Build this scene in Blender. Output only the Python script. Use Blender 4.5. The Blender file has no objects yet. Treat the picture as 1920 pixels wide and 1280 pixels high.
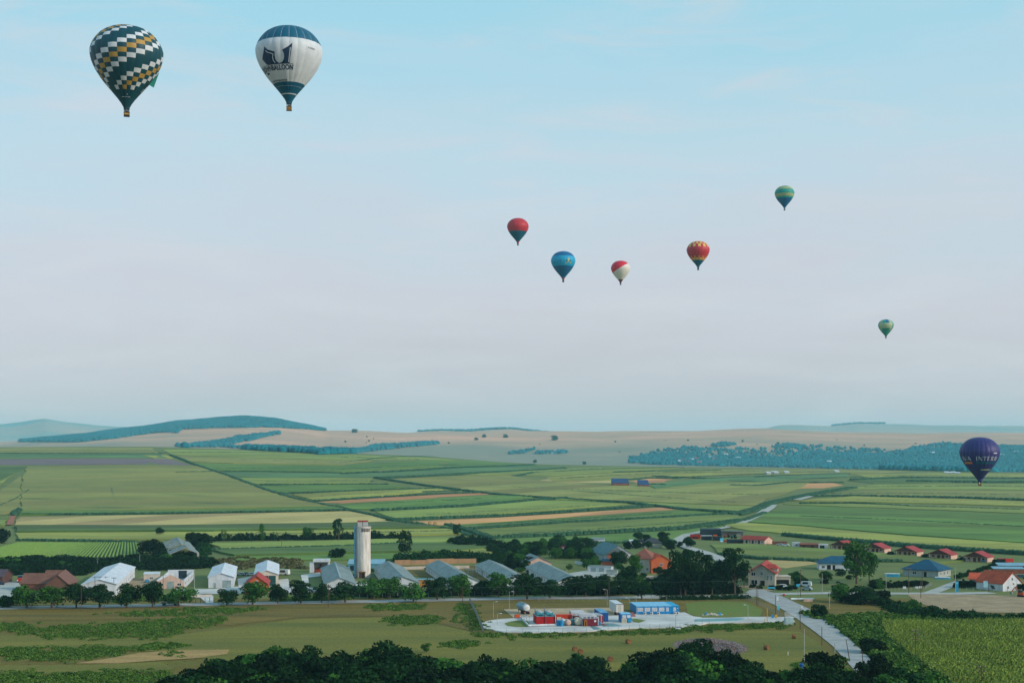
import bpy, bmesh, math, random
import numpy as np
from mathutils import Vector, Matrix

# ------------------------------------------------------------ camera, sky, sun, exposure
SC = bpy.context.scene
COL = SC.collection
FPX, CX, HY, CAMZ = 2666.7, 960.0, 850.0, 56.0      # focal length in photo pixels, principal column, horizon row, eye height
cam = bpy.data.cameras.new('camera'); cam.lens = 50.0; cam.sensor_width = 36.0
cam.shift_y = (HY - 640.0) / 1920.0
cam.clip_start = 1.0; cam.clip_end = 60000.0
camo = bpy.data.objects.new('camera', cam); COL.objects.link(camo)
camo.location = (0, 0, CAMZ); camo.rotation_euler = (math.pi / 2, 0, 0)
SC.camera = camo

SUN_EL, SUN_AZ = math.radians(24), math.radians(114)   # azimuth clockwise from +Y (view direction)
W = bpy.data.worlds.new('World'); SC.world = W; W.use_nodes = True
nt = W.node_tree; nt.nodes.clear(); N = nt.nodes.new; L = nt.links.new
sky = N('ShaderNodeTexSky'); sky.sky_type = 'NISHITA'; sky.sun_disc = False
sky.sun_elevation = SUN_EL; sky.sun_rotation = SUN_AZ; sky.altitude = 300
sky.air_density = 1.0; sky.dust_density = 1.0; sky.ozone_density = 2.0
bg1 = N('ShaderNodeBackground'); bg1.inputs[1].default_value = 0.10
L(sky.outputs[0], bg1.inputs[0])
geo = N('ShaderNodeNewGeometry')                     # thin high veil of cloud: pale blue above, lavender grey low down
sep = N('ShaderNodeSeparateXYZ'); L(geo.outputs['Incoming'], sep.inputs[0])
neg = N('ShaderNodeMath'); neg.operation = 'MULTIPLY'; neg.inputs[1].default_value = -1.0; L(sep.outputs[2], neg.inputs[0])
mp = N('ShaderNodeMapping'); mp.inputs['Scale'].default_value = (3.0, 3.0, 16.0); L(geo.outputs['Incoming'], mp.inputs[0])
nz = N('ShaderNodeTexNoise'); nz.inputs['Scale'].default_value = 1.4; nz.inputs['Detail'].default_value = 7; nz.inputs['Roughness'].default_value = 0.55
nz.inputs['Distortion'].default_value = 0.4
L(mp.outputs[0], nz.inputs['Vector'])
jit = N('ShaderNodeMath'); jit.operation = 'MULTIPLY_ADD'; jit.inputs[1].default_value = 0.13; L(nz.outputs[0], jit.inputs[0])
off = N('ShaderNodeMath'); off.operation = 'ADD'; off.inputs[1].default_value = -0.065; L(neg.outputs[0], off.inputs[0]); L(off.outputs[0], jit.inputs[2])
rmp = N('ShaderNodeValToRGB'); cr = rmp.color_ramp
cr.elements[0].position = 0.0; cr.elements[0].color = (0.630, 0.600, 0.640, 1)
cr.elements[1].position = 1.0; cr.elements[1].color = (0.230, 0.540, 0.760, 1)
for p_, c_ in ((0.05, (0.690, 0.640, 0.685, 1)), (0.10, (0.740, 0.705, 0.765, 1)), (0.15, (0.690, 0.755, 0.825, 1)), (0.21, (0.620, 0.800, 0.890, 1)), (0.30, (0.430, 0.790, 0.930, 1))):
    e_ = cr.elements.new(p_); e_.color = c_
L(jit.outputs[0], rmp.inputs[0])
mp2 = N('ShaderNodeMapping'); mp2.inputs['Scale'].default_value = (2.2, 2.2, 13.0); mp2.inputs['Rotation'].default_value = (0.0, 0.12, 0.0); mp2.inputs['Location'].default_value = (3.1, 1.7, 0.4); L(geo.outputs['Incoming'], mp2.inputs[0])
nz2 = N('ShaderNodeTexNoise'); nz2.inputs['Scale'].default_value = 2.6; nz2.inputs['Detail'].default_value = 9; nz2.inputs['Roughness'].default_value = 0.6; nz2.inputs['Distortion'].default_value = 0.9; L(mp2.outputs[0], nz2.inputs['Vector'])
wr = N('ShaderNodeMapRange'); wr.inputs[1].default_value = 0.50; wr.inputs[2].default_value = 0.74; wr.inputs[4].default_value = 0.55; L(nz2.outputs[0], wr.inputs[0])
wm_ = N('ShaderNodeMix'); wm_.data_type = 'RGBA'; wm_.inputs[7].default_value = (0.80, 0.79, 0.82, 1); L(wr.outputs[0], wm_.inputs[0]); L(rmp.outputs[0], wm_.inputs[6])
bg2 = N('ShaderNodeBackground'); bg2.inputs[1].default_value = 1.0; L(wm_.outputs[2], bg2.inputs[0])
mxs = N('ShaderNodeMixShader'); mxs.inputs[0].default_value = 0.80
L(bg1.outputs[0], mxs.inputs[1]); L(bg2.outputs[0], mxs.inputs[2])
wo = N('ShaderNodeOutputWorld'); L(mxs.outputs[0], wo.inputs[0])

sun = bpy.data.lights.new('sun', 'SUN'); sun.energy = 3.2; sun.angle = math.radians(2.0); sun.color = (1.0, 0.86, 0.73)
suno = bpy.data.objects.new('sun', sun); COL.objects.link(suno)
sdir = Vector((math.sin(SUN_AZ) * math.cos(SUN_EL), math.cos(SUN_AZ) * math.cos(SUN_EL), math.sin(SUN_EL)))
suno.rotation_euler = (-sdir).to_track_quat('-Z', 'Y').to_euler(); suno.location = (300, -200, 300)

SC.view_settings.view_transform = 'Standard'; SC.view_settings.look = 'None'
SC.view_settings.exposure = 0.0; SC.view_settings.gamma = 1.0; SC.view_settings.use_curve_mapping = False
SC.cycles.max_bounces = 6; SC.cycles.diffuse_bounces = 2; SC.cycles.glossy_bounces = 2
SC.cycles.transmission_bounces = 2; SC.cycles.transparent_max_bounces = 6; SC.cycles.volume_bounces = 1
SC.cycles.use_denoising = True

# ------------------------------------------------------------ helpers
random.seed(7); RNG = np.random.default_rng(7)
def lin(c):
    if isinstance(c, str):
        c = [int(c[i:i + 2], 16) / 255 for i in (1, 3, 5)]
        c = [v / 12.92 if v <= 0.04045 else ((v + 0.055) / 1.055) ** 2.4 for v in c]
    return tuple(c[:3])
MATS = {}
def mat(name, c, rough=0.8, var=0.22, scale=0.6, metal=0.0, stretch=(1, 1, 1), rot=0.0, bump=0.0, c2=None, spec=0.3, island=0.0, objvar=0.0, detail=6, fine=0.0):
    """plain procedural surface: base colour broken up by noise, optional second colour, per-island / per-object variation"""
    if name in MATS: return MATS[name]
    m = bpy.data.materials.new(name); MATS[name] = m; m.use_nodes = True
    t = m.node_tree; b = t.nodes['Principled BSDF']
    b.inputs['Roughness'].default_value = rough; b.inputs['Metallic'].default_value = metal
    b.inputs['Specular IOR Level'].default_value = spec
    c = lin(c); c2 = lin(c2) if c2 else tuple(v * (1 - var * 1.6) for v in c)
    tc = t.nodes.new('ShaderNodeTexCoord'); mpn = t.nodes.new('ShaderNodeMapping')
    mpn.inputs['Scale'].default_value = stretch; mpn.inputs['Rotation'].default_value = (0, 0, rot)
    t.links.new(tc.outputs['Object'], mpn.inputs[0])
    n = t.nodes.new('ShaderNodeTexNoise'); n.inputs['Scale'].default_value = scale; n.inputs['Detail'].default_value = detail; n.inputs['Roughness'].default_value = 0.62
    t.links.new(mpn.outputs[0], n.inputs['Vector'])
    r = t.nodes.new('ShaderNodeMapRange'); r.inputs[1].default_value = 0.33; r.inputs[2].default_value = 0.67
    t.links.new(n.outputs[0], r.inputs[0])
    fac = r.outputs[0]
    mx = t.nodes.new('ShaderNodeMix'); mx.data_type = 'RGBA'
    mx.inputs[6].default_value = (*c2, 1); mx.inputs[7].default_value = (*[min(1, v * (1 + var * 0.5)) for v in c], 1)
    t.links.new(fac, mx.inputs[0]); out = mx.outputs[2]
    def hsv(val_socket, amt):
        nonlocal out
        mr = t.nodes.new('ShaderNodeMapRange'); mr.inputs[3].default_value = 1 - amt; mr.inputs[4].default_value = 1 + amt
        t.links.new(val_socket, mr.inputs[0])
        h = t.nodes.new('ShaderNodeHueSaturation'); t.links.new(mr.outputs[0], h.inputs['Value']); t.links.new(out, h.inputs['Color']); out = h.outputs[0]
    if fine:
        n3 = t.nodes.new('ShaderNodeTexNoise'); n3.inputs['Scale'].default_value = 1.1; n3.inputs['Detail'].default_value = 8; n3.inputs['Roughness'].default_value = 0.75
        t.links.new(tc.outputs['Object'], n3.inputs['Vector'])
        mr3 = t.nodes.new('ShaderNodeMapRange'); mr3.inputs[1].default_value = 0.3; mr3.inputs[2].default_value = 0.7
        t.links.new(n3.outputs[0], mr3.inputs[0]); hsv(mr3.outputs[0], fine)
    if island:
        g = t.nodes.new('ShaderNodeNewGeometry'); hsv(g.outputs['Random Per Island'], island)
    if objvar:
        oi = t.nodes.new('ShaderNodeObjectInfo'); hsv(oi.outputs['Random'], objvar)
    t.links.new(out, b.inputs['Base Color'])
    if bump:
        bp = t.nodes.new('ShaderNodeBump'); bp.inputs['Strength'].default_value = bump; bp.inputs['Distance'].default_value = 0.3
        n2 = t.nodes.new('ShaderNodeTexNoise'); n2.inputs['Scale'].default_value = max(1.5, scale * 3); n2.inputs['Detail'].default_value = 8
        t.links.new(mpn.outputs[0], n2.inputs['Vector']); t.links.new(n2.outputs[0], bp.inputs['Height']); t.links.new(bp.outputs[0], b.inputs['Normal'])
    return m
def link(o, parent=None):
    COL.objects.link(o)
    if parent is not None: o.parent = parent
    return o
def tag(o, label=None, cat=None, group=None, kind=None):
    if label: o['label'] = label
    if cat: o['category'] = cat
    if group: o['group'] = group
    if kind: o['kind'] = kind
    return o
def empty(name, loc, rz=0.0, label=None, cat=None, group=None):
    o = bpy.data.objects.new(name, None); COL.objects.link(o); o.location = loc; o.rotation_euler = (0, 0, rz)
    return tag(o, label, cat, group)
class MB:
    """collects boxes, prisms and tubes, then links them as one mesh object"""
    def __init__(s): s.v = []; s.f = []; s.m = []; s.mi = 0
    def add(s, vs, fs):
        k = len(s.v); s.v += [tuple(p) for p in vs]; s.f += [tuple(i + k for i in q) for q in fs]; s.m += [s.mi] * len(fs); return s
    def box(s, x0, x1, y0, y1, z0, z1, M=None):
        vs = [Vector((x, y, z)) for z in (z0, z1) for (x, y) in ((x0, y0), (x1, y0), (x1, y1), (x0, y1))]
        if M is not None: vs = [M @ v for v in vs]
        return s.add(vs, [(3, 2, 1, 0), (4, 5, 6, 7), (0, 1, 5, 4), (1, 2, 6, 5), (2, 3, 7, 6), (3, 0, 4, 7)])
    def tube(s, p, q, r, r2=None, n=6, cap=True):
        p = Vector(p); q = Vector(q); r2 = r if r2 is None else r2
        d = (q - p).normalized(); a = d.orthogonal().normalized(); b = d.cross(a)
        vs = []
        for c, rr in ((p, r), (q, r2)):
            for i in range(n):
                t = 2 * math.pi * i / n; vs.append(c + a * (rr * math.cos(t)) + b * (rr * math.sin(t)))
        fs = [(i, (i + 1) % n, n + (i + 1) % n, n + i) for i in range(n)]
        if cap: fs += [tuple(range(n - 1, -1, -1)), tuple(range(n, 2 * n))]
        return s.add(vs, fs)
    def path(s, pts, r, n=5):
        for a, b in zip(pts[:-1], pts[1:]): s.tube(a, b, r, n=n)
        return s
    def prism(s, poly, y0, y1):      # polygon in x,z swept along y
        n = len(poly)
        vs = [(x, y0, z) for x, z in poly] + [(x, y1, z) for x, z in poly]
        return s.add(vs, [tuple(range(n)), tuple(range(2 * n - 1, n - 1, -1))] + [(i, n + i, n + (i + 1) % n, (i + 1) % n) for i in range(n)])
    def lathe(s, prof, n=16, c=(0, 0, 0), axis='z'):
        vs = []
        for r, z in prof:
            for i in range(n):
                t = 2 * math.pi * i / n; x, y = r * math.cos(t), r * math.sin(t)
                vs.append((c[0] + x, c[1] + y, c[2] + z) if axis == 'z' else ((c[0] + x, c[1] + z, c[2] + y) if axis == 'y' else (c[0] + z, c[1] + x, c[2] + y)))
        fs = [(k * n + i, k * n + (i + 1) % n, (k + 1) * n + (i + 1) % n, (k + 1) * n + i) for k in range(len(prof) - 1) for i in range(n)]
        fs += [tuple(range(n - 1, -1, -1)), tuple(range((len(prof) - 1) * n, len(prof) * n))]
        return s.add(vs, fs)
    def build(s, name, mats, parent=None, smooth=False, **k):
        me = bpy.data.meshes.new(name); me.from_pydata(s.v, [], s.f)
        if not isinstance(mats, (list, tuple)): mats = [mats]
        for m in mats: me.materials.append(m)
        if len(mats) > 1: me.polygons.foreach_set('material_index', s.m)
        bmx = bmesh.new(); bmx.from_mesh(me); bmesh.ops.recalc_face_normals(bmx, faces=bmx.faces); bmx.to_mesh(me); bmx.free()
        if smooth: me.polygons.foreach_set('use_smooth', [True] * len(me.polygons))
        o = bpy.data.objects.new(name, me); link(o, parent)
        return tag(o, **k)
def quads_mesh(name, V, mats, mi=None, tris=False):
    """V: (n,4,3) array of loose quads -> mesh data"""
    n, k = V.shape[:2]
    me = bpy.data.meshes.new(name); me.vertices.add(n * k); me.vertices.foreach_set('co', V.reshape(-1))
    me.loops.add(n * k); me.loops.foreach_set('vertex_index', np.arange(n * k, dtype=np.int32))
    me.polygons.add(n); me.polygons.foreach_set('loop_start', np.arange(0, n * k, k, dtype=np.int32))
    me.polygons.foreach_set('loop_total', np.full(n, k, dtype=np.int32))
    for m in (mats if isinstance(mats, (list, tuple)) else [mats]): me.materials.append(m)
    if mi is not None: me.polygons.foreach_set('material_index', np.asarray(mi, dtype=np.int32))
    me.update(); me.validate(); return me
def grid_mesh(name, V, F, mats, mi=None):
    V = np.asarray(V, dtype=np.float64); F = np.asarray(F, dtype=np.int32); n, k = F.shape
    me = bpy.data.meshes.new(name); me.vertices.add(len(V)); me.vertices.foreach_set('co', V.reshape(-1))
    me.loops.add(n * k); me.loops.foreach_set('vertex_index', F.reshape(-1))
    me.polygons.add(n); me.polygons.foreach_set('loop_start', np.arange(0, n * k, k, dtype=np.int32))
    me.polygons.foreach_set('loop_total', np.full(n, k, dtype=np.int32))
    for m in (mats if isinstance(mats, (list, tuple)) else [mats]): me.materials.append(m)
    if mi is not None: me.polygons.foreach_set('material_index', np.asarray(mi, dtype=np.int32))
    me.update(); return me

# ------------------------------------------------------------ the lie of the land: one height function
def tab(rows, d):
    px = np.array([r[0] for r in rows], float); py = np.array([r[1] for r in rows], float)
    return (px - CX) / FPX, CAMZ + (HY - py) * d / FPX
D_K = [886, 2860, 4150, 7150, 8220, 9300, 11000, 12860, 17900]
CREST = [(-300, 842), (0, 838), (280, 837), (420, 841), (560, 846), (700, 851), (830, 857), (940, 866), (1020, 870), (1200, 874), (1500, 879), (1900, 886), (2200, 890)]
RIDGE = [(-300, 835), (0, 831), (60, 826), (100, 822), (200, 809), (270, 803), (330, 793), (400, 789), (460, 786), (520, 789), (580, 800), (612, 807), (680, 809), (750, 811), (1000, 810), (1250, 808), (1430, 806), (1600, 811), (1920, 813), (2200, 815)]
BUMP = [(-300, 840), (700, 840), (760, 812), (830, 807), (880, 809), (960, 805), (1010, 809), (1050, 813), (1120, 840), (2200, 840)]
FARR = [(-300, 798), (0, 795), (40, 792), (85, 785), (130, 791), (180, 797), (270, 801), (400, 830), (1350, 830), (1400, 812), (1435, 803), (1460, 797), (1500, 796), (1560, 799), (1610, 794), (1680, 796), (1800, 797), (1920, 799), (2200, 801)]
VAL = [(p, 850 + (y - 850) + 9) for p, y in CREST]
K_T = [None, tab(CREST, 2860), tab(VAL, 4150), tab(RIDGE, 7150), tab([(p, y + 13) for p, y in RIDGE], 8220), tab(BUMP, 9300), tab([(-300, 845), (2200, 845)], 11000), tab(FARR, 12860), None]
def terrain(x, y):
    x = np.asarray(x, float); y = np.asarray(y, float)
    u = np.clip(x / np.maximum(y, 60.0), -0.75, 0.75)
    zk = [np.zeros_like(u) if t is None else np.interp(u, t[0], t[1]) for t in K_T]
    z = np.zeros_like(u)
    for k in range(len(D_K) - 1):
        a, b = D_K[k], D_K[k + 1]
        t = np.clip((y - a) / (b - a), 0, 1); w = 0.5 - 0.5 * np.cos(np.pi * t)
        z = z + (zk[k + 1] - zk[k]) * w
    far = np.clip((y - 1000) / 2100, 0, 1); vf = np.clip((y - 3860) / 1700, 0, 1)
    z = z + far * 1.3 * np.sin(x / 190 + 1.7 * np.sin(y / 420)) * np.sin(y / 330 + 0.8)
    z = z + vf * (5.0 * np.sin(x / 210 + 2 * np.sin(y / 500)) * np.sin(y / 260 + np.sin(x / 330)) + 2.5 * np.sin(x / 83 + y / 140))
    return z
def tz(x, y): return float(terrain(x, y))
_T = np.concatenate([np.geomspace(120, 18500, 900)])
def P(px, py, h=0.0, dmax=None):
    """world point on the ground (or h metres above it) seen at a photo pixel"""
    u = (px - CX) / FPX; s = (HY - py) / FPX
    g = terrain(u * _T, _T) + h - (CAMZ + s * _T)
    k = np.nonzero(g >= 0)[0]
    if len(k) == 0 or (dmax and _T[k[0]] > dmax):
        d = dmax or 17000.0
    else:
        i = max(k[0], 1); t = np.linspace(_T[i - 1], _T[i], 120)
        g = terrain(u * t, t) + h - (CAMZ + s * t); j = max(int(np.argmax(g >= 0)), 1)
        d = t[j - 1] + (t[j] - t[j - 1]) * (0 - g[j - 1]) / (g[j] - g[j - 1] + 1e-12)
    return Vector((u * d, d, CAMZ + s * d - h)) if not (dmax and d == dmax) else Vector((u * d, d, tz(u * d, d)))
def at(px, py, d):
    """point seen at a photo pixel, d metres down the view axis"""
    return Vector(((px - CX) / FPX * d, d, CAMZ + (HY - py) / FPX * d))
def ppm(y): return FPX / y           # photo pixels per metre at depth y
# ------------------------------------------------------------ ground sheet
m_meadow = mat('meadow', '#605c1c', 0.95, c2='#68561e', scale=0.05, stretch=(0.5, 1.6, 1), bump=0.5, fine=0.35)
m_farm = mat('farmland', '#687038', 0.95, c2='#586634', scale=0.02, stretch=(0.5, 1.5, 1), fine=0.2)
m_hill = mat('hill_grass', '#d09a7c', 0.95, c2='#a88c72', scale=0.0022, stretch=(0.6, 2.4, 1), fine=0.12, detail=9)
def hill_mat():
    """dry pinkish pasture on the high ground, greener and bluer low down"""
    t = m_hill.node_tree; b = t.nodes['Principled BSDF']; src = b.inputs['Base Color'].links[0].from_socket
    g = t.nodes.new('ShaderNodeNewGeometry'); sp = t.nodes.new('ShaderNodeSeparateXYZ'); t.links.new(g.outputs['Position'], sp.inputs[0])
    nn = t.nodes.new('ShaderNodeTexNoise'); nn.inputs['Scale'].default_value = 0.0016; nn.inputs['Detail'].default_value = 7; t.links.new(g.outputs['Position'], nn.inputs['Vector'])
    ad = t.nodes.new('ShaderNodeMath'); ad.operation = 'MULTIPLY_ADD'; ad.inputs[1].default_value = 170; t.links.new(nn.outputs[0], ad.inputs[0]); t.links.new(sp.outputs[2], ad.inputs[2])
    r = t.nodes.new('ShaderNodeMapRange'); r.inputs[1].default_value = 140; r.inputs[2].default_value = 205; t.links.new(ad.outputs[0], r.inputs[0])
    mx = t.nodes.new('ShaderNodeMix'); mx.data_type = 'RGBA'; mx.inputs[6].default_value = (*lin('#84806c'), 1); t.links.new(r.outputs[0], mx.inputs[0]); t.links.new(src, mx.inputs[7]); t.links.new(mx.outputs[2], b.inputs['Base Color'])
hill_mat()
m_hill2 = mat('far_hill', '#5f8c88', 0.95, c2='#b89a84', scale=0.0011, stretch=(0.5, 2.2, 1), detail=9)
def make_ground():
    nu, nd = 420, 560
    us = np.linspace(-0.5, 0.5, nu)
    ys = np.concatenate([np.linspace(-500, 60, 24, endpoint=False), np.geomspace(60, 17700, nd)])
    U, Y = np.meshgrid(us, ys); X = U * (Y + 620.0)
    Z = terrain(X, Y)
    V = np.stack([X, Y, Z], -1).reshape(-1, 3)
    r, c = len(ys), nu
    i = np.arange(r - 1)[:, None] * c + np.arange(c - 1)[None, :]
    F = np.stack([i, i + 1, i + c + 1, i + c], -1).reshape(-1, 4)
    yc = np.repeat(0.5 * (ys[:-1] + ys[1:]), c - 1)
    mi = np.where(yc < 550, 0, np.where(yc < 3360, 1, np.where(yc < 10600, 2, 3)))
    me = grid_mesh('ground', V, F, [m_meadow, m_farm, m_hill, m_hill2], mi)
    me.polygons.foreach_set('use_smooth', [True] * len(me.polygons))
    tag(link(bpy.data.objects.new('ground', me)), kind='structure')
make_ground()

# ------------------------------------------------------------ sheets and crop blocks draped on the ground
_eps = [0]
def drape(name, pts, h, m, cell=None, kind='structure', side=True, world=False, **k):
    """outline (photo pixels or world xy) laid over the ground, its top h metres up, with sides down to the soil"""
    pw = [Vector((p[0], p[1], 0)) for p in pts] if world else [P(*p, dmax=3720) for p in pts]
    _eps[0] += 1; h = h + 0.003 * (_eps[0] % 40)
    ys = [p.y for p in pw]; xs = [p.x for p in pw]
    dm = sum(ys) / len(ys)
    cy = cell or max(7.0, dm / 34)
    bm = bmesh.new(); vs = [bm.verts.new((p.x, p.y, 0)) for p in pw]; bm.faces.new(vs)
    def cuts(lo, hi, step, nrm, mk):
        n = int((hi - lo) / step)
        for q in range(1, n + 1):
            g = bm.verts[:] + bm.edges[:] + bm.faces[:]
            bmesh.ops.bisect_plane(bm, geom=g, plane_co=mk(lo + q * (hi - lo) / (n + 1)), plane_no=nrm)
    cuts(min(ys), max(ys), cy, (0, 1, 0), lambda t: (0, t, 0))
    cuts(min(xs), max(xs), cy * 1.6, (1, 0, 0), lambda t: (t, 0, 0))
    bmesh.ops.triangulate(bm, faces=bm.faces[:])
    bmesh.ops.recalc_face_normals(bm, faces=bm.faces[:])
    if sum(f.normal.z * f.calc_area() for f in bm.faces) < 0: bmesh.ops.reverse_faces(bm, faces=bm.faces[:])
    bm.verts.ensure_lookup_table()
    arr = np.array([(v.co.x, v.co.y) for v in bm.verts]); z = terrain(arr[:, 0], arr[:, 1])
    for v, zz in zip(bm.verts, z): v.co.z = zz + h
    if side and h > .1:
        for v in bm.verts:
            if v.is_boundary: v.co.x += random.uniform(-1, 1) * dm / 900; v.co.y += random.uniform(-1, 1) * dm / 500
    if side:
        be = [e for e in bm.edges if e.is_boundary]; low = {}
        for e in be:
            for v in e.verts:
                if v not in low: low[v] = bm.verts.new((v.co.x, v.co.y, v.co.z - h - 0.4))
        for e in be:
            l = e.link_loops[0]; a, b = l.vert, l.link_loop_next.vert
            bm.faces.new((b, a, low[a], low[b]))
    me = bpy.data.meshes.new(name); bm.to_mesh(me); bm.free(); me.materials.append(m)
    return tag(link(bpy.data.objects.new(name, me)), kind=kind, **k)
def strip(name, pts, w, h, m, lift=0.0, kind='structure', step=12.0):
    """a band of width w metres (or a list of widths) following a photo-pixel line over the ground"""
    pw = [P(*p, dmax=3720) for p in pts]; out = []
    ws = w if isinstance(w, (list, tuple)) else [w] * len(pw)
    for (a, b), (wa, wb) in zip(zip(pw[:-1], pw[1:]), zip(ws[:-1], ws[1:])):
        n = max(1, int((b - a).length / step))
        for q in range(n): out.append((a.lerp(b, q / n), wa + (wb - wa) * q / n))
    out.append((pw[-1], ws[-1]))
    Vv = []; 
    for i, (p, ww) in enumerate(out):
        a = out[max(i - 1, 0)][0]; b = out[min(i + 1, len(out) - 1)][0]
        d = (b - a); d.z = 0; d.normalize(); nrm = Vector((-d.y, d.x, 0)) * (ww / 2)
        for q in (p + nrm, p, p - nrm): Vv.append((q.x, q.y, tz(q.x, q.y) + lift))
    F = [(3 * i + j, 3 * i + j + 1, 3 * i + j + 4, 3 * i + j + 3) for i in range(len(out) - 1) for j in (0, 1)]
    me = bpy.data.meshes.new(name); me.from_pydata(Vv, [], [f[::-1] for f in F]); me.materials.append(m)
    me.update()
    if me.polygons[0].normal.z < 0: me.flip_normals()
    return tag(link(bpy.data.objects.new(name, me)), kind=kind)

A_D = math.radians(10)
def crop(name, c, c2, mul=(.90, .88, .60), st=(0.30, 0.55, 1), sc=0.05, fine=0.35):
    """crop colour; returns one material per lie of the strips (L, C, R), each sown in bands that differ a little"""
    c, c2 = (tuple(v * k for v, k in zip(lin(q), mul)) for q in (c, c2)); out = {}
    for key, ang, wd in (('L', 9, 60.0), ('C', 60, 46.0), ('R', -36, 60.0)):
        m = mat(name + '_' + key, c, 0.95, c2=c2, scale=sc, stretch=st, rot=math.radians(ang), fine=fine, bump=0.3)
        t = m.node_tree; b = t.nodes['Principled BSDF']; src = b.inputs['Base Color'].links[0].from_socket
        tc = t.nodes.new('ShaderNodeTexCoord'); mp = t.nodes.new('ShaderNodeMapping'); mp.inputs['Rotation'].default_value = (0, 0, -math.radians(ang)); t.links.new(tc.outputs['Object'], mp.inputs[0])
        sp = t.nodes.new('ShaderNodeSeparateXYZ'); t.links.new(mp.outputs[0], sp.inputs[0])
        wob = t.nodes.new('ShaderNodeTexNoise'); wob.inputs['Scale'].default_value = 0.004; t.links.new(tc.outputs['Object'], wob.inputs['Vector'])
        ad = t.nodes.new('ShaderNodeMath'); ad.operation = 'MULTIPLY_ADD'; ad.inputs[1].default_value = 60; t.links.new(wob.outputs[0], ad.inputs[0]); t.links.new(sp.outputs[1], ad.inputs[2])
        dv = t.nodes.new('ShaderNodeMath'); dv.operation = 'DIVIDE'; dv.inputs[1].default_value = wd; t.links.new(ad.outputs[0], dv.inputs[0])
        fl = t.nodes.new('ShaderNodeMath'); fl.operation = 'FLOOR'; t.links.new(dv.outputs[0], fl.inputs[0])
        wn = t.nodes.new('ShaderNodeTexWhiteNoise'); wn.noise_dimensions = '1D'; t.links.new(fl.outputs[0], wn.inputs['W'])
        mr = t.nodes.new('ShaderNodeMapRange'); mr.inputs[3].default_value = 0.76; mr.inputs[4].default_value = 1.18; t.links.new(wn.outputs[0], mr.inputs[0])
        hs = t.nodes.new('ShaderNodeHueSaturation'); t.links.new(mr.outputs[0], hs.inputs['Value']); t.links.new(src, hs.inputs['Color'])
        mh = t.nodes.new('ShaderNodeMapRange'); mh.inputs[3].default_value = 0.49; mh.inputs[4].default_value = 0.512; sx = t.nodes.new('ShaderNodeSeparateColor'); t.links.new(wn.outputs['Color'], sx.inputs[0]); t.links.new(sx.outputs[1], mh.inputs[0]); t.links.new(mh.outputs[0], hs.inputs['Hue'])
        t.links.new(hs.outputs[0], b.inputs['Base Color']); out[key] = m
    return out
c_olive = crop('crop_olive', '#908c56', '#7c824e')
c_green = crop('crop_green', '#728a48', '#5c783e', (.72, .81, .50))
c_green2 = crop('crop_green_pale', '#8c9854', '#768648')
c_deep = crop('crop_deep', '#587240', '#486038')
c_teal = crop('crop_bluegreen', '#5c7e5a', '#4c7050')
c_maize = crop('crop_maize', '#7c8a4a', '#5c703c')
c_tan = crop('stubble', '#b8a070', '#aa9664', (.92, .95, .80))
c_tan2 = crop('stubble_red', '#c29068', '#b48a5e', (1.1, 1, .85))
c_plow = crop('ploughed', '#7a6468', '#6e6266', (.9, .9, .9))
c_yel = crop('crop_yellowgreen', '#9a9c54', '#86894a')
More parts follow.
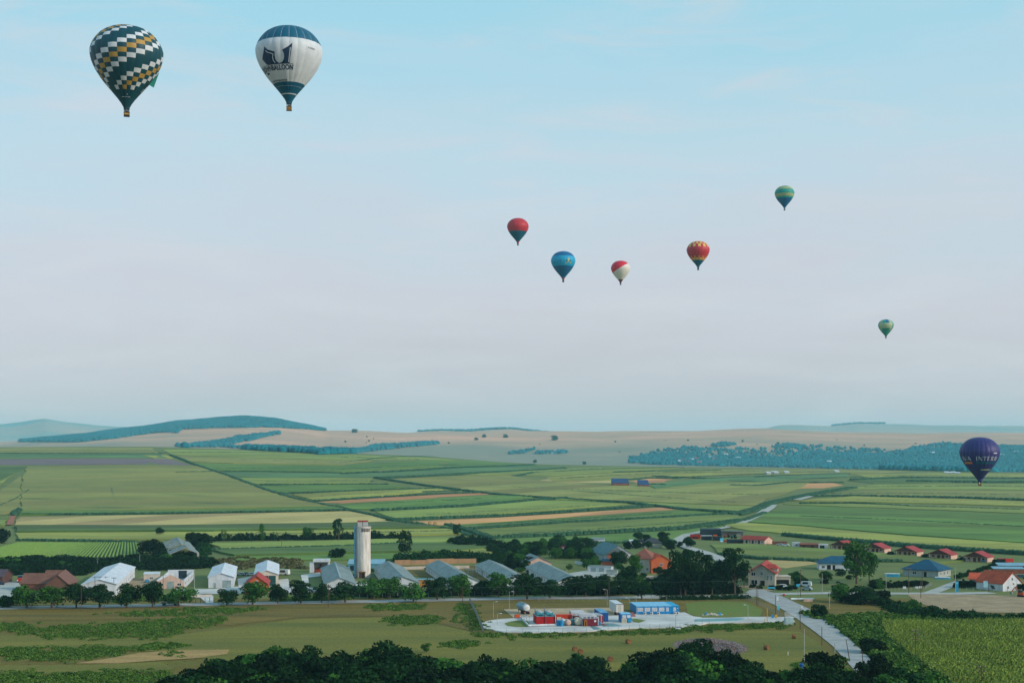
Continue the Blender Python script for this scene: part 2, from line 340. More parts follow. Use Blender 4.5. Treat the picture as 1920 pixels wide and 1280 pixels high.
FIELDS = [
 # left of the diagonal track
 ([(-120, 840), (282, 839), (300, 850), (-120, 850.5)], .5, c_olive), ([(-120, 851.5), (262, 851), (300, 852), (312, 859), (-120, 861)], .9, c_teal),
 ([(-120, 862.5), (318, 860.5), (362, 872), (-120, 873.5)], .25, c_plow), ([(270, 853), (312, 853), (322, 860), (290, 860)], .6, c_yel),
 ([(50, 875), (368, 873.5), (412, 888), (470, 908), (540, 930), (632, 949), (400, 953), (200, 957), (42, 958), (40, 905)], .8, c_olive),
 ([(-140, 876), (52, 875), (-10, 905), (-140, 930)], .6, c_deep), ([(-140, 932), (-8, 906), (20, 892), (-20, 930), (-140, 965)], .9, c_green2), ([(-130, 967), (-18, 931), (40, 893), (38, 955), (20, 962), (-130, 985)], .7, c_olive),
 ([(42, 959), (300, 958), (634, 950.5), (648, 956), (300, 963), (38, 966)], 1.2, c_green), ([(36, 969), (300, 965), (652, 958.5), (700, 965), (746, 976), (690, 980), (300, 985), (28, 985)], .2, c_tan),
 ([(28, 987), (300, 987), (700, 981.5), (760, 979.5), (840, 990), (400, 996), (30, 998)], 1.4, c_deep), ([(30, 1000), (400, 998), (845, 992), (872, 1002), (640, 1007), (420, 1012), (34, 1013)], .7, c_yel),
 ([(-120, 972), (20, 966), (8, 985), (-20, 1000), (-120, 1005)], 1.2, c_maize),
 ([(392, 1020), (640, 1014), (870, 1006), (890, 1014), (640, 1024), (420, 1031)], .7, c_green2), ([(400, 1033), (640, 1026), (760, 1020), (900, 1017), (930, 1027), (860, 1034), (640, 1038), (440, 1043)], 1.1, c_deep),
 ([(430, 1045), (640, 1040), (850, 1036), (905, 1048), (700, 1050), (450, 1052)], .5, c_green), ([(795, 1022), (880, 1018), (935, 1040), (915, 1047), (860, 1040)], .6, c_yel),
 # strips between the diagonal track and the cross track
 ([(302, 842), (560, 848), (830, 860), (860, 863), (640, 862), (420, 856), (325, 853)], .5, c_green2), ([(330, 855), (420, 858), (640, 864), (700, 864), (640, 872), (440, 869), (352, 866)], .9, c_olive),
 ([(356, 868), (440, 871), (640, 873.5), (900, 864), (1010, 872), (900, 876), (640, 885), (470, 882), (400, 881)], .7, c_green), ([(410, 885), (480, 885), (640, 888), (800, 881), (1000, 873), (1060, 874), (830, 889), (700, 895), (500, 896), (440, 894)], .6, c_teal),
 ([(445, 897), (700, 897), (690, 906), (560, 908), (475, 908)], .8, c_green2), ([(482, 911), (640, 909), (735, 909), (770, 914), (640, 921), (540, 925), (510, 921)], .6, c_green),
 ([(545, 928), (640, 923), (815, 917), (830, 919), (720, 930), (640, 936), (592, 939)], .9, c_yel), ([(596, 941), (720, 933), (905, 924), (925, 926), (780, 935), (640, 943)], .15, c_tan2),
 ([(622, 946), (780, 937.5), (940, 929), (1000, 932), (870, 948), (700, 956), (664, 955)], .7, c_green), ([(706, 960), (870, 952), (1010, 939), (1060, 940), (1180, 945), (1080, 953), (900, 966), (742, 973)], .8, c_green2),
 ([(748, 979), (940, 970), (1100, 960), (1240, 951), (1265, 955), (1000, 973), (850, 984), (800, 984)], .15, c_tan2), ([(812, 987), (1000, 975.5), (1270, 957), (1340, 961), (1280, 968), (1060, 979), (872, 991)], .6, c_green),
 ([(884, 996), (1060, 982), (1280, 970), (1385, 964), (1390, 974), (1280, 988), (1100, 998), (930, 1006), (900, 1003)], .7, c_maize), ([(925, 1012), (1100, 1005), (1280, 995), (1375, 981), (1312, 998), (1270, 1012), (1180, 1016), (960, 1022)], .6, c_green),
 # above the cross track
 ([(725, 899), (840, 893), (960, 892), (1000, 900), (1050, 905), (1150, 910), (1300, 906), (1420, 905), (1520, 905), (1500, 915), (1440, 935), (1420, 948), (1280, 944), (1060, 934), (930, 925), (815, 911)], .6, c_olive),
 ([(960, 934), (1060, 936), (1280, 946), (1415, 950), (1400, 960), (1280, 953), (1180, 942), (1060, 937.5)], .9, c_green2),
 ([(840, 890), (960, 884), (1080, 878), (1200, 876), (1290, 877), (1160, 884), (1020, 892), (960, 890)], .7, c_green2), ([(1025, 894), (1160, 886), (1300, 882), (1420, 881), (1500, 884), (1360, 891), (1230, 893), (1150, 901), (1040, 903)], .4, c_yel),
 ([(1010, 900), (1060, 893), (1155, 893), (1150, 905), (1040, 905)], .1, c_tan), ([(1180, 902), (1215, 897), (1260, 898), (1245, 903), (1195, 905)], .1, c_tan2),
 ([(1215, 910), (1330, 898), (1420, 894), (1350, 903), (1280, 911), (1230, 917)], 1.2, c_teal), ([(1300, 881), (1500, 880), (1700, 883), (1640, 887), (1500, 889), (1340, 888)], .5, c_olive),
 ([(1340, 900), (1500, 891), (1590, 888), (1590, 893), (1480, 900), (1420, 903)], .9, c_teal), ([(1460, 913), (1500, 906), (1560, 905), (1580, 909), (1540, 915), (1480, 916)], .1, c_tan2),
 ([(1600, 889), (1760, 887), (1920, 888), (2020, 889), (2020, 893), (1800, 895), (1640, 898)], .5, c_yel), ([(1590, 901), (1700, 897), (1920, 897), (2030, 897), (2030, 903), (1800, 904), (1640, 907)], .8, c_deep),
 # right of the farm road
 ([(1560, 920), (1640, 909), (1800, 907), (2030, 906), (2030, 918), (1800, 917), (1640, 916)], .5, c_green2), ([(1520, 929), (1640, 919), (1800, 920), (2040, 922), (2040, 938), (1800, 932), (1600, 928)], .6, c_olive),
 ([(1480, 940), (1600, 931), (1800, 936), (2040, 944), (2040, 954), (1800, 946), (1600, 941)], .9, c_yel), ([(1470, 946), (1600, 945), (1800, 951), (2040, 959), (2050, 968), (1800, 958), (1640, 952)], .7, c_green2),
 ([(1448, 958), (1520, 949), (1640, 955), (1800, 961), (2060, 972), (2080, 1026), (1900, 1016), (1700, 1003), (1500, 985), (1400, 979)], .6, c_green), ([(1355, 986), (1395, 981), (1500, 988), (1700, 1006), (1900, 1019), (2080, 1030), (2080, 1042), (1920, 1036), (1700, 1021), (1560, 1011), (1450, 999), (1400, 995)], .8, c_yel),
 ([(1330, 1022), (1400, 1020), (1500, 1027), (1600, 1033), (1700, 1042), (1810, 1052), (1760, 1058), (1640, 1050), (1520, 1049), (1420, 1045), (1350, 1038)], .6, c_maize),
 ([(1440, 1049), (1520, 1052), (1535, 1056), (1470, 1064), (1440, 1062)], .1, c_tan),
]
for pts, h, m in FIELDS:
    fx = sum(p[0] for p in pts) / len(pts); fy = sum(p[1] for p in pts) / len(pts)
    drape('field', pts, h, m['R' if fx > 1400 else ('L' if fx < 330 or (fy > 975 and fx < 700) else 'C')])

# overgrown margins and the tall dark edges of maize strips
m_margin = mat('margin_scrub', '#2c5238', 0.95, c2='#224530', scale=0.3, island=0.25)
MARG = [
 ([(320, 853), (360, 869), (440, 896), (500, 919), (545, 933), (600, 945), (640, 953)], 5, 2.0), ([(640, 953), (700, 966), (745, 978), (800, 986), (850, 993), (880, 1004)], 4, 2),
 ([(-100, 851), (100, 851), (262, 851.5), (300, 851)], 8, 2.2), ([(300, 849), (420, 848), (640, 850)], 5, 1.2), ([(38, 965.5), (300, 963.5), (500, 960), (650, 957)], 5, 2.2), ([(34, 1013.5), (160, 1015), (255, 1017)], 4, 2),
 ([(640, 889), (720, 886), (800, 881.5), (900, 876), (1000, 872)], 9, 3.2), ([(705, 897), (780, 894), (840, 891), (960, 884), (1060, 878)], 9, 3), ([(470, 909), (560, 909.5), (730, 908.5)], 5, 2.4), ([(520, 926), (640, 922), (815, 916.5)], 5, 2.4),
 ([(590, 940), (720, 932), (905, 923.5)], 5, 2.4), ([(700, 958), (800, 954), (870, 950), (1000, 939), (1060, 935)], 6, 3.2), ([(742, 976), (860, 971), (950, 968), (1100, 958), (1230, 949)], 5, 3.0), ([(870, 992.5), (1000, 984), (1060, 980), (1280, 969), (1385, 962)], 4, 2.4),
 ([(930, 1010), (1020, 1007), (1100, 1002), (1280, 992), (1340, 984), (1385, 978)], 6, 3.4), ([(705, 896), (740, 902), (815, 913), (930, 927), (1060, 936), (1180, 943), (1280, 955), (1350, 960), (1400, 963)], 7, 2.6),
 ([(325, 886), (420, 884), (500, 884), (640, 887)], 6, 1.8), ([(965, 893), (1000, 886), (1100, 881), (1280, 877)], 7, 2), ([(1150, 885), (1280, 883), (1350, 882)], 7, 2), ([(1225, 893), (1300, 896), (1330, 898), (1450, 893), (1590, 888.5)], 8, 2.4),
 ([(1180, 899), (1215, 896), (1280, 897)], 7, 2), ([(1220, 910), (1250, 910)], 7, 3), ([(1370, 910), (1420, 911), (1480, 905), (1580, 905)], 6, 2.4), ([(1600, 900), (1700, 896), (1800, 897), (2030, 897.5)], 12, 3.5), ([(1700, 903), (1850, 905), (2030, 905)], 12, 4),
 ([(1520, 931), (1600, 930.5), (1800, 934), (2040, 942)], 7, 3.2), ([(1500, 944), (1600, 943), (1700, 949)], 5, 2), ([(1700, 949.5), (1800, 952), (2040, 960)], 4, 1.6), ([(1380, 966), (1420, 955), (1440, 945), (1500, 932), (1560, 921), (1600, 915)], 12, 3.0), ([(1330, 990), (1360, 984), (1400, 975), (1435, 962)], 4, 2.6),
 ([(1470, 1004), (1540, 1011), (1600, 1016), (1700, 1025), (1800, 1032), (1920, 1040), (2060, 1046)], 6, 3.0), ([(1350, 1040), (1420, 1048), (1520, 1052), (1560, 1053), (1690, 1053)], 4, 2.0), ([(1100, 1020), (1180, 1018), (1260, 1014)], 4, 2.0),
 ([(390, 1033), (640, 1026), (760, 1020)], 4, 2.0), ([(25, 968), (30, 960), (38, 956)], 5, 3), ([(730, 975), (760, 982), (790, 985)], 7, 3), ([(840, 985), (880, 996), (930, 1012)], 6, 2.5), ([(55, 918), (30, 935), (0, 948)], 2, 1.2), ([(208, 915), (218, 945)], 1.5, 1.0),
]
MARG += [(q, 3.0, 1.3) for q in ([(400, 878), (640, 880), (860, 872)], [(500, 903), (600, 902), (700, 902)], [(600, 931), (720, 925), (860, 920)], [(700, 945), (850, 938), (970, 930)], [(800, 966), (950, 958), (1120, 948)], [(900, 985), (1060, 975), (1260, 962)], [(960, 1003), (1100, 994), (1330, 977)], [(430, 862), (640, 868), (900, 860)],
  [(1000, 880), (1200, 878)], [(1050, 897), (1250, 886), (1450, 884)], [(1000, 915), (1150, 920), (1300, 925), (1420, 928)], [(900, 908), (1050, 918), (1200, 930), (1380, 942)], [(1560, 925), (1800, 926), (2030, 930)], [(1600, 938), (1800, 941), (2040, 949)], [(1620, 913), (1850, 911), (2030, 912)], [(1500, 898), (1700, 892), (1900, 892)], [(640, 857), (800, 862)], [(1300, 893), (1450, 888), (1560, 884)],
  [(100, 990), (400, 990), (700, 985)], [(420, 1003), (640, 1001), (850, 996)], [(1500, 968), (1700, 976), (1960, 990)])]
def tufts(pts_w, width, hgt, dens, rng):
    """leafy clumps strewn along a world line"""
    out = []
    for a, b in zip(pts_w[:-1], pts_w[1:]):
        L_ = (b - a).length; n = int(L_ * width * dens) + 1
        t = rng.random(n); d = (b - a) / max(L_, 1e-6)
        o = (rng.random(n) - 0.5) * width
        x = a.x + (b.x - a.x) * t - d.y * o; y = a.y + (b.y - a.y) * t + d.x * o
        out.append(np.stack([x, y, np.full(n, hgt)], -1))
    return np.concatenate(out)
def clumps(pts, size, rng, flat=1.0):
    """(x, y, height) points -> bumpy low domes, 12 triangles each"""
    n = len(pts); z0 = terrain(pts[:, 0], pts[:, 1]); k = 6
    ang = np.arange(k) * 2 * math.pi / k
    r = size * (0.7 + 0.6 * rng.random(n)); hh = pts[:, 2] * (0.75 + 0.4 * rng.random(n))
    V = np.zeros((n, 2 * k + 1, 3)); rot = rng.random(n) * 6.28
    for lvl, (rr, zz) in enumerate(((1.0, 0.15), (0.8, 0.68))):
        for i in range(k):
            a = ang[i] + rot + lvl * 0.5; q = r * rr * (0.75 + 0.5 * rng.random(n))
            V[:, lvl * k + i] = np.stack([pts[:, 0] + np.cos(a) * q, pts[:, 1] + np.sin(a) * q, z0 + hh * (zz + 0.15 * (rng.random(n) - 0.5))], -1)
    V[:, 2 * k] = np.stack([pts[:, 0], pts[:, 1], z0 + hh], -1)
    F = []
    for i in range(k):
        j = (i + 1) % k
        F += [(i, j, k + j), (i, k + j, k + i), (k + i, k + j, 2 * k)]
    F = np.array(F)[None] + (np.arange(n) * (2 * k + 1))[:, None, None]
    return V.reshape(-1, 3), F.reshape(-1, 3)
VV = []; FF = []; k0 = 0
for line, w, h in MARG:
    pw = [P(*p, dmax=3720) for p in line]; d = np.mean([p.y for p in pw]); sz = max(1.0, d / 700)
    pts = tufts(pw, w * 0.8, h * .85, 1.3 / sz ** 2, RNG)
    V, F = clumps(pts, sz * 1.05, RNG); VV.append(V); FF.append(F + k0); k0 += len(V)
tag(link(bpy.data.objects.new('field_margins', grid_mesh('field_margins', np.concatenate(VV), np.concatenate(FF), m_margin))), 'dark overgrown strips and maize edges dividing the fields', kind='stuff')

# ------------------------------------------------------------ woods and scattered trees of the far hills
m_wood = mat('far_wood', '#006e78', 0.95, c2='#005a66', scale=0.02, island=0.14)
def wood(name, label, top, bot, dens, size=7.0, hgt=11.5, dcrest=7240):
    """woodland filling the hillside between two photo lines; top may be None = up to the ridge"""
    xs = [p[0] for p in bot]; pts = []
    gx = np.arange(xs[0], xs[-1], 2.0)
    yb = np.interp(gx, xs, [p[1] for p in bot])
    yt = None if top is None else np.interp(gx, [p[0] for p in top], [p[1] for p in top])
    for i, px in enumerate(gx):
        db = P(px, yb[i], dmax=7240).y; dt = dcrest if yt is None else P(px, yt[i], dmax=7240).y
        if dt <= db: continue
        wd = 2.0 / FPX * 0.5 * (db + dt); n = RNG.poisson(wd * (dt - db) * dens)
        d = db + (dt - db) * RNG.random(n); u = (px + 2 * RNG.random(n) - CX) / FPX
        pts.append(np.stack([u * d, d, np.full(n, hgt)], -1))
    pts = np.concatenate(pts)
    V, F = clumps(pts, size, RNG)
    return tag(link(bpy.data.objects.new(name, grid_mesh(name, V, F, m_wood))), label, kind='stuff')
wood('woodland', 'blue-green wood covering the top of the left hill', None, [(36, 829), (90, 829), (150, 829), (215, 822), (280, 813), (305, 811), (330, 812), (340, 805), (400, 803), (490, 801), (560, 804), (610, 808)], 0.0062)
wood('woodland', 'slanting wood strip on the bare slope under the left hill', [(345, 836), (410, 828), (440, 820), (520, 811), (524, 812)], [(345, 839), (410, 837), (470, 826), (500, 818), (524, 814)], 0.0072)
wood('woodland', 'long narrow wood behind the fields left of centre', [(590, 849), (680, 842), (700, 836), (815, 829), (822, 831)], [(590, 853), (650, 851), (740, 841), (800, 835), (822, 833)], 0.0072)
wood('woodland', 'low line of trees behind the left field crest', [(330, 835), (420, 836), (500, 842), (590, 846)], [(330, 838), (420, 839), (500, 846), (590, 851)], 0.0062)
wood('woodland', 'loose tree clumps on the slope above the valley wood', [(1180, 858), (1235, 845), (1290, 838), (1350, 842), (1400, 840), (1470, 838), (1540, 836), (1640, 842), (1690, 846), (1700, 850)], [(1180, 864), (1260, 852), (1350, 860), (1430, 862), (1500, 852), (1600, 856), (1700, 856)], 0.0011)
wood('woodland', 'wide valley wood behind the right fields', [(1190, 866), (1205, 856), (1235, 852), (1262, 850), (1290, 852), (1320, 858), (1350, 856), (1390, 854), (1410, 858), (1430, 862), (1470, 856), (1500, 850), (1540, 848), (1560, 852), (1640, 852), (1690, 850), (1710, 840), (1740, 834), (1765, 831), (1800, 834), (1860, 836), (1920, 838), (1990, 838)],
     [(1180, 868), (1240, 872), (1500, 877), (1800, 884), (1990, 886)], 0.0062)
wood('woodland', 'thin tree line along the crest beyond the central ridge', [(765, 809), (800, 806), (830, 804), (880, 806), (960, 802), (1010, 806), (1035, 809)], [(765, 810), (800, 808), (830, 806), (880, 808), (960, 805), (1010, 808), (1035, 810)], 0.0, dcrest=9320)
for nm_, a_, b_ in (('small dark copse on the upper right slope', [(1335, 834), (1355, 831), (1378, 832)], [(1335, 837), (1355, 838), (1378, 835)]), ('hedge-like wood on the slope right of centre', [(955, 849), (980, 846), (1002, 841)], [(955, 852), (980, 850), (1002, 843)]),
                    ('copse beside the glasshouse on the middle slope', [(1005, 848), (1050, 847), (1062, 847)], [(1005, 851), (1050, 851), (1062, 849)]), ('scrubby copse below the right slope', [(1455, 836), (1480, 833), (1510, 838)], [(1455, 839), (1480, 840), (1510, 841)])):
    wood('copse', nm_, a_, b_, 0.0072)
# tree line on the crest beyond (placed along the ridge top itself)
def crest_line(name, label, x0, x1, d, n, hgt):
    px = x0 + (x1 - x0) * RNG.random(n); u = (px - CX) / FPX; dd = d + 160 * (RNG.random(n) - 0.6)
    V, F = clumps(np.stack([u * dd, dd, np.full(n, hgt)], -1), 9, RNG)
    tag(link(bpy.data.objects.new(name, grid_mesh(name, V, F, m_wood))), label, kind='stuff')
for o_ in [o for o in bpy.data.objects if o.name.startswith('woodland') and len(o.data.polygons) == 0]: bpy.data.objects.remove(o_)
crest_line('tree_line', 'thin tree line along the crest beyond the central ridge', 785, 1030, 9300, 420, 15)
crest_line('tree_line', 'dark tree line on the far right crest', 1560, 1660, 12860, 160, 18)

# ------------------------------------------------------------ roads, yards, paths
m_asph = mat('asphalt', '#a0a09e', 0.85, c2='#8c8e8c', scale=0.25, fine=0.12)
m_conc = mat('concrete_yard', '#c8c6c2', 0.85, c2='#a6a5a0', scale=0.07, fine=0.15)
m_dirt = mat('dirt', '#a08a6c', 0.95, c2='#86755a', scale=0.15, fine=0.25, bump=0.4)
m_tandirt = mat('gravel_yard', '#b09a7e', 0.95, c2='#9c8a70', scale=0.2, fine=0.15)
m_lane = mat('lane', '#a9aaa6', 0.9, c2='#9a9a92', scale=0.2, fine=0.15)
m_mown = mat('mown_grass', '#746c24', 0.95, c2='#525a1c', scale=0.05, stretch=(0.16, 1.3, 1), fine=0.5, detail=10)
m_lawn = mat('lawn', '#56702a', 0.95, c2='#6c6e2e', scale=0.12, fine=0.25)
m_dry = mat('dry_grass', '#a58450', 0.95, c2='#8d7748', scale=0.12, stretch=(0.5, 1.5, 1), fine=0.3)
m_brown = mat('rough_grass', '#786224', 0.95, c2='#504c18', scale=0.06, stretch=(0.25, 1.3, 1), fine=0.6, detail=10)
m_redsoil = mat('red_soil', '#a0644c', 0.95, fine=0.2)
strip('road', [(-160, 1142), (0, 1139.5), (150, 1137), (300, 1134.5), (400, 1132.5), (500, 1130.5), (600, 1129), (700, 1127), (800, 1125), (900, 1122.5), (1000, 1121), (1100, 1120.5), (1200, 1120), (1300, 1118.5), (1400, 1116.5), (1440, 1114.5)], 10.0, 0, m_asph, 0.10)
strip('road', [(1400, 1115), (1450, 1113.2), (1560, 1111.5), (1700, 1112.5), (1790, 1112.5), (1860, 1111)], 8.0, 0, m_lane, 0.12)
drape('road', [(1398, 1111), (1405, 1106), (1425, 1104), (1450, 1111), (1478, 1123), (1520, 1143), (1560, 1170), (1600, 1205), (1637, 1240), (1660, 1264), (1608, 1264), (1588, 1240), (1560, 1210), (1530, 1186), (1482, 1151), (1452, 1134), (1425, 1121)], 0.14, m_asph, side=False)
strip('road', [(1440, 1108), (1415, 1103), (1396, 1098)], 6.5, 0, m_dirt, 0.16)
strip('road', [(1740, 1113), (1765, 1104), (1790, 1094), (1810, 1088)], 5.5, 0, m_lane, 0.15)
strip('road', [(1360, 1058), (1345, 1046), (1318, 1036), (1290, 1028), (1273, 1020), (1272, 1012), (1290, 1003), (1320, 997), (1360, 990), (1395, 980), (1425, 965), (1442, 953), (1450, 947)], [7, 7, 7, 7, 7, 7, 7, 6, 6, 6, 8, 10, 8], 0, m_lane, 0.75)
strip('track', [(1494, 938), (1520, 931)], 9, 0, m_lane, 1.0)
strip('track', [(18, 985), (22, 972), (30, 962), (36, 957)], 5, 0, m_redsoil, 0.8)
strip('road', [(1200, 1121), (1215, 1115), (1222, 1110)], 7, 0, m_lane, 0.16)
drape('meadow', [(-150, 1190), (60, 1190), (280, 1197), (440, 1176), (560, 1160), (720, 1157), (820, 1170), (905, 1189), (1200, 1188), (1420, 1181), (1500, 1184), (1530, 1200), (1570, 1245), (1450, 1290), (900, 1290), (420, 1240), (300, 1222), (180, 1214), (-150, 1214)], 0.04, m_mown, side=False)
drape('meadow', [(-150, 1248), (150, 1246), (300, 1240), (330, 1255), (200, 1262), (-150, 1268)], 0.05, m_mown, side=False)
drape('meadow', [(-150, 1142), (0, 1144), (400, 1136), (800, 1129), (880, 1127), (905, 1188), (820, 1168), (720, 1155), (560, 1157), (430, 1172), (280, 1160), (-150, 1166)], 0.05, m_brown, side=False)
drape('meadow', [(140, 1244), (200, 1235), (262, 1224), (340, 1219), (430, 1218), (426, 1226), (370, 1234), (300, 1238), (220, 1244)], 0.12, m_dry, side=False)
drape('lawn', [(885, 1128), (1160, 1126), (1430, 1122), (1470, 1147), (1480, 1156), (1380, 1159), (1300, 1160), (1180, 1155), (960, 1162), (905, 1168)], 0.06, m_brown, side=False)
drape('lawn', [(1285, 1131), (1330, 1127), (1400, 1129), (1430, 1143), (1425, 1156), (1315, 1157), (1290, 1150)], 0.10, m_lawn, side=False)
drape('yard', [(944, 1142.5), (1000, 1141), (1142, 1139.5), (1175, 1147), (1190, 1155), (1140, 1160), (965, 1160)], 0.14, m_tandirt, side=False)
drape('concrete_yard', [(903, 1172), (908, 1167), (918, 1163.5), (940, 1161), (985, 1158.5), (1060, 1157), (1140, 1155), (1192, 1151), (1282, 1149), (1300, 1156.5), (1318, 1158.5), (1400, 1157.5), (1482, 1157.5), (1492, 1166), (1400, 1167.5), (1325, 1168.5), (1310, 1172), (1275, 1176), (1180, 1179), (1100, 1184), (1000, 1186), (945, 1185), (920, 1181), (907, 1177)], 0.24, m_conc)
drape('lawn', [(946, 1170), (955, 1166.5), (972, 1164), (988, 1165), (994, 1172), (992, 1176.5), (968, 1176.5), (952, 1174.5)], 0.30, m_lawn, side=False)
drape('lawn', [(1184, 1161.5), (1192, 1161), (1211, 1164.5), (1198, 1168.5), (1188, 1167)], 0.31, m_lawn, side=False)
m_teal = mat('weighbridge_steel', '#6f9aa0', 0.6, var=0.1)
drape('weighbridge', [(1302, 1162.5), (1385, 1160), (1396, 1162), (1380, 1164.5), (1305, 1167)], 0.45, m_teal, label='long teal steel weighbridge plate set in the concrete drive', cat='weighbridge', kind=None)
drape('yard', [(1700, 1113.5), (1780, 1114), (1860, 1115.5), (2040, 1120), (2040, 1150), (1850, 1148), (1770, 1143), (1720, 1130)], 0.06, m_dirt, side=False)
drape('yard', [(1520, 1130), (1560, 1128), (1640, 1136), (1700, 1150), (1640, 1156), (1560, 1152)], 0.07, m_brown, side=False)
drape('yard', [(355, 1113), (400, 1113.5), (470, 1112), (640, 1110), (640, 1104), (460, 1098), (400, 1104), (330, 1104)], 0.07, m_conc, side=False)
drape('yard', [(520, 1087), (540, 1085), (545, 1098), (530, 1108), (515, 1105)], 0.12, m_conc, side=False)
drape('yard', [(445, 1085), (480, 1079), (483, 1104), (448, 1104)], 0.13, m_conc, side=False)
drape('yard', [(564, 1078), (600, 1073), (602, 1080), (578, 1083), (580, 1100), (600, 1108), (570, 1106)], 0.12, m_conc, side=False)
drape('yard', [(656, 1090), (690, 1091), (692, 1112), (650, 1112)], 0.10, m_conc, side=False)
drape('yard', [(-150, 1094), (40, 1090), (60, 1100), (30, 1118), (-20, 1130), (-150, 1130)], 0.12, m_lane, side=False)
drape('yard', [(245, 1088), (288, 1076), (282, 1090), (300, 1095), (262, 1108), (236, 1108)], 0.11, m_dirt, side=False)
drape('yard', [(330, 1104), (345, 1100), (352, 1108), (370, 1114), (400, 1117), (400, 1131), (388, 1132), (376, 1121), (335, 1117)], 0.15, m_conc, side=False)
drape('yard', [(745, 1060), (900, 1060), (1000, 1075), (900, 1090), (760, 1078)], 0.09, m_brown, side=False)
drape('yard', [(1065, 1075), (1120, 1066), (1160, 1080), (1120, 1085), (1085, 1088)], 0.09, m_lane, side=False)
# ------------------------------------------------------------ hot-air balloons
PROF = [(0.03, 0.66), (0.16, 0.655), (0.34, 0.628), (0.52, 0.572), (0.68, 0.485), (0.81, 0.372), (0.91, 0.24), (0.975, 0.10), (1.0, 0.0), (0.985, -0.14), (0.945, -0.28), (0.885, -0.42), (0.82, -0.54), (0.745, -0.66), (0.655, -0.79), (0.55, -0.92), (0.44, -1.05), (0.33, -1.18), (0.225, -1.31), (0.14, -1.43), (0.085, -1.53)]
_pr = np.array(PROF); _pr[_pr[:, 1] > 0, 1] *= 1.11
# smooth the outline, then measure it along its length
def _catmull(p, n=8):
    q = np.vstack([2 * p[0] - p[1], p, 2 * p[-1] - p[-2]]); out = []
    for i in range(1, len(q) - 2):
        for t in np.linspace(0, 1, n, endpoint=False):
            out.append(0.5 * ((2 * q[i]) + (-q[i - 1] + q[i + 1]) * t + (2 * q[i - 1] - 5 * q[i] + 4 * q[i + 1] - q[i + 2]) * t * t + (-q[i - 1] + 3 * q[i] - 3 * q[i + 1] + q[i + 2]) * t ** 3))
    out.append(q[-2]); return np.array(out)
_pc = _catmull(_pr); _al = np.concatenate([[0], np.cumsum(np.linalg.norm(np.diff(_pc, axis=0), axis=1))]); ARC = _al[-1]
def prof(v):
    a = np.asarray(v, float) * ARC
    return np.interp(a, _al, _pc[:, 0]), np.interp(a, _al, _pc[:, 1])
def bsurf(th, v, R, ng, bulge=0.018, lift=0.0):
    """point of the envelope: angle th (0 = towards the camera, + to the right), v from crown 0 to mouth 1"""
    r, z = prof(v)
    g = np.abs(np.sin(np.asarray(th) * ng / 2))
    k = 1 + bulge * (g - 0.5) * np.clip(r * 3, 0, 1)
    rr = (r * k) * R + lift
    return np.stack([np.sin(th) * rr, -np.cos(th) * rr, np.broadcast_to(z * R, np.shape(rr)) * 1.0], -1)
def cloth(name, c, rough=0.55): return mat('cloth_' + name, c, rough, var=0.08, scale=0.5, spec=0.35)
K_dark = cloth('darkteal', '#06404c'); K_white = cloth('white', '#c2cacf'); K_gold = cloth('gold', '#a8863e'); K_blue = cloth('petrol', '#08546f'); K_navy = cloth('navy', '#0e2c4a')
K_red = cloth('red', '#b32230'); K_red2 = cloth('brightred', '#cc1230'); K_cyan = cloth('cyan', '#1695bd'); K_cyan2 = cloth('cyan_deep', '#0a5a8c'); K_cream = cloth('cream', '#d4cdc4'); K_orange = cloth('orange', '#cf7a30'); K_yel = cloth('yellow', '#d8b35a')
K_green = cloth('green', '#189488'); K_green2 = cloth('green_deep', '#107c6a'); K_purple = cloth('purple', '#2a2468'); K_khaki = cloth('khaki', '#9fac84'); K_maroon = cloth('maroon', '#6a2030')
K_wick = mat('wicker', '#8a6232', 0.8, scale=3); K_wickd = mat('wicker_dark', '#2c2a26', 0.8, scale=3); K_steel = mat('burner_steel', '#8d979c', 0.35, metal=0.8, var=0.1); K_rope = mat('cable', '#3a3f44', 0.7); K_seam = mat('seam_tape', '#9fb4c4', 0.6)
K_fire = bpy.data.materials.new('flame'); K_fire.use_nodes = True
_b = K_fire.node_tree.nodes['Principled BSDF']; _b.inputs['Base Color'].default_value = (1, .6, .1, 1); _b.inputs['Emission Color'].default_value = (1, .55, .12, 1); _b.inputs['Emission Strength'].default_value = 3.0
K_skin = mat('skin', '#b98a70', 0.7); 
def gore_mesh(name, i, ng, R, v0, v1, nv, mats, cellmat, nt_=4):
    """one gore (or a panel of it) between crown angle v0 and mouth v1"""
    a0 = 2 * math.pi * i / ng; th = a0 + np.linspace(0, 2 * math.pi / ng, nt_ + 1); vv = np.linspace(v0, v1, nv + 1)
    TH, VVv = np.meshgrid(th, vv); Pn = bsurf(TH, VVv, R, ng).reshape(-1, 3)
    c = nt_ + 1; F = [(r * c + q, (r + 1) * c + q, (r + 1) * c + q + 1, r * c + q + 1) for r in range(nv) for q in range(nt_)]
    mi = [cellmat(0.5 * (vv[r] + vv[r + 1]), a0) for r in range(nv) for q in range(nt_)]
    me = grid_mesh(name, Pn, F, mats, mi); me.polygons.foreach_set('use_smooth', [True] * len(me.polygons)); return me
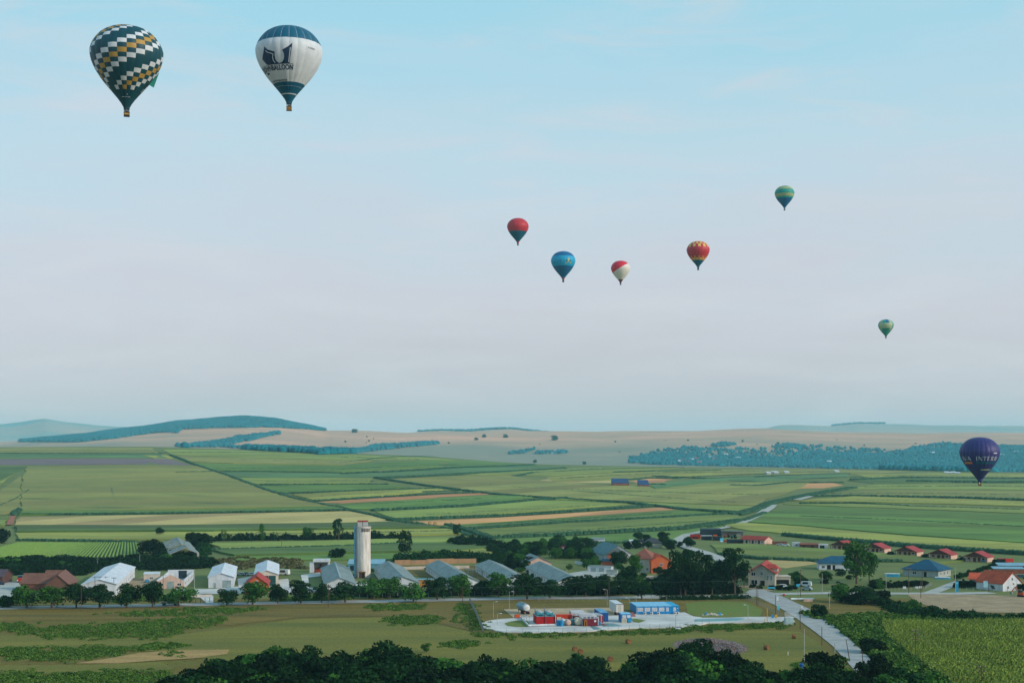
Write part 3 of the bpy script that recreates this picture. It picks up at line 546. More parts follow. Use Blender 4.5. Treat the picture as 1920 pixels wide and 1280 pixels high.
def rigging(root, R, detail, basketmat, style, people=(), cloth_band=None):
    """burner, cables, basket (and crew) under the mouth"""
    zm = -1.53 * R; rm = 0.085 * R
    bs = 0.075 * R; zb = zm - 0.085 * R - 0.13 * R * 0; top = zb - 0.055 * R; bot = top - 0.125 * R * 0.85
    b = MB()
    n = 12 if detail else 6
    for k in range(n // 2 * 2):
        a = 2 * math.pi * k / n; sx, sy = (1 if math.cos(a) > 0 else -1), (1 if math.sin(a) > 0 else -1)
        b.tube((rm * math.cos(a), rm * math.sin(a), zm), (sx * bs * .8, sy * bs * .8, top), 0.012 * R if not detail else 0.005 * R, n=4)
    b.build('cables', K_rope, root)
    m = MB(); m.box(-bs * .7, bs * .7, -bs * .7, bs * .7, zb - 0.02 * R, zb); m.box(-bs * .3, bs * .3, -bs * .3, bs * .3, zb, zb + .04 * R)
    for sx in (-1, 1):
        for sy in (-1, 1): m.tube((sx * bs * .85, sy * bs * .85, top), (sx * bs * .65, sy * bs * .65, zb), 0.008 * R, n=5)
    m.build('burner', K_steel, root)
    w = MB(); q = bs * 1.05; wall = 0.012 * R
    w.prism([(-q, top), (-q * .9, bot), (q * .9, bot), (q, top), (q - wall, top), (q * .9 - wall, bot + wall), (-q * .9 + wall, bot + wall), (-q + wall, top)], -q * .8, q * .8)
    w.box(-q, q, -q * .8 - wall, -q * .8, bot, top); w.box(-q, q, q * .8, q * .8 + wall, bot, top)
    bk = w.build('basket', basketmat, root)
    r_ = MB()
    for z in (top, bot + .1 * (top - bot)): r_.box(-q * 1.06, q * 1.06, -q * .9, -q * .8 - wall * .5, z - .006 * R, z + .012 * R); r_.box(-q * 1.06, q * 1.06, q * .8 + wall * .5, q * .9, z - .006 * R, z + .012 * R)
    r_.build('rim', K_wickd, bk)
    if cloth_band:
        c_ = MB(); c_.box(-q * .8, q * .8, -q * .8 - wall * 2.2, -q * .8 - wall * 1.2, bot + .3 * (top - bot), bot + .75 * (top - bot)); c_.build('banner', cloth_band, bk)
    return top, bot, bs
def crew(root, R, x, top, shirt):
    """upper body of a passenger standing in the basket"""
    px = x
    p = MB(); h = 1.75; f = top - 1.05
    p.lathe([(.10, f + .05), (.14, f + .5), (.17, f + .95), (.19, f + 1.2), (.20, f + 1.4), (.12, f + 1.48), (.06, f + 1.52)], 8, (px, 0, 0))
    for s in (-1, 1): p.tube((px + s * .2, 0, f + 1.42), (px + s * .27, -.1, f + 1.1), .055, .045); p.tube((px + s * .27, -.1, f + 1.1), (px + s * .2, -.35, f + 1.12), .045, .035)
    o = p.build('person', shirt, root, smooth=True)
    hd = MB(); hd.lathe([(.03, f + 1.5), (.08, f + 1.54), (.1, f + 1.64), (.09, f + 1.72), (.03, f + 1.77)], 8, (px, 0, 0)); hd.build('head', K_skin, o, smooth=True)
def balloon(label, px, py_w, wpx, dia, rows, mats, cellmat, ng=24, gores=False, basket=K_wickd, skirt=None, seams=False, scoop=None, extra=None, cell=None, spin=0.0):
    """px, py_w: column of the axis and photo row of the widest ring; wpx: width in photo pixels"""
    d = dia * FPX / wpx; c = at(px, py_w, d); R = dia / 2
    root = empty('hot_air_balloon', c, -math.atan2(c.x, c.y), label, 'balloon', 'hot-air balloons in the sky')
    if gores:
        for i in range(ng):
            me = gore_mesh('gore', i, ng, R, 0.0, 1.0, rows, mats, (lambda v, a, i=i: cellmat(v, a, i)))
            g = link(bpy.data.objects.new('gore', me), root)
            if cell: cell(g, i, ng, R)
    else:
        Vs = []; 
        nt_ = ng * 4; th = np.linspace(0, 2 * math.pi, nt_, endpoint=False); vv = np.linspace(0, 1, rows + 1)
        TH, V_ = np.meshgrid(th, vv); Pn = bsurf(TH, V_, R, ng).reshape(-1, 3)
        F = [(r * nt_ + q, (r + 1) * nt_ + q, (r + 1) * nt_ + (q + 1) % nt_, r * nt_ + (q + 1) % nt_) for r in range(rows) for q in range(nt_)]
        mi = [cellmat(0.5 * (vv[r] + vv[r + 1]), (th[q] + math.pi / nt_), int(q // 4)) for r in range(rows) for q in range(nt_)]
        me = grid_mesh('envelope', Pn, F, mats, mi); me.polygons.foreach_set('use_smooth', [True] * len(me.polygons))
        link(bpy.data.objects.new('envelope', me), root)
    cap = MB(); cap.lathe([(0.001 * R, .736 * R), (0.05 * R, .734 * R), (0.05 * R, .728 * R)], 12); cap.build('crown_ring', mats[cellmat(0, 0, 0)], root)
    sk = MB(); sk.lathe([(.085 * R, -1.53 * R), (.07 * R, -1.585 * R), (.066 * R, -1.585 * R), (.08 * R, -1.53 * R)], 16); sk.build('mouth_ring', skirt or mats[cellmat(1, 0, 0)], root)
    if scoop:                                                     # one-sided scoop hanging below the mouth
        Pn = []; nn = 8
        for a in np.linspace(-1.2, 1.2, nn + 1):
            a2 = a + 0.75
            for rr, zz in ((.15, -1.42), (.085 - .03 * abs(a) / 1.2, -1.53 - .10 * math.cos(a * 1.2))): Pn.append((math.sin(a2) * rr * R, -math.cos(a2) * rr * R, zz * R - .01 * R))
        F = [(2 * q, 2 * q + 1, 2 * q + 3, 2 * q + 2) for q in range(nn)]
        me = grid_mesh('scoop', Pn, F, [scoop]); so = link(bpy.data.objects.new('scoop', me), root)
        so_m = so.modifiers.new('thickness', 'SOLIDIFY'); so_m.thickness = 0.05
    if seams:
        s_ = MB()
        for i in range(ng):
            a = 2 * math.pi * i / ng
            v = np.linspace(seams[0], seams[1], 22); pts = bsurf(np.full(22, a), v, R, ng, lift=.025)
            pr = bsurf(np.full(22, a + seams[2] / R), v, R, ng, lift=.03); pl = bsurf(np.full(22, a - seams[2] / R), v, R, ng, lift=.03)
            s_.add([tuple(p) for p in np.concatenate([pl, pr])], [(j, 22 + j, 23 + j, j + 1) for j in range(21)])
        s_.build('seam_tapes', K_seam, root)
    top, bot, bs = rigging(root, R, gores, basket, 0, cloth_band=extra)
    return root, R, c, top
def inv(c, R, px, py):
    """(theta, v) on the envelope seen at a photo pixel"""
    th, v = np.meshgrid(np.linspace(-1.75, 1.75, 500), np.linspace(0.05, 1, 400))
    p = bsurf(th, v, R, 24, bulge=0.0); rz = -math.atan2(c.x, c.y); cs, sn = math.cos(rz), math.sin(rz)
    X = c.x + p[..., 0] * cs - p[..., 1] * sn; Y = c.y + p[..., 0] * sn + p[..., 1] * cs; Z = c.z + p[..., 2]
    u = CX + FPX * X / Y; w = HY - FPX * (Z - CAMZ) / Y
    # keep the side that faces the camera
    e = (u - px) ** 2 + (w - py) ** 2 + np.where(np.abs(th) > 1.45, 50, 0); k = np.unravel_index(np.argmin(e), e.shape)
    return float(th[k]), float(v[k])
def printed(root, R, ng, name, faces_bm, m, lift=0.05):
    """flat print given as a bmesh in (theta, v) -> wrapped on the envelope"""
    bm = faces_bm; xs = [v.co.x for v in bm.verts]; ys = [v.co.y for v in bm.verts]
    for lo, hi, st, no in ((min(xs), max(xs), 0.05, (1, 0, 0)), (min(ys), max(ys), 0.03, (0, 1, 0))):
        n = int((hi - lo) / st)
        for q in range(1, n + 1):
            t = lo + q * (hi - lo) / (n + 1)
            bmesh.ops.bisect_plane(bm, geom=bm.verts[:] + bm.edges[:] + bm.faces[:], plane_co=(t, 0, 0) if no[0] else (0, t, 0), plane_no=no)
    bmesh.ops.triangulate(bm, faces=[f for f in bm.faces if len(f.verts) > 4])
    co = np.array([(v.co.x, v.co.y) for v in bm.verts]); p = bsurf(co[:, 0], co[:, 1], R, ng, lift=lift)
    for v, q in zip(bm.verts, p): v.co = q
    me = bpy.data.meshes.new(name); bm.to_mesh(me); bm.free(); me.materials.append(m)
    return link(bpy.data.objects.new(name, me), root)
def poly_bm(polys):
    bm = bmesh.new()
    for poly in polys: bm.faces.new([bm.verts.new((a, b, 0)) for a, b in poly])
    bm.normal_update(); bmesh.ops.triangulate(bm, faces=bm.faces[:], ngon_method='EAR_CLIP')
    return bm
def text_bm(s, th0, th1, v_base, v_top, bold=0.02, shear=0.0):
    cu = bpy.data.curves.new('lettering', 'FONT'); cu.body = s; cu.resolution_u = 3; cu.offset = bold
    o = bpy.data.objects.new('lettering', cu); COL.objects.link(o); dg = bpy.context.evaluated_depsgraph_get(); dg.update()
    me = bpy.data.meshes.new_from_object(o.evaluated_get(dg)); bm = bmesh.new(); bm.from_mesh(me)
    bpy.data.objects.remove(o); bpy.data.curves.remove(cu); bpy.data.meshes.remove(me)
    bmesh.ops.remove_doubles(bm, verts=bm.verts[:], dist=1e-4)
    x0 = min(v.co.x for v in bm.verts); x1 = max(v.co.x for v in bm.verts); y0 = min(v.co.y for v in bm.verts); y1 = max(v.co.y for v in bm.verts)
    for v in bm.verts: v.co = ((th0 + (th1 - th0) * (v.co.x - x0) / (x1 - x0)), v_base + (v_top - v_base) * (v.co.y - y0) / (y1 - y0), 0)
    return bm
def serif_bm(s, th0, th1, v_base, v_top):
    """roman capitals from thick and thin strokes with serifs"""
    G = {'I': ([((.5, 0), (.5, 1), .16)], .5), 'N': ([((.14, 0), (.14, 1), .07), ((.12, 1), (.86, 0), .16), ((.86, 0), (.86, 1), .07)], 1.0), 'V': ([((.1, 1), (.5, 0), .16), ((.5, 0), (.9, 1), .07)], .95), 'A': ([((.1, 0), (.5, 1), .07), ((.5, 1), (.9, 0), .16), ((.26, .36), (.72, .36), .06)], .95),
         'T': ([((.5, 0), (.5, 1), .16), ((.06, .95), (.94, .95), .08), ((.08, .78), (.08, .98), .05), ((.92, .78), (.92, .98), .05)], .9), 'E': ([((.22, 0), (.22, 1), .16), ((.2, .95), (.85, .95), .07), ((.2, .52), (.68, .52), .07), ((.2, .05), (.9, .05), .07)], .85),
         'R': ([((.2, 0), (.2, 1), .16), ((.2, .95), (.6, .93), .08), ((.6, .95), (.76, .74), .12), ((.76, .76), (.58, .5), .12), ((.2, .5), (.62, .5), .07), ((.48, .5), (.92, 0), .14)], .95), 'H': ([((.18, 0), (.18, 1), .16), ((.82, 0), (.82, 1), .16), ((.18, .52), (.82, .52), .07)], 1.05), ' ': ([], .5)}
    tot = sum(G[c][1] for c in s) + .12 * (len(s) - 1); x = 0; bm = bmesh.new()
    for c in s:
        st, w = G[c]
        def quad(a, b, c_, d):
            bm.faces.new([bm.verts.new((th0 + (th1 - th0) * (x + p[0] * w) / tot, v_base + (v_top - v_base) * p[1], 0)) for p in (a, b, c_, d)])
        for (ax, ay), (bx, by), t in st:
            dx, dy = bx - ax, by - ay; l = math.hypot(dx * w, dy); nx, ny = -dy / l * t / 2 / w * 1.0, dx * w / l * t / 2
            quad((ax + nx, ay + ny), (ax - nx, ay - ny), (bx - nx, by - ny), (bx + nx, by + ny))
            if abs(dy) > .9:
                for ex, ey in ((ax, ay), (bx, by)):
                    if ey < .02: quad((ex - t * .95 / w, 0), (ex + t * .95 / w, 0), (ex + t * .95 / w, .045), (ex - t * .95 / w, .045))
                    elif ey > .98 and not (c == 'A'): quad((ex - t * .95 / w, .955), (ex + t * .95 / w, .955), (ex + t * .95 / w, 1), (ex - t * .95 / w, 1))
        x += w + .12
    return bm
# --- chequered balloon: dark teal with climbing white and gold squares, each square a panel of its gore
NR = 24
def chq(v, a, i): return 0
def chq_cells(g, i, ng, R):
    for j in range(3, NR - 4):
        k = (j + i) % 8
        if k in (0, 4, 2):
            me = gore_mesh('panel', i, ng, R, j / NR, (j + 1) / NR, 2, [K_gold if k == 2 else K_white], lambda v, a: 0)
            me.transform(Matrix.Scale(1.0016, 4)); link(bpy.data.objects.new('panel', me), g)
rt, R1, c1, tp = balloon('large dark balloon chequered with white and gold squares, far left', 237.5, 99.5, 134, 19.0, NR * 1, [K_dark], chq, gores=True, cell=chq_cells, basket=K_wickd, skirt=K_dark, extra=K_gold)
for x, m in ((-.35, K_white), (.1, K_red), (.42, K_white)): crew(rt, R1, x, tp, m)
fl = MB(); fl.add([(.86 * R1, -.3 * R1, -.62 * R1), (.60 * R1, -.3 * R1, -.93 * R1), (.73 * R1, -.3 * R1, -1.0 * R1), (.88 * R1, -.3 * R1, -.56 * R1)], [(0, 1, 2, 3)])
fo = fl.build('flag', K_green2, rt); fo.modifiers.new('thickness', 'SOLIDIFY').thickness = .03
for q, (a0, a1) in enumerate(((-.55, -.2), (-.15, .0), (.08, .4))): printed(rt, R1, 24, 'lettering', poly_bm([[(a0 + (a1 - a0) * k / 5, .905), (a0 + (a1 - a0) * (k + .7) / 5, .905), (a0 + (a1 - a0) * (k + .7) / 5, .911), (a0 + (a1 - a0) * k / 5, .911)] for k in range(5)]), K_white)
printed(rt, R1, 24, 'emblem', poly_bm([[(.05, .875), (.09, .88), (.05, .893), (.01, .88)]]), K_white)
# --- white balloon with petrol crown and the word CROWNBALLOON
def wht(v, a, i): return 1 if v < .372 or v > .795 else 0
rt, R2, c2, tp = balloon('large white balloon with petrol blue crown, crown emblem and lettering', 542, 97, 124.5, 18.0, 54, [K_white, K_blue], wht, gores=True, basket=K_wick, skirt=K_blue, seams=(.03, .369, .05))
def Z2(X, Y): return inv(c2, R2, 450 + X / 6.4, 30 + Y / 6.4)
crown = [(292, 368), (335, 408), (418, 428), (415, 480), (425, 520), (445, 553), (475, 567), (505, 555), (525, 525), (532, 490), (525, 450), (507, 408), (565, 375), (628, 325), (612, 440), (595, 572), (530, 572), (470, 576), (400, 583), (330, 592), (268, 525), (285, 450)]
printed(rt, R2, 24, 'crown_emblem', poly_bm([[Z2(*p) for p in crown]]), K_navy, .06)
def stroke(pts, w):
    out = []
    for a, b in zip(pts[:-1], pts[1:]):
        dx, dy = b[0] - a[0], b[1] - a[1]; l = math.hypot(dx, dy); nx, ny = -dy / l * w / 2, dx / l * w / 2
        out.append([Z2(a[0] + nx, a[1] + ny), Z2(a[0] - nx, a[1] - ny), Z2(b[0] - nx, b[1] - ny), Z2(b[0] + nx, b[1] + ny)])
    return out
printed(rt, R2, 24, 'emblem_lines', poly_bm(stroke([(306, 418), (330, 438), (398, 458), (392, 500), (405, 540), (425, 566)], 8) + stroke([(605, 378), (585, 555)], 10)), K_white, .11)
tR, vB = Z2(634, 650); _, vT = Z2(634, 584); tB, _ = Z2(385, 655)
wl = (tR - tB) / 7.0
printed(rt, R2, 24, 'lettering', text_bm('CROWNBALLOON', tR - wl * 12.3, tR, vB, vT, .03), K_navy, .06)
printed(rt, R2, 24, 'lettering_line', poly_bm([[(tR - wl * 12.3 + q * wl * 12.3 / 12, vT - .008), (tR - wl * 12.3 + (q + 1) * wl * 12.3 / 12, vT - .008), (tR - wl * 12.3 + (q + 1) * wl * 12.3 / 12, vT - .0045), (tR - wl * 12.3 + q * wl * 12.3 / 12, vT - .0045)] for q in range(12)]), K_navy, .06)
printed(rt, R2, 24, 'emblem_tip', poly_bm([[Z2(328, 695), Z2(362, 684), Z2(350, 722)]]), K_navy, .06)
t1_, v1_ = Z2(566, 780); _, v2_ = Z2(566, 760)
printed(rt, R2, 24, 'lettering', text_bm('WWW.CROWNBALLOON.DE', t1_ - 1.15, t1_, v1_, v2_, .03), K_navy, .06)
t1_, v1_ = Z2(893, 415); t0_, _ = Z2(815, 400); _, v2_ = Z2(893, 392)
printed(rt, R2, 24, 'registration', text_bm('D-OCBO', t0_, t1_, v1_, v2_, .0), K_navy, .06)
for v_, h_, m_ in ((.838, .003, K_seam), (.915, .010, K_white)): printed(rt, R2, 24, 'hoop_line', poly_bm([[(-3.1 + q * .31, v_), (-3.1 + (q + 1) * .31, v_), (-3.1 + (q + 1) * .31, v_ + h_), (-3.1 + q * .31, v_ + h_)] for q in range(20)]), m_, .05)
for x, m in ((-.4, K_white), (.35, K_blue)): crew(rt, R2, x, tp, m)
# --- the smaller balloons
balloon('red balloon with dark blue lower half, high left of centre', 971, 424, 40.5, 18, 40, [K_red, K_blue], lambda v, a, i: 1 if v > .60 else 0, scoop=K_red)
rt, R3, c3, _ = balloon('blue balloon with a paler blue belt and small figure emblem', 1056, 488, 46, 19, 40, [K_cyan2, K_cyan], lambda v, a, i: 1 if .335 < v < .60 else 0, scoop=K_red)
def Z3(X, Y): return inv(c3, R3, 930 + X / 6.857, 390 + Y / 6.857)
printed(rt, R3, 24, 'emblem', poly_bm([[Z3(918, 690), Z3(918, 645), Z3(945, 645), Z3(945, 690)], [Z3(888, 712), Z3(905, 690), Z3(925, 690), Z3(900, 712)], [Z3(945, 690), Z3(962, 690), Z3(965, 712), Z3(950, 712)]]), K_khaki, .06)
printed(rt, R3, 24, 'emblem_shade', poly_bm([[Z3(898, 690), Z3(918, 655), Z3(918, 690)], [Z3(945, 655), Z3(962, 690), Z3(945, 690)]]), K_navy, .07)  # dark triangles printed beside the figure
def rw(v, a, i):
    r, z = prof(v); s = float(z) - 0.62 * math.sin(a) * float(r) - 0.05
    return 2 if v > .885 else (0 if s > -.12 * 1 else 1)
balloon('small red and cream balloon split by a slanting line', 1163.5, 502, 36, 17, 60, [K_red2, K_cream, K_maroon], rw, scoop=K_maroon)
def ry(v, a, i):
    if v < .16: return 2
    if .16 <= v < .26: return 3 if i % 2 else 0
    if .26 <= v < .36: return 3 if (i + 1) % 2 else 0
    if v > .76: return 1
    if v > .70: return 3 if i % 2 else 2
    if v > .63: return 0 if i % 2 else 2
    return 0
balloon('red balloon with chequered yellow crown and blue-green base', 1309, 468, 43, 18.5, 60, [K_red, K_blue, K_orange, K_yel], ry, scoop=K_blue)
def tg(v, a, i):
    if .19 < v < .32 or .47 < v < .565: return 2 if (i + int(v * 60)) % 2 else 3
    if .32 <= v <= .47: return 1 if (i // 2 + int(v * 30)) % 2 else 0
    return 4 if v > .62 else 0
balloon('teal balloon with two khaki chequered bands, highest on the right', 1471, 362, 36.5, 17, 60, [K_green, K_green2, K_khaki, cloth('olive', '#8f9a5c'), K_cyan2], tg, skirt=K_white)
def st(v, a, i):
    if 7 <= i <= 16 and False: return 0
    k = (i // 2) % 3
    if v > .70: return 0 if k else 2
    if v < .36: return (3, 1, 2)[k]
    return (2, 1, 0)[k] if math.cos(a) < .75 else (0 if v > .58 else 1)
balloon('smallest balloon, green and khaki upright stripes, above the right fields', 1661, 609, 28.5, 17, 50, [K_green2, K_khaki, K_green, K_cyan2], st, scoop=K_maroon)
rt, R4, c4, tp = balloon('purple balloon with white lettering low over the right fields', 1837, 846, 73, 18.5, 54, [K_purple], lambda v, a, i: 0, gores=True, scoop=K_purple, basket=K_wick, seams=(.03, .5, .012))
def Z4(X, Y): return inv(c4, R4, 1770 + X / 10.67, 800 + Y / 10.67)
a1, vb = Z4(640, 672); _, vt = Z4(640, 592); a2, _ = Z4(1040, 672); a3, _ = Z4(392, 668); a4, _ = Z4(545, 672)
wl = (a2 - a1) / 6
printed(rt, R4, 24, 'lettering', serif_bm('INTERH', a1, a2 - .05, vb, vt), K_white, .06)
printed(rt, R4, 24, 'lettering', serif_bm('IVA', a3, a4, vb, vt), K_white, .06)
def bar(X0, Y0, X1, Y1, m, nm='stripe'):
    p, q = Z4(X0, Y0), Z4(X1, Y1); n = 8
    printed(rt, R4, 24, nm, poly_bm([[(p[0] + (q[0] - p[0]) * k / n, p[1]), (p[0] + (q[0] - p[0]) * (k + 1) / n, p[1]), (p[0] + (q[0] - p[0]) * (k + 1) / n, q[1]), (p[0] + (q[0] - p[0]) * k / n, q[1])] for k in range(n)]), m, .06)
bar(412, 698, 575, 738, K_orange); bar(640, 698, 1010, 738, K_blue); bar(735, 845, 905, 868, K_khaki); bar(525, 845, 575, 866, K_blue); bar(995, 515, 1055, 533, K_white)
tq, vq = Z4(880, 728); tq2, _ = Z4(960, 728); _, vq2 = Z4(880, 706)
printed(rt, R4, 24, 'lettering', text_bm('TEAM', tq, tq2, vq, vq2, 0), K_cyan, .1) if False else None
fm = MB(); fm.lathe([(.04, -1.66 * R4), (.28, -1.58 * R4), (.24, -1.5 * R4), (.03, -1.40 * R4)], 8, (.1, -.3, 0)); fm.build('flame', K_fire, rt, smooth=True)
# ------------------------------------------------------------ buildings of the village
def wallm(n, c, c2=None, **k): return mat('wall_' + n, c, 0.9, var=0.12, c2=c2, scale=0.5, stretch=(1, 1, .35), **k)
def roofm(n, c, c2=None, **k): return mat('roof_' + n, c, 0.8, var=0.2, c2=c2, scale=0.35, stretch=(.5, 1, 2.5), fine=0.28, **k)
w_white = wallm('white', '#c9cdd2', '#aeb4ba'); w_cream = wallm('cream', '#cbbfb2', '#b3a698'); w_pink = wallm('pink', '#cfae9e', '#b99a8c'); w_orange = wallm('orange', '#c4653a', '#b0583a'); w_brown = wallm('brown', '#5a3c34', '#4a3230'); w_grey = wallm('grey', '#a5aaa6', '#8f9692'); w_brick = wallm('brick', '#855040', '#704438'); w_conc = wallm('concrete', '#b9b7b0', '#98968f'); w_dark = wallm('dark', '#20313a', '#1a2830'); w_blue = wallm('blue', '#1a76ac', '#16699c')
w_tan = wallm('tan', '#a88060', '#8e7458'); w_stucco = wallm('stucco', '#aaa698', '#95938a')
r_metal = roofm('white_metal', '#ccd0d6', '#b2b8be'); r_slate = roofm('grey_fibre', '#82908f', '#5f6f70'); r_brown = roofm('brown_tile', '#765044', '#68463c'); r_red = roofm('red_tile', '#a0392f', '#8c2f2a'); r_orange = roofm('orange_tile', '#c05030', '#a8452c'); r_cabin = roofm('cabin_red', '#9c3a3a', '#8a3034'); r_blue = roofm('blue_tile', '#17506a', '#134258'); r_dark = roofm('dark', '#3c3f46', '#32353c'); r_teal = roofm('green_slate', '#57787c', '#4a686c'); r_maroon = roofm('purple_tile', '#544650', '#463c46'); r_sky = roofm('blue_sheet', '#7fa6b6', '#6c94a6'); r_ridge = roofm('ridge', '#a8b4b4')
g_glass = mat('window_glass', '#22323a', 0.15, var=0.1, spec=0.6); g_frame = mat('frame_white', '#d6d8da', 0.6, var=0.05); g_dark = mat('opening_dark', '#15191b', 0.9); d_wood = mat('door_wood', '#5a3a2a', 0.7); d_grey = mat('door_grey', '#8fa0a0', 0.6); d_red = mat('door_red', '#6e2a30', 0.6); d_green = mat('door_green', '#1f4a48', 0.6); m_steel = mat('steel', '#8c979c', 0.5, metal=0.5); m_pole = mat('pole_wood', '#5b4a3e', 0.9); m_cpole = mat('pole_concrete', '#a8a8a0', 0.9); m_tyre = mat('tyre', '#15181a', 0.9); m_yellow = mat('yellow_paint', '#d8a020', 0.6); m_cyanp = mat('cyan_paint', '#2fa6cc', 0.6); m_whitep = mat('white_paint', '#d6dadc', 0.5); m_redp = mat('red_paint', '#b01818', 0.6); m_orangep = mat('orange_paint', '#c85020', 0.6)
def yawed(A, B): d = B - A; return math.atan2(-d.x, d.y), math.hypot(d.x, d.y)
def opening(root, face, w, Lg, u, z0, ww, hh, what='window', m=None, mullion=True):
    """window or door set on a wall: F front, R right, L left side"""
    def box(t, x0, x1, za, zb, d0, d1):
        if face == 'F': t.box(x0, x1, -d1, -d0, za, zb)
        elif face == 'R': t.box(w / 2 + d0, w / 2 + d1, x0, x1, za, zb)
        else: t.box(-w / 2 - d1, -w / 2 - d0, x0, x1, za, zb)
    if what == 'window':
        t = MB(); box(t, u - ww / 2, u + ww / 2, z0, z0 + hh, -.05, .06); f = t.build('window', m or g_frame, root)
        q = ww / 2 - .1
        t = MB(); 
        if mullion: box(t, u - q, u - .05, z0 + .1, z0 + hh - .1, .0, .075); box(t, u + .05, u + q, z0 + .1, z0 + hh - .1, .0, .075)
        else: box(t, u - q, u + q, z0 + .1, z0 + hh - .1, .0, .075)
        t.build('pane', g_glass, f); return f
    t = MB(); box(t, u - ww / 2, u + ww / 2, z0, z0 + hh, -.05, .05); return t.build(what, m or d_wood, root)
def gable(name, label, f, b, w, eave, ridge, wall, roof, over=0.45, ops=(), cat='house', group=None, ridgecap=None, L=None, plinth=False):
    A = P(*f, h=ridge); B = P(*b, h=ridge); rz, L0 = yawed(A, B); L = L or L0
    root = empty(name, (A.x, A.y, tz(A.x, A.y)), rz, label, cat, group)
    t = MB(); t.prism([(-w / 2, -.5), (w / 2, -.5), (w / 2, eave), (0, ridge - .05), (-w / 2, eave)], 0, L); t.build('wall', wall, root)
    th = .22; k = (ridge - eave) / (w / 2); ov = over
    for s in (-1, 1):
        r = MB(); x1 = s * (w / 2 + ov); z1 = eave - k * ov
        pl = [(0, ridge), (x1, z1), (x1, z1 + th), (0, ridge + th)]
        r.prism(pl if s > 0 else pl[::-1], -ov, L + ov); r.build('roof', roof, root)
    if ridgecap:
        r = MB(); r.prism([(-.3, ridge + th * .5), (.3, ridge + th * .5), (0, ridge + th + .12)], -ov, L + ov); r.build('ridge_cap', ridgecap, root)
    for o in ops: opening(root, o[0], w, L, *o[1:])
    return root, L
def hip(name, label, base, w, L, rz, eave, ridge, wall, roof, over=0.6, ops=(), cat='house', group=None, rl=None):
    """hipped house; base = photo pixel of the middle of its front wall at ground level"""
    A = P(*base); rz = math.radians(rz)
    root = empty(name, A, rz, label, cat, group)
    t = MB(); t.box(-w / 2, w / 2, 0, L, -.5, eave); t.build('wall', wall, root)
    o = over; rl = max(0, L - w) if rl is None else rl; cy = L / 2; hw = max(0, w - L) / 2
    r = MB(); e = [(-w / 2 - o, -o, eave), (w / 2 + o, -o, eave), (w / 2 + o, L + o, eave), (-w / 2 - o, L + o, eave)]
    r.add(e + [(x, y, z + .2) for x, y, z in e] + [(-hw, cy - rl / 2, ridge), (hw + .01, cy + rl / 2 if hw == 0 else cy, ridge)], [(3, 2, 1, 0), (0, 1, 5, 4), (1, 2, 6, 5), (2, 3, 7, 6), (3, 0, 4, 7), (4, 5, 9, 8) if hw else (4, 5, 8), (5, 6, 9) if hw else (5, 6, 9, 8), (6, 7, 8, 9) if hw else (6, 7, 9), (7, 4, 8) if hw else (7, 4, 8, 9)])
    r.build('roof', roof, root)
    for q in ops: opening(root, q[0], w, L, *q[1:])
    return root
def block(name, label, base, w, L, rz, h, wall, roof=None, ops=(), cat='shed', group=None, slope=0.0, over=.2, h0=-.4):
    """flat or mono-pitch box; base = photo pixel of the middle of its front wall at ground level"""
    A = P(*base); root = empty(name, A, math.radians(rz), label, cat, group)
    t = MB(); t.add([(-w / 2, 0, h0), (w / 2, 0, h0), (w / 2, L, h0), (-w / 2, L, h0), (-w / 2, 0, h), (w / 2, 0, h), (w / 2, L, h + slope), (-w / 2, L, h + slope)], [(3, 2, 1, 0), (4, 5, 6, 7), (0, 1, 5, 4), (1, 2, 6, 5), (2, 3, 7, 6), (3, 0, 4, 7)]); t.build('wall', wall, root)
    if roof:
        r = MB(); a, b_ = -over, L + over; k = slope / L
        r.add([(sx * (w / 2 + over), y, h + k * y + dz) for dz in (.02, .2) for sx, y in ((-1, a), (1, a), (1, b_), (-1, b_))], [(3, 2, 1, 0), (4, 5, 6, 7), (0, 1, 5, 4), (1, 2, 6, 5), (2, 3, 7, 6), (3, 0, 4, 7)]); r.build('roof', roof, root)
    for q in ops: opening(root, q[0], w, L, *q[1:])
    return root
W_, D_ = 'window', 'door'
BG = 'farm sheds along the main road'
# white barns
rt, Lb = gable('barn', 'long white metal barn with pale roof, leftmost of the white barns', (186, 1086), (225, 1055), 13, 4.6, 6.5, w_white, r_metal, cat='barn', group=BG, ops=[('F', 1.6, 2.7, 1.5, 1.2), ('F', -3.5, 2.7, 1.5, 1.2)])
for q in range(9): opening(rt, 'R', 13, Lb, 5 + q * (Lb - 10) / 8, 1.4, 1.6, 1.3)
gable('barn', 'short white barn with grey roller door and a small side door', (414.6, 1074), (422, 1055), 10.4, 4.4, 6.1, w_white, r_metal, cat='barn', group=BG, ops=[('F', 2.3, 0, 3.6, 3.1, D_, d_grey), ('F', -2.6, 0, 1.0, 2.1, D_, d_grey)])
rt, Lb = gable('barn', 'white barn with dark red and green sliding doors under a tan gable', (499.6, 1068.5), (502, 1050), 9.8, 4.7, 6.5, w_cream, r_metal, cat='barn', group=BG, ops=[('F', -1.5, 0, 4.6, 4.2, D_, d_red), ('F', 2.4, 0, 3.0, 4.2, D_, d_green)])
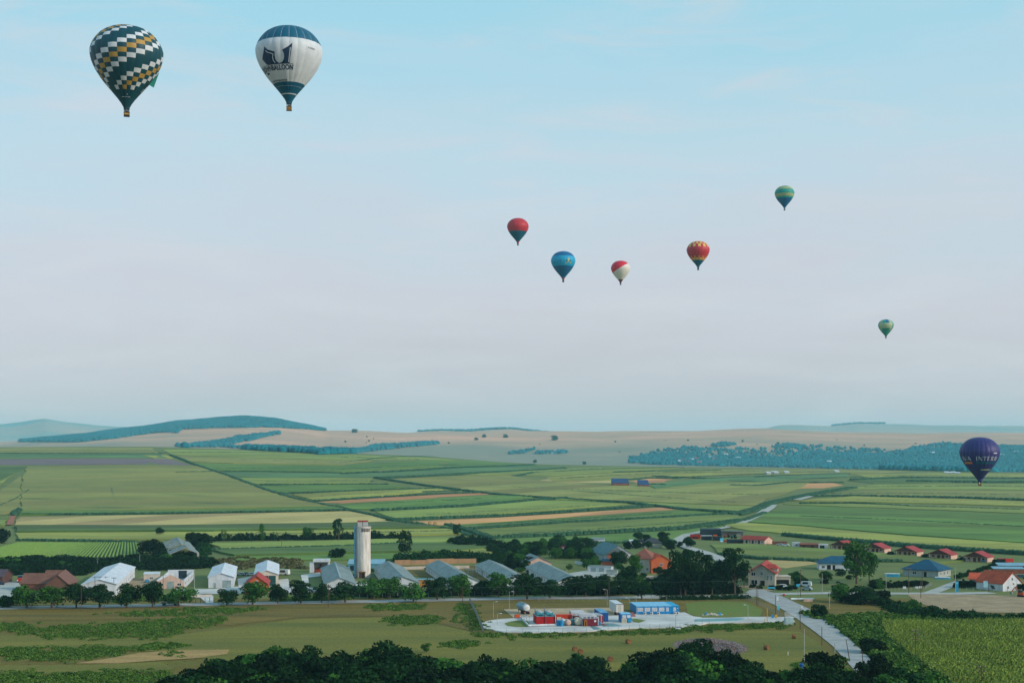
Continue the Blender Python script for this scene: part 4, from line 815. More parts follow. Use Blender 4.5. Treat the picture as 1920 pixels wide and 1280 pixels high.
# grey-roofed barns
BR = 'grey fibre-roofed barns in a row'
for i, (lb, f, b, w, side) in enumerate((('grey-roofed white barn standing left of the tall silo', (638, 1083), (628, 1054), 12.5, 'L'), ('dark grey-roofed barn just right of the tall silo', (757, 1081), (728, 1052), 13, 'L'), ('rear grey-roofed barn of the staggered pair', (846, 1063), (822, 1049.6), 12, 'L'),
        ('front grey-roofed barn of the staggered pair, with cream gable', (872, 1078), (842, 1062), 11.5, 'L'), ('grey-roofed barn with white windowed side, behind the green door', (969, 1078), (917, 1049), 13, 'L'), ('grey-roofed barn at the right end of the row', (1072, 1080), (1012, 1052), 13, 'L'))):
    rt, Lb = gable('barn', lb, f, b, w, 3.1, 5.6, w_white, r_slate, cat='barn', group=BR, ridgecap=r_ridge if i in (0, 1) else None, ops=[('F', 0, 0, 2.6, 2.6, D_, d_green if i == 4 else d_grey)])
    n = max(3, int(Lb / 6))
    for q in range(n): opening(rt, side, w, Lb, 3 + q * (Lb - 6) / (n - 1), 1.1, 1.5, 1.2)
# brown-roofed house, left
gable('house', 'long brown tiled house with two skylights, behind the roadside trees', (106.5, 1074.5), (47, 1074.5), 11, 3, 6.6, w_brick, r_brown)
rt, Lb = gable('house', 'taller brown tiled house with cream end wall beside the long white barn', (108, 1078), (123, 1067.5), 9.5, 3.4, 7.6, wallm('rustwall', '#6c4c40'), r_brown, ops=[('R', 4, 1, 1.2, 1.3)])
gable('house', 'middle brown tiled roof joining the two brown houses', (121, 1069), (88, 1069), 10, 3.2, 7.4, w_brick, r_brown)
for px, py in ((72, 1081.5), (90, 1081.5)):
    c_ = P(px, py, h=4.8); sk_ = empty('skylight', (c_.x, c_.y, 4.75 + tz(c_.x, c_.y)), 0, 'small skylight on the brown roof, %s one' % ('left' if px < 80 else 'right'), 'skylight')
    t = MB(); t.box(-.55, .55, -.9, .5, -.3, .45); t.build('frame', g_frame, sk_); t = MB(); t.box(-.42, .42, -.93, -.4, -.2, .47); t.build('pane', g_glass, sk_)
rt, Lb = gable('house', 'dark purple-roofed house with open carport at the left edge', (14, 1067), (-60, 1067), 12, 3.2, 5.8, w_brown, r_maroon, ops=[])
opening(rt, 'L', 12, Lb, 5.0, 0, 6.5, 2.6, 'carport_opening', g_dark)
# small white shed, roofless hall, ruin
block('shed', 'low white shed left of the roofless hall', (284, 1089), 6.6, 12, 12, 3.0, w_cream, r_metal, ops=[('F', 0, .9, 1.4, 1)])
def roofless():
    A = P(319.5, 1103); B = P(339, 1086); rz, Lh = yawed(A, B)
    root = empty('roofless_hall', A, rz, 'roofless pale pink hall with grey doors, open to the sky', 'building')
    w = 11.2; t = MB(); t.prism([(-w / 2, -.3), (w / 2, -.3), (w / 2, 3.0), (0, 5.8), (-w / 2, 3.0)], 0, .4); t.build('front_wall', w_pink, root)
    for s in (-1, 1):
        t = MB(); t.box(min(s * w / 2, s * (w / 2 - .35)), max(s * w / 2, s * (w / 2 - .35)), .42, Lh, -.3, 3.6); t.build('side_wall', w_white, root)
        for q in range(6): opening(root, 'R' if s > 0 else 'L', w, Lh, 5 + q * (Lh - 9) / 5, 1.3, 1.5, 1.3, 'window', g_frame)
    t = MB(); t.box(-w / 2, w / 2, Lh + .02, Lh + .4, -.3, 4.4); t.build('back_wall', w_white, root)
    t = MB(); t.box(-.9, 2.6, Lh - .1, Lh, .6, 4.0); t.build('back_opening', w_dark, root)
    t = MB(); t.box(-w / 2 + .4, w / 2 - .4, .45, Lh - .15, -.2, .12); t.build('floor', w_conc, root)
    opening(root, 'F', w, Lh, 0, 0, 2.8, 3.0, 'door', d_grey)
    for u in (-3.7, 3.6): opening(root, 'F', w, Lh, u, 1.2, 1.7, 1.1)
roofless()
def ruin():
    A = P(346, 1026, h=6.6); B = P(331, 1006.5, h=6.6); rz, Lr = yawed(A, B); w = 14.5
    root = empty('ruined_barn', (A.x, A.y, tz(A.x, A.y)), rz, 'collapsing barn with holed grey roof on concrete posts among bushes', 'barn')
    ev = 3.6; k = (6.6 - ev) / (w / 2); rnd = random.Random(3); n = 9
    for s in (-1, 1):
        for i in range(n):
            for j in range(4):
                y0, y1 = Lr * i / n, Lr * (i + 1) / n - .05; a, b = j / 4, (j + 1) / 4 - .01
                if s < 0 and i in (2, 3) and j < 4 and not (j == 3 and i == 3): continue
                if s > 0 and i == 2 and j < 1: continue
                if rnd.random() < .05: continue
                sag = -.35 * math.sin(math.pi * (i + .5) / n) * (1.6 if s < 0 else .7) + rnd.uniform(-.1, .1)
                x0, x1 = s * a * (w / 2 + .5), s * b * (w / 2 + .5); z0, z1 = 6.6 - k * abs(x0) + sag, 6.6 - k * abs(x1) + sag + rnd.uniform(-.15, .1)
                t = MB(); t.add([(x0, y0, z0), (x1, y0, z1), (x1, y1, z1 + rnd.uniform(-.1, .1)), (x0, y1, z0)] + [(x0, y0, z0 + .12), (x1, y0, z1 + .12), (x1, y1, z1 + .12), (x0, y1, z0 + .12)], [(3, 2, 1, 0), (4, 5, 6, 7), (0, 1, 5, 4), (1, 2, 6, 5), (2, 3, 7, 6), (3, 0, 4, 7)])
                t.build('roof_sheet', r_slate, root)
    for i in range(n + 1):
        y = Lr * i / n; t = MB()
        for s in (-1, 1): t.tube((0, y, 6.35), (s * w / 2, y, ev - .2), .14, n=4)
        t.build('rafter', w_conc, root)
        for s in (-1, 1): t = MB(); t.box(s * (w / 2) - .22, s * (w / 2) + .22, y - .22, y + .22, -.5, ev - .1); t.build('post', w_conc, root)
ruin()
# open brick shed, house by the road, shed with blue roof
def open_shed():
    A = P(599, 1073); root = empty('open_shed', A, math.radians(5), 'open-fronted concrete shed full of red bricks left of the silo', 'shed')
    t = MB(); t.box(-4.6, -2.6, 0, 6, -.3, 4.6); t.build('side_wall', w_white, root); t = MB(); t.box(3.9, 4.6, 0, 6, -.3, 5.9); t.build('side_wall', w_white, root)
    t = MB(); t.box(-2.6, 3.9, 5.6, 6, -.3, 5.9); t.build('back_wall', w_conc, root); t = MB(); t.box(-3.0, 4.8, -.3, 6.2, 5.0, 6.2); t.build('roof', w_white, root)
    rnd = random.Random(5); t = MB()
    for i in range(260):
        x, y = rnd.uniform(-2.4, 3.7), rnd.uniform(.6, 5.4); z = rnd.uniform(0, max(.2, 3.6 * (y / 5.6) * (1 - abs(x - .6) / 5)))
        t.box(x - .3, x + .3, y - .25, y + .25, z, z + .35, Matrix.Rotation(rnd.uniform(-.08, .08), 4, 'Y'))
    o = t.build('brick_pile', mat('brick_red', '#9a4a34', 0.9, island=.3), root); o['kind'] = 'stuff'
open_shed()
gable('house', 'small orange house with red gable roof behind a roadside tree', (481, 1079.5), (484.5, 1071.5), 9, 3.8, 7.2, w_orange, r_red, ops=[('F', 0, 4.4, 1.1, 1.1), ('F', 2.4, 1, 1.3, 1.3), ('F', -2.4, 1, 1.3, 1.3)])
block('shed', 'orange shed under a pale blue roof behind the hedge', (796, 1099), 7.5, 4.5, 6, 2.8, wallm('ochre', '#b07a35'), r_sky, ops=[('F', 1.8, 0, 1.2, 2.2, D_, g_dark)])
block('shed', 'long blue-roofed shed standing behind the silo', (686, 1071), 17, 7, 0, 3.6, w_blue if False else wallm('bluegrey', '#5a94a4'), r_sky, slope=1.6, ops=[('F', -6, .5, 3, 2.4, D_, w_dark), ('F', 6, .5, 3, 2.4, D_, w_dark)])
# ruined walls behind the barns
def wall_line(label, pts, h, m, th=.4, name='wall'):
    pw = [P(*p) for p in pts]; c = pw[0]; root = empty(name, c, 0, label, 'wall')
    for a, b in zip(pw[:-1], pw[1:]):
        d = b - a; l = math.hypot(d.x, d.y); n = max(1, int(l / 6))
        for q in range(n):
            t = MB(); M = Matrix.Translation(a - c) @ Matrix.Rotation(math.atan2(d.y, d.x), 4, 'Z')
            t.box(l * q / n, l * (q + 1) / n - .06, -th / 2, th / 2, -.4, h * random.uniform(.88, 1.05), M); t.build('wall_panel', m, root)
wall_line('weathered tan wall running behind the grey-roofed barns', [(740, 1059), (800, 1057.5), (850, 1056), (893, 1055)], 2.6, w_tan)
wall_line('lower broken pale wall in front of the tan wall', [(745, 1068), (800, 1067), (880, 1066)], 1.6, w_cream)
wall_line('low white garden wall below the orange house', [(1200, 1085), (1240, 1084)], 1.5, w_cream)
wall_line('white panel fence on the slope left of the village houses', [(1078, 1056), (1098, 1060)], 1.6, w_white, .2, 'panel_fence')
wall_line('white roadside retaining wall with ledge right of the pickup', [(357, 1119.5), (398, 1118.5)], 1.0, w_cream)
def pergola():
    A = P(869, 1076); B = P(904, 1082); root = empty('pergola', A, 0, 'dark metal canopy frame between two grey-roofed barns', 'canopy')
    d = B - A
    for q in range(5):
        p = d * (q / 4)
        for o in (0, 4): t = MB(); t.box(p.x - .1, p.x + .1, p.y + o - .1, p.y + o + .1, -.2, 2.7); t.build('post', m_steel, root)
        t = MB(); t.tube((p.x, p.y, 2.75), (p.x, p.y + 4, 2.95), .09, n=4); t.build('rafter', m_steel, root)
    for o in (0, 4): t = MB(); t.tube((0, o, 2.8), (d.x, d.y + o, 2.8), .12, n=4); t.build('beam', m_steel, root)
pergola()
# the silo
def silo():
    A = P(681, 1081.5); root = empty('silo', A, math.radians(4), 'tall white concrete silo tower with rooftop cabin and blue pipe', 'silo')
    R = 3.35; H = 22.6; n = 6
    for i in range(n):
        t = MB(); z0 = H * i / n - (.4 if i == 0 else 0); z1 = H * (i + 1) / n - .12
        t.lathe([(R, z0), (R, z1), (R - .10, z1), (R - .10, z1 + .12)], 32); o = t.build('silo_ring', w_silo, root, smooth=False)
    t = MB(); t.lathe([(R + .25, H), (R + .25, H + .35)], 32); t.build('parapet', w_silo, root)
    for i in range(5):
        a = math.radians(-96 + i * 15); t = MB(); M = Matrix.Rotation(a, 4, 'Z') @ Matrix.Translation((R - .1, 0, 0)); t.box(-.1, .18, -.28, .28, H - 1.9, H - .35, M); t.build('slot_window', g_dark, root)
    t = MB(); t.box(-2.4, 2.0, -2.2, 2.2, H + .35, H + 2.6); cb = t.build('cabin', w_silo2, root); t = MB(); t.box(-2.6, 2.2, -2.4, 2.4, H + 2.6, H + 3.1); t.build('cabin_roof', r_red, cb); t = MB(); t.box(-.25, -.05, -2.25, -2.19, H + .4, H + 2.6); t.build('joint', w_dark, cb)
    t = MB()
    for k in range(24):
        a = 2 * math.pi * k / 24; t.tube((3.3 * math.cos(a), 3.3 * math.sin(a), H + .3), (3.3 * math.cos(a), 3.3 * math.sin(a), H + 1.3), .05, n=4); b = 2 * math.pi * (k + 1) / 24
        t.tube((3.3 * math.cos(a), 3.3 * math.sin(a), H + 1.3), (3.3 * math.cos(b), 3.3 * math.sin(b), H + 1.3), .05, n=4)
    t.build('railing', m_steel, root)
    t = MB(); t.tube((2.2, -1, H + 1.2), (4.6, -1, H + 1.5), .12); t.box(4.3, 5.1, -1.3, -.7, H + 1.3, H + 1.75); t.build('lamp_arm', m_steel, root)
    t = MB(); t.box(-4.1, -3.25, -1.6, -.7, 0, H + .9); t.build('elevator_pipe', mat('elevator_blue', '#6fa6bc', .6), root)
    t = MB()
    for z in np.arange(1, H, .8): t.tube((-3.2, -1.9, z), (-2.6, -2.35, z), .05, n=4)
    for p in ((-3.2, -1.9), (-2.6, -2.35)): t.tube((*p, .3), (*p, H + 1), .06, n=4)
    t.build('ladder', mat('ladder_blue', '#7f9ca6', .6), root)
    t = MB(); t.box(-1.7, .9, -4.6, -3.0, -.3, 2.6); pc = t.build('porch', d_wood, root); t = MB(); t.box(-2.1, 1.3, -5.0, -2.9, 2.6, 2.9); t.build('porch_roof', roofm('porch', '#8a6a40'), pc); t = MB(); t.box(-.3, .6, -4.68, -4.58, 0, 2.1); t.build('door', g_dark, pc)
    for x in (-1.95, 1.1): t = MB(); t.box(x - .1, x + .1, -4.95, -4.75, -.3, 2.6); t.build('porch_post', w_conc, pc)
w_silo = mat('wall_silo', '#d8d2ca', .9, c2='#a49c92', scale=.5, stretch=(1.6, 1.6, .16), fine=.1); w_silo2 = wallm('silo_cabin', '#b5b5b0')
silo()
# village right of the barns
rt, Lb = gable('house', 'half-roofed pink gabled house at the end of the barn row', (1011, 1044), (994, 1037.5), 12, 3.5, 6.2, w_pink, r_slate); t = MB(); t.box(-4.2, -1.6, 5, 13, 4.3, 5.75); t.build('roof_hole', g_dark, rt)
rt, Lb = gable('house', 'big green-grey slate roofed house on the village slope', (1160, 1022.5), (1132, 1014.5), 15, 3.4, 8.2, w_white, r_teal, ops=[])
for q in range(3): opening(rt, 'L', 15, Lb, 3 + q * (Lb - 6) / 2, .8, 1.4, 1.4)
hip('house', 'grey hip-roofed house with orange lower wall', (1156, 1053), 8.5, 8, -8, 4.2, 7.6, w_orange, roofm('greyhip', '#5f6462'), rl=1.5, ops=[('F', -1.5, 1, 1.2, 1.2)])
hip('house', 'tall brown-roofed house with grey and pink walls', (1203, 1073), 11, 11, -22, 6.4, 11.0, w_stucco, roofm('rustbrown', '#8a5444', '#7a4a3e'), rl=2, ops=[('F', -3, 3.6, 1.2, 1.5), ('F', 0, 3.6, 1.2, 1.5), ('F', -3, 1, 1.2, 1.5), ('F', 2.8, 1, 1.2, 1.5)])
rt, Lb = gable('house', 'bright orange house with vivid orange roof among tall trees', (1240, 1040), (1219, 1033.5), 9.5, 5.8, 8.6, w_orange, roofm('vivid', '#cc4a20', '#b84420'), ops=[('F', 0, 3.4, 1.3, 1.4), ('F', 2.6, 1, 1.2, 1.3), ('F', -2.6, 1, 1.2, 1.3)]); opening(rt, 'L', 9.5, Lb, Lb / 2, 3.2, 2.0, 1.4)
gable('house', 'small maroon-roofed house at the top of the village', (1232, 1009.5), (1205, 1009.5), 8, 2.6, 4.8, w_dark, r_maroon)
hip('house', 'dark slate hip roof behind the orange houses', (1225, 1027), 10, 8, 0, 3.0, 6.0, w_stucco, r_dark)
for i, (px, py, w, h, rm, lb) in enumerate(((1041, 1031, 5, 3.4, r_slate, 'tiny pale house left of the red-roofed hut on the village slope'), (1055, 1034, 4.5, 2.6, r_red, 'tiny red-roofed hut among the village trees'), (1121, 1018, 8, 2.6, r_slate, 'small flat grey hut behind the green-grey house'), (1192, 1022, 8, 2.6, r_metal, 'small white-roofed shed behind the brown roofs'), (1090, 1024, 6, 2.8, r_slate, 'grey hut half hidden in the village trees'))):
    block('hut', lb, (px, py), w, 5, -6, h, w_white, rm, slope=.5, ops=[('F', 0, .8, 1, 1)])
block('shed', 'long low white shed with boarded front below the green-grey house', (1124, 1072), 11.5, 5, -18, 2.6, w_white, r_slate, ops=[('F', -3, 0, 2.4, 2.1, D_, d_grey), ('F', 1, 0, 2.4, 2.1, D_, d_grey)])
block('shed', 'teal-roofed shed beside the long low white shed', (1143, 1062), 8, 5, -10, 2.6, w_orange, r_blue, slope=.8)
block('shed', 'small white shed at the foot of the village lane', (1147, 1078), 5, 4, -10, 2.2, w_grey, r_slate, ops=[('F', 0, 0, 1.2, 1.9, D_, d_grey)])
# compound on the rise
block('warehouse', 'big dark blue warehouse at the bend of the farm lane', (1334, 1004.5), 13.5, 16, -4, 4.4, w_dark, roofm('navy', '#2a3c48'), cat='warehouse')
def canopy():
    A = P(1374, 1006.5); root = empty('machinery_canopy', A, math.radians(-6), 'open grey machinery canopy next to the dark warehouse', 'canopy')
    t = MB(); t.box(-7.8, 7.8, -1, 9, 3.7, 4.0, Matrix.Rotation(.03, 4, 'Y')); t.build('roof', roofm('canopy', '#5c6468'), root)
    for x in (-7, -2.3, 2.3, 7):
        for y in (0, 8): t = MB(); t.box(x - .15, x + .15, y - .15, y + .15, -.3, 3.7); t.build('post', m_steel, root)
    t = MB(); t.box(-7, 7, 8.2, 8.4, -.3, 3.6); t.build('back_wall', w_grey, root)
canopy()
rt, Lb = gable('house', 'long red-roofed house with columned porch and pink end wall', (1441, 1005.5), (1397, 1003.5), 9, 2.6, 4.6, w_pink, r_red)
for q in range(7): opening(rt, 'L', 9, Lb, 1.8 + q * (Lb - 3.6) / 6, .2 if q % 2 else .8, 1.3, 2.0 if q % 2 else 1.2, 'door' if q % 2 else 'window', g_dark if q % 2 else None)
block('kiosk', 'white cube-shaped kiosk with a window, by the parked cars', (1492.5, 1026), 4.6, 4, -14, 3.0, w_white, ops=[('F', .3, 1, 1.4, 1.2)])
block('kiosk', 'white carport kiosk with dark bay left of the cabins', (1543.5, 1029), 5.4, 4, -14, 2.9, w_white, ops=[('F', -.6, .2, 2.6, 2.0, 'bay', g_dark)])
block('shed', 'long rust-red shed joining the two white kiosks', (1517, 1027), 11, 4, -10, 2.0, w_brown, roofm('rust', '#8a4a38'), slope=.6, ops=[('F', -3, .3, 1.6, 1.3, D_, g_dark), ('F', 2, .3, 1.6, 1.3, D_, g_dark)])
block('shed', 'low rusty shed beside the long red-roofed house', (1462, 1020.5), 9, 3, -8, 1.7, w_brick, roofm('rust', '#8a4a38'))
# cabins
for i, (px, py, where) in enumerate(((1574, 1014, 'first of five, partly behind the big poplar'), (1637, 1018.8, 'second of five, right half showing past the poplar'), (1697, 1024.6, 'third and middle one of five'), (1760, 1030, 'fourth of five'), (1827.5, 1034.5, 'last on the right of five'))):
    A = P(px, py, h=5.1); w = 12.2
    root = empty('cabin', (A.x, A.y, tz(A.x, A.y)), math.radians(-37), 'red-roofed holiday cabin, ' + where, 'cabin', 'red-roofed holiday cabins in a row')
    t = MB(); t.prism([(-w / 2 + .8, -.5), (w / 2, -.5), (w / 2, 2.6), (0, 4.9), (-w / 2 + .8, 2.9)], 1.6, 11); t.build('wall', w_pink, root)
    t = MB(); t.prism([(-w / 2 + .2, 2.7), (w / 2 - .2, 2.7), (0, 4.85)], .1, .3); t.build('shaded_gable', w_brown, root)  # brown puts the front face's shade in colour; pink wall holds sunlight
    for s in (-1, 1):
        r = MB(); x1 = s * (w / 2 + .6); z1 = 2.35; pl = [(0, 5.1), (x1, z1), (x1, z1 + .2), (0, 5.3)]; r.prism(pl if s > 0 else pl[::-1], -.2, 11.6); r.build('roof', r_cabin, root)
    for x in (-w / 2 + .5, -2.6, .4, 2.8, w / 2 - .3): t = MB(); t.box(x - .12, x + .12, .2, .45, -.3, 2.7); t.build('porch_post', w_brown, root)
    for x, ww, wh in ((-3.6, 1.5, 'window'), (-.6, 1.6, 'door'), (1.6, 1.1, 'door'), (4, 1.5, 'window')):
        t = MB(); z0 = 1.0 if wh == 'window' else .05; t.box(x - ww / 2, x + ww / 2, 1.52, 1.62, z0, 2.2); o = t.build(wh, g_frame if wh == 'window' else d_wood, root)
        if wh == 'window': t = MB(); t.box(x - ww / 2 + .1, x + ww / 2 - .1, 1.48, 1.53, z0 + .1, 2.1); t.build('pane', g_glass, o)
# right-hand houses
rt, Lb = gable('house', 'white two-storey house with red roof and steep front gable', (1428, 1058), (1437, 1050), 11, 5.6, 9.0, w_stucco, r_red, over=.9, ops=[('F', -3.4, 4.2, 1.9, 1.5), ('F', 0, 4.4, 1.1, 1.6), ('F', -3.0, .6, 2.8, 2.0), ('F', .4, 0, 1.8, 2.3, D_, g_dark), ('F', 2.6, 2.4, .8, 2.2), ('F', 4.2, 2.4, .8, 2.2), ('F', 0, 6.8, 1.0, .9)])
t = MB(); t.box(1.0, 6.4, 2.5, 9, 5.8, 7.3); dm = t.build('dormer', w_stucco, rt); t = MB(); t.add([(.6, 2, 7.3), (6.9, 2, 7.3), (6.9, 9.5, 7.3), (.6, 9.5, 7.3), (2.2, 5.7, 8.9), (5.2, 5.7, 8.9)], [(3, 2, 1, 0), (0, 1, 5, 4), (1, 2, 5), (2, 3, 4, 5), (3, 0, 4)]); t.build('dormer_roof', r_red, dm)
block('garage', 'flat-roofed white garage beside the white two-storey house', (1467, 1095), 7, 7, 0, 3.3, w_stucco, w_cream, ops=[('F', -.2, .1, 6.0, 1.9, D_, g_dark)], cat='garage')  # dark panel puts the shade under the carport into colour, no door leaf
hip('house', 'white bungalow with blue hipped roof behind the big poplar', (1574, 1068), 19, 12, -6, 3.1, 6.4, w_white, r_blue, ops=[('F', -7.6, .8, 1.4, 1.4), ('F', -5.0, .2, 1.8, 2.2, D_, g_dark), ('F', -2.6, 0, 1.2, 2.3, D_, g_dark), ('F', 5, .9, 1.6, 1.3)])
hip('house', 'grey bungalow with dark blue pyramid roof', (1726, 1081), 16.6, 15, -38, 3.1, 7.6, w_grey, r_blue, over=.9, rl=1, ops=[('F', -2.8, 1.1, 1.9, 1.3), ('F', 2.2, .2, 1.3, 2.2, D_, g_dark), ('R', 3, 1, 1.1, 1.4), ('R', 7, 1, 1.1, 1.4), ('R', 11, 1, 1.1, 1.4)])
rt, Lb = gable('house', 'orange-roofed house with white gable ends at the right edge', (1898, 1073), (1848, 1068.5), 11, 3.2, 7.4, w_white, r_orange, ops=[('F', 0, 4.2, 1, 1.2), ('F', -2.5, .9, 1.2, 1.2)])
gable('house', 'front wing of the orange-roofed house with small white gable', (1885, 1079), (1872, 1071.5), 6, 3.0, 6.0, w_white, r_orange, ops=[('F', 0, 1.0, 1.4, 1.3)])
block('porch', 'orange-tiled porch at the left end of the orange-roofed house', (1836, 1097), 8, 6, -22, 2.6, w_grey, r_orange, slope=2.0, over=.5, ops=[('F', 1.5, .2, 2.5, 2.0, 'opening', d_green)], cat='porch')
# far farm buildings
for px, py, w, h, lb in ((1164, 911, 21, 7, 'long dark blue-roofed barn out in the fields'), (1208, 912.5, 13, 5, 'smaller dark barn right of the blue-roofed field barn')):
    block('field_barn', lb, (px, py), w, 26, 0, h * .55, w_brick, roofm('navybarn', '#1f4470'), slope=5.5, cat='barn')
block('glasshouse', 'long pale glasshouse on the hillside right of centre', (1028, 850.5), 62, 20, 0, 6, w_white, r_sky, cat='glasshouse')
for i, (px, py, rm) in enumerate(((1276, 868, r_metal), (1284, 866, r_red), (1291, 869.5, r_red), (1296, 865, r_metal), (1306, 863, r_red), (1310, 870.5, r_orange), (1334, 861, r_metal), (1340, 864, r_orange), (1362, 856, r_metal), (1385, 862, r_metal), (1555, 869, r_metal), (1583, 869, r_red), (1905, 850, r_metal), (1880, 856, r_metal), (1750, 852, r_metal))):
    block('farmhouse', 'tiny village house in the valley wood', (px, py), 16, 12, random.uniform(-25, 25), 8, w_cream, rm, slope=3, cat='house', group='tiny valley houses')
for i, (px, py) in enumerate(((1442, 889), (1450, 888), (1456, 888.5), (1476, 888), (1775, 888), (1781, 889), (1788, 888), (1796, 889.5), (1570, 846 + 40))):
    block('farmhouse', 'small pale farm building on the far field crest', (px, py), 8, 7, random.uniform(-20, 20), 3, w_grey, r_metal, slope=1.5, cat='house', group='pale farm buildings on the crest')

# ------------------------------------------------------------ vehicles
def wheel(root, x, y, r, w=.24):
    t = MB(); t.lathe([(r * .55, -w / 2), (r, -w / 2), (r, w / 2), (r * .55, w / 2)], 12, (x, y, r), 'x'); o = t.build('wheel', m_tyre, root); t = MB(); t.lathe([(r * .55, -w * .45), (r * .55, w * .45)], 10, (x, y, r), 'x'); t.build('rim', m_steel, o)
def car(label, px, py, rz, m, group=None, van=False, sc=1.0):
    c = P(px, py); root = empty('parked_car', c, math.radians(rz), label, 'van' if van else 'car', group); root.scale = (sc,) * 3
    pr = [(-2.1, .35), (2.1, .35), (2.15, .75), (1.3, .95), (.75, 1.42), (-1.2, 1.46), (-1.95, 1.0), (-2.15, .8)] if not van else [(-2.3, .35), (2.2, .35), (2.3, .9), (1.9, 1.1), (1.4, 1.95), (-2.25, 2.0), (-2.35, .8)]
    t = MB(); n = len(pr); vs = [(s * (.85 if z < 1.1 else .74), y, z) for s in (-1, 1) for y, z in pr]
    t.add(vs, [tuple(range(n)), tuple(range(2 * n - 1, n - 1, -1))] + [(i, n + i, n + (i + 1) % n, (i + 1) % n) for i in range(n)]); t.build('body', m, root)
    t = MB(); zt = 1.36 if not van else 1.85
    for s in (-1, 1): t.add([(s * .815, y, z) for y, z in ((-1.45, 1.0), (1.05, 1.0), (.68, zt), (-1.1, zt))] + [(s * .76, y, z) for y, z in ((-1.45, 1.0), (1.05, 1.0), (.68, zt), (-1.1, zt))], [(0, 1, 2, 3), (7, 6, 5, 4), (0, 4, 5, 1), (1, 5, 6, 2), (2, 6, 7, 3), (3, 7, 4, 0)])
    t.build('side_windows', g_glass, root)
    t = MB(); t.box(-.66, .66, .0, .06, -.28, .28, Matrix.Translation((0, 1.06 if not van else 1.68, 1.2 if not van else 1.5)) @ Matrix.Rotation(math.radians(-40 if not van else -60) + math.pi / 2 * 0, 4, 'X')); t.build('windscreen', g_glass, root)
    for s in (-1, 1):
        for y in (-1.35, 1.35): wheel(root, s * .8, y, .33)
    return root
m_carw = mat('car_white', '#cfd4d8', .35, var=.05, spec=.5); m_carb = mat('car_blue', '#2f6f94', .35, var=.05, spec=.5); m_card = mat('car_dark', '#1c2630', .35, var=.05, spec=.5); m_cars = mat('car_silver', '#9aa8b0', .35, var=.05, spec=.5); m_carr = mat('car_red', '#9a1a1a', .35, var=.05, spec=.5); m_cart = mat('car_teal', '#1d5f66', .4, var=.05, spec=.5)
def pickup():
    c = P(319, 1134.2); root = empty('pickup_truck', c, math.radians(-91), 'white pickup truck driving on the main road behind a tree', 'truck')
    t = MB(); t.prism([(1.05, .5), (3.0, .5), (3.05, 1.2), (2.6, 2.2), (1.05, 2.3)], -1, 1); t2 = MB(); t2.v = [(y, -x, z) for x, y, z in [(v[0], v[1], v[2]) for v in t.v]]; t2.v = [(v[1], v[0], v[2]) for v in t.v]; t2.f = t.f; t2.m = t.m; t2.build('cab', m_carw, root)
    t = MB(); t.box(-1.02, 1.02, 1.35, 2.55, 1.45, 2.05); t.build('windows', g_glass, root)
    t = MB(); t.box(-1.05, 1.05, -3.2, 1.0, .75, .95); bd = t.build('bed', m_card, root)
    for a in ((-1.05, -.95, -3.2, 1.0), (.95, 1.05, -3.2, 1.0), (-.95, .95, -3.2, -3.1), (-.95, .95, .9, 1.0)): t = MB(); t.box(*a, .95, 1.45); t.build('side_board', m_carw, bd)
    for s in (-1, 1):
        for y in (-2.2, 2.0): wheel(root, s * .9, y, .42)
pickup()
car('dark car parked in the carport at the left edge', 4, 1096, 15, m_card); car('teal car half hidden by the first roadside trees', 29, 1108, 30, m_cart); car('small blue car parked by the low white shed', 275.5, 1092, 20, m_carb)
for i, (px, m, nm) in enumerate(((452, m_cars, 'silver'), (461, m_card, 'dark'), (470, m_carw, 'white'))): car('%s car parked between the two white barns' % nm, px, 1078, 80 + 12 * i, m, 'cars between the white barns', sc=1.0)
car('white van parked right of the barn with coloured doors', 531, 1077.5, 70, m_carw, van=True, sc=1.3)
car('pale blue car parked left of the white kiosk', 1462, 1022.5, 75, m_cars); car('white car nearest the white kiosk', 1473, 1023.5, 70, m_carw)
car('white car parked in front of the two-storey house', 1466, 1101, 85, m_carw); car('grey car under the bushes right of the blue sign', 1513, 1106, 60, m_cars); car('white camper van by the bushes beside the wooden pole', 1510, 1099, 65, m_carw, van=True, sc=1.1)
for i, (px, py) in enumerate(((1673, 1040), (1737, 1044), (1808, 1050), (1846, 1053))): car('blue car parked beside the holiday cabins, %s from the left' % ('first', 'second', 'third', 'fourth')[i], px, py, -40, m_carb, 'blue cars by the cabins')
for i, (px, py, nm) in enumerate(((1900, 1092, 'nearest'), (1912, 1084, 'middle'), (1908, 1074, 'farthest'))): car('teal car at the right edge behind the orange-roofed house, %s one' % nm, px, py, 70, m_cart, 'teal cars at the right edge', sc=1.25)
def red_truck():
    c = P(37.5, 1092.5); root = empty('fire_truck', c, math.radians(12), 'red and teal truck parked between the two left houses', 'truck')
    t = MB(); t.box(-1.25, 1.25, -.2, 4, .7, 2.2); t.build('body', m_redp, root); t = MB(); t.box(-1.2, 1.2, 1.5, 4.2, 2.2, 3.1); cb = t.build('cab', m_cart, root); t = MB(); t.box(-1.0, 1.0, 1.44, 1.5, 2.35, 2.95); t.build('window', g_glass, cb)
    for s in (-1, 1):
        t = MB(); t.box(s * 1.0 - .2, s * 1.0 + .2, -.26, -.19, .9, 1.5); t.build('tail_light', m_whitep, root)
        for y in (.6, 3.2): wheel(root, s * 1.05, y, .5)
red_truck()
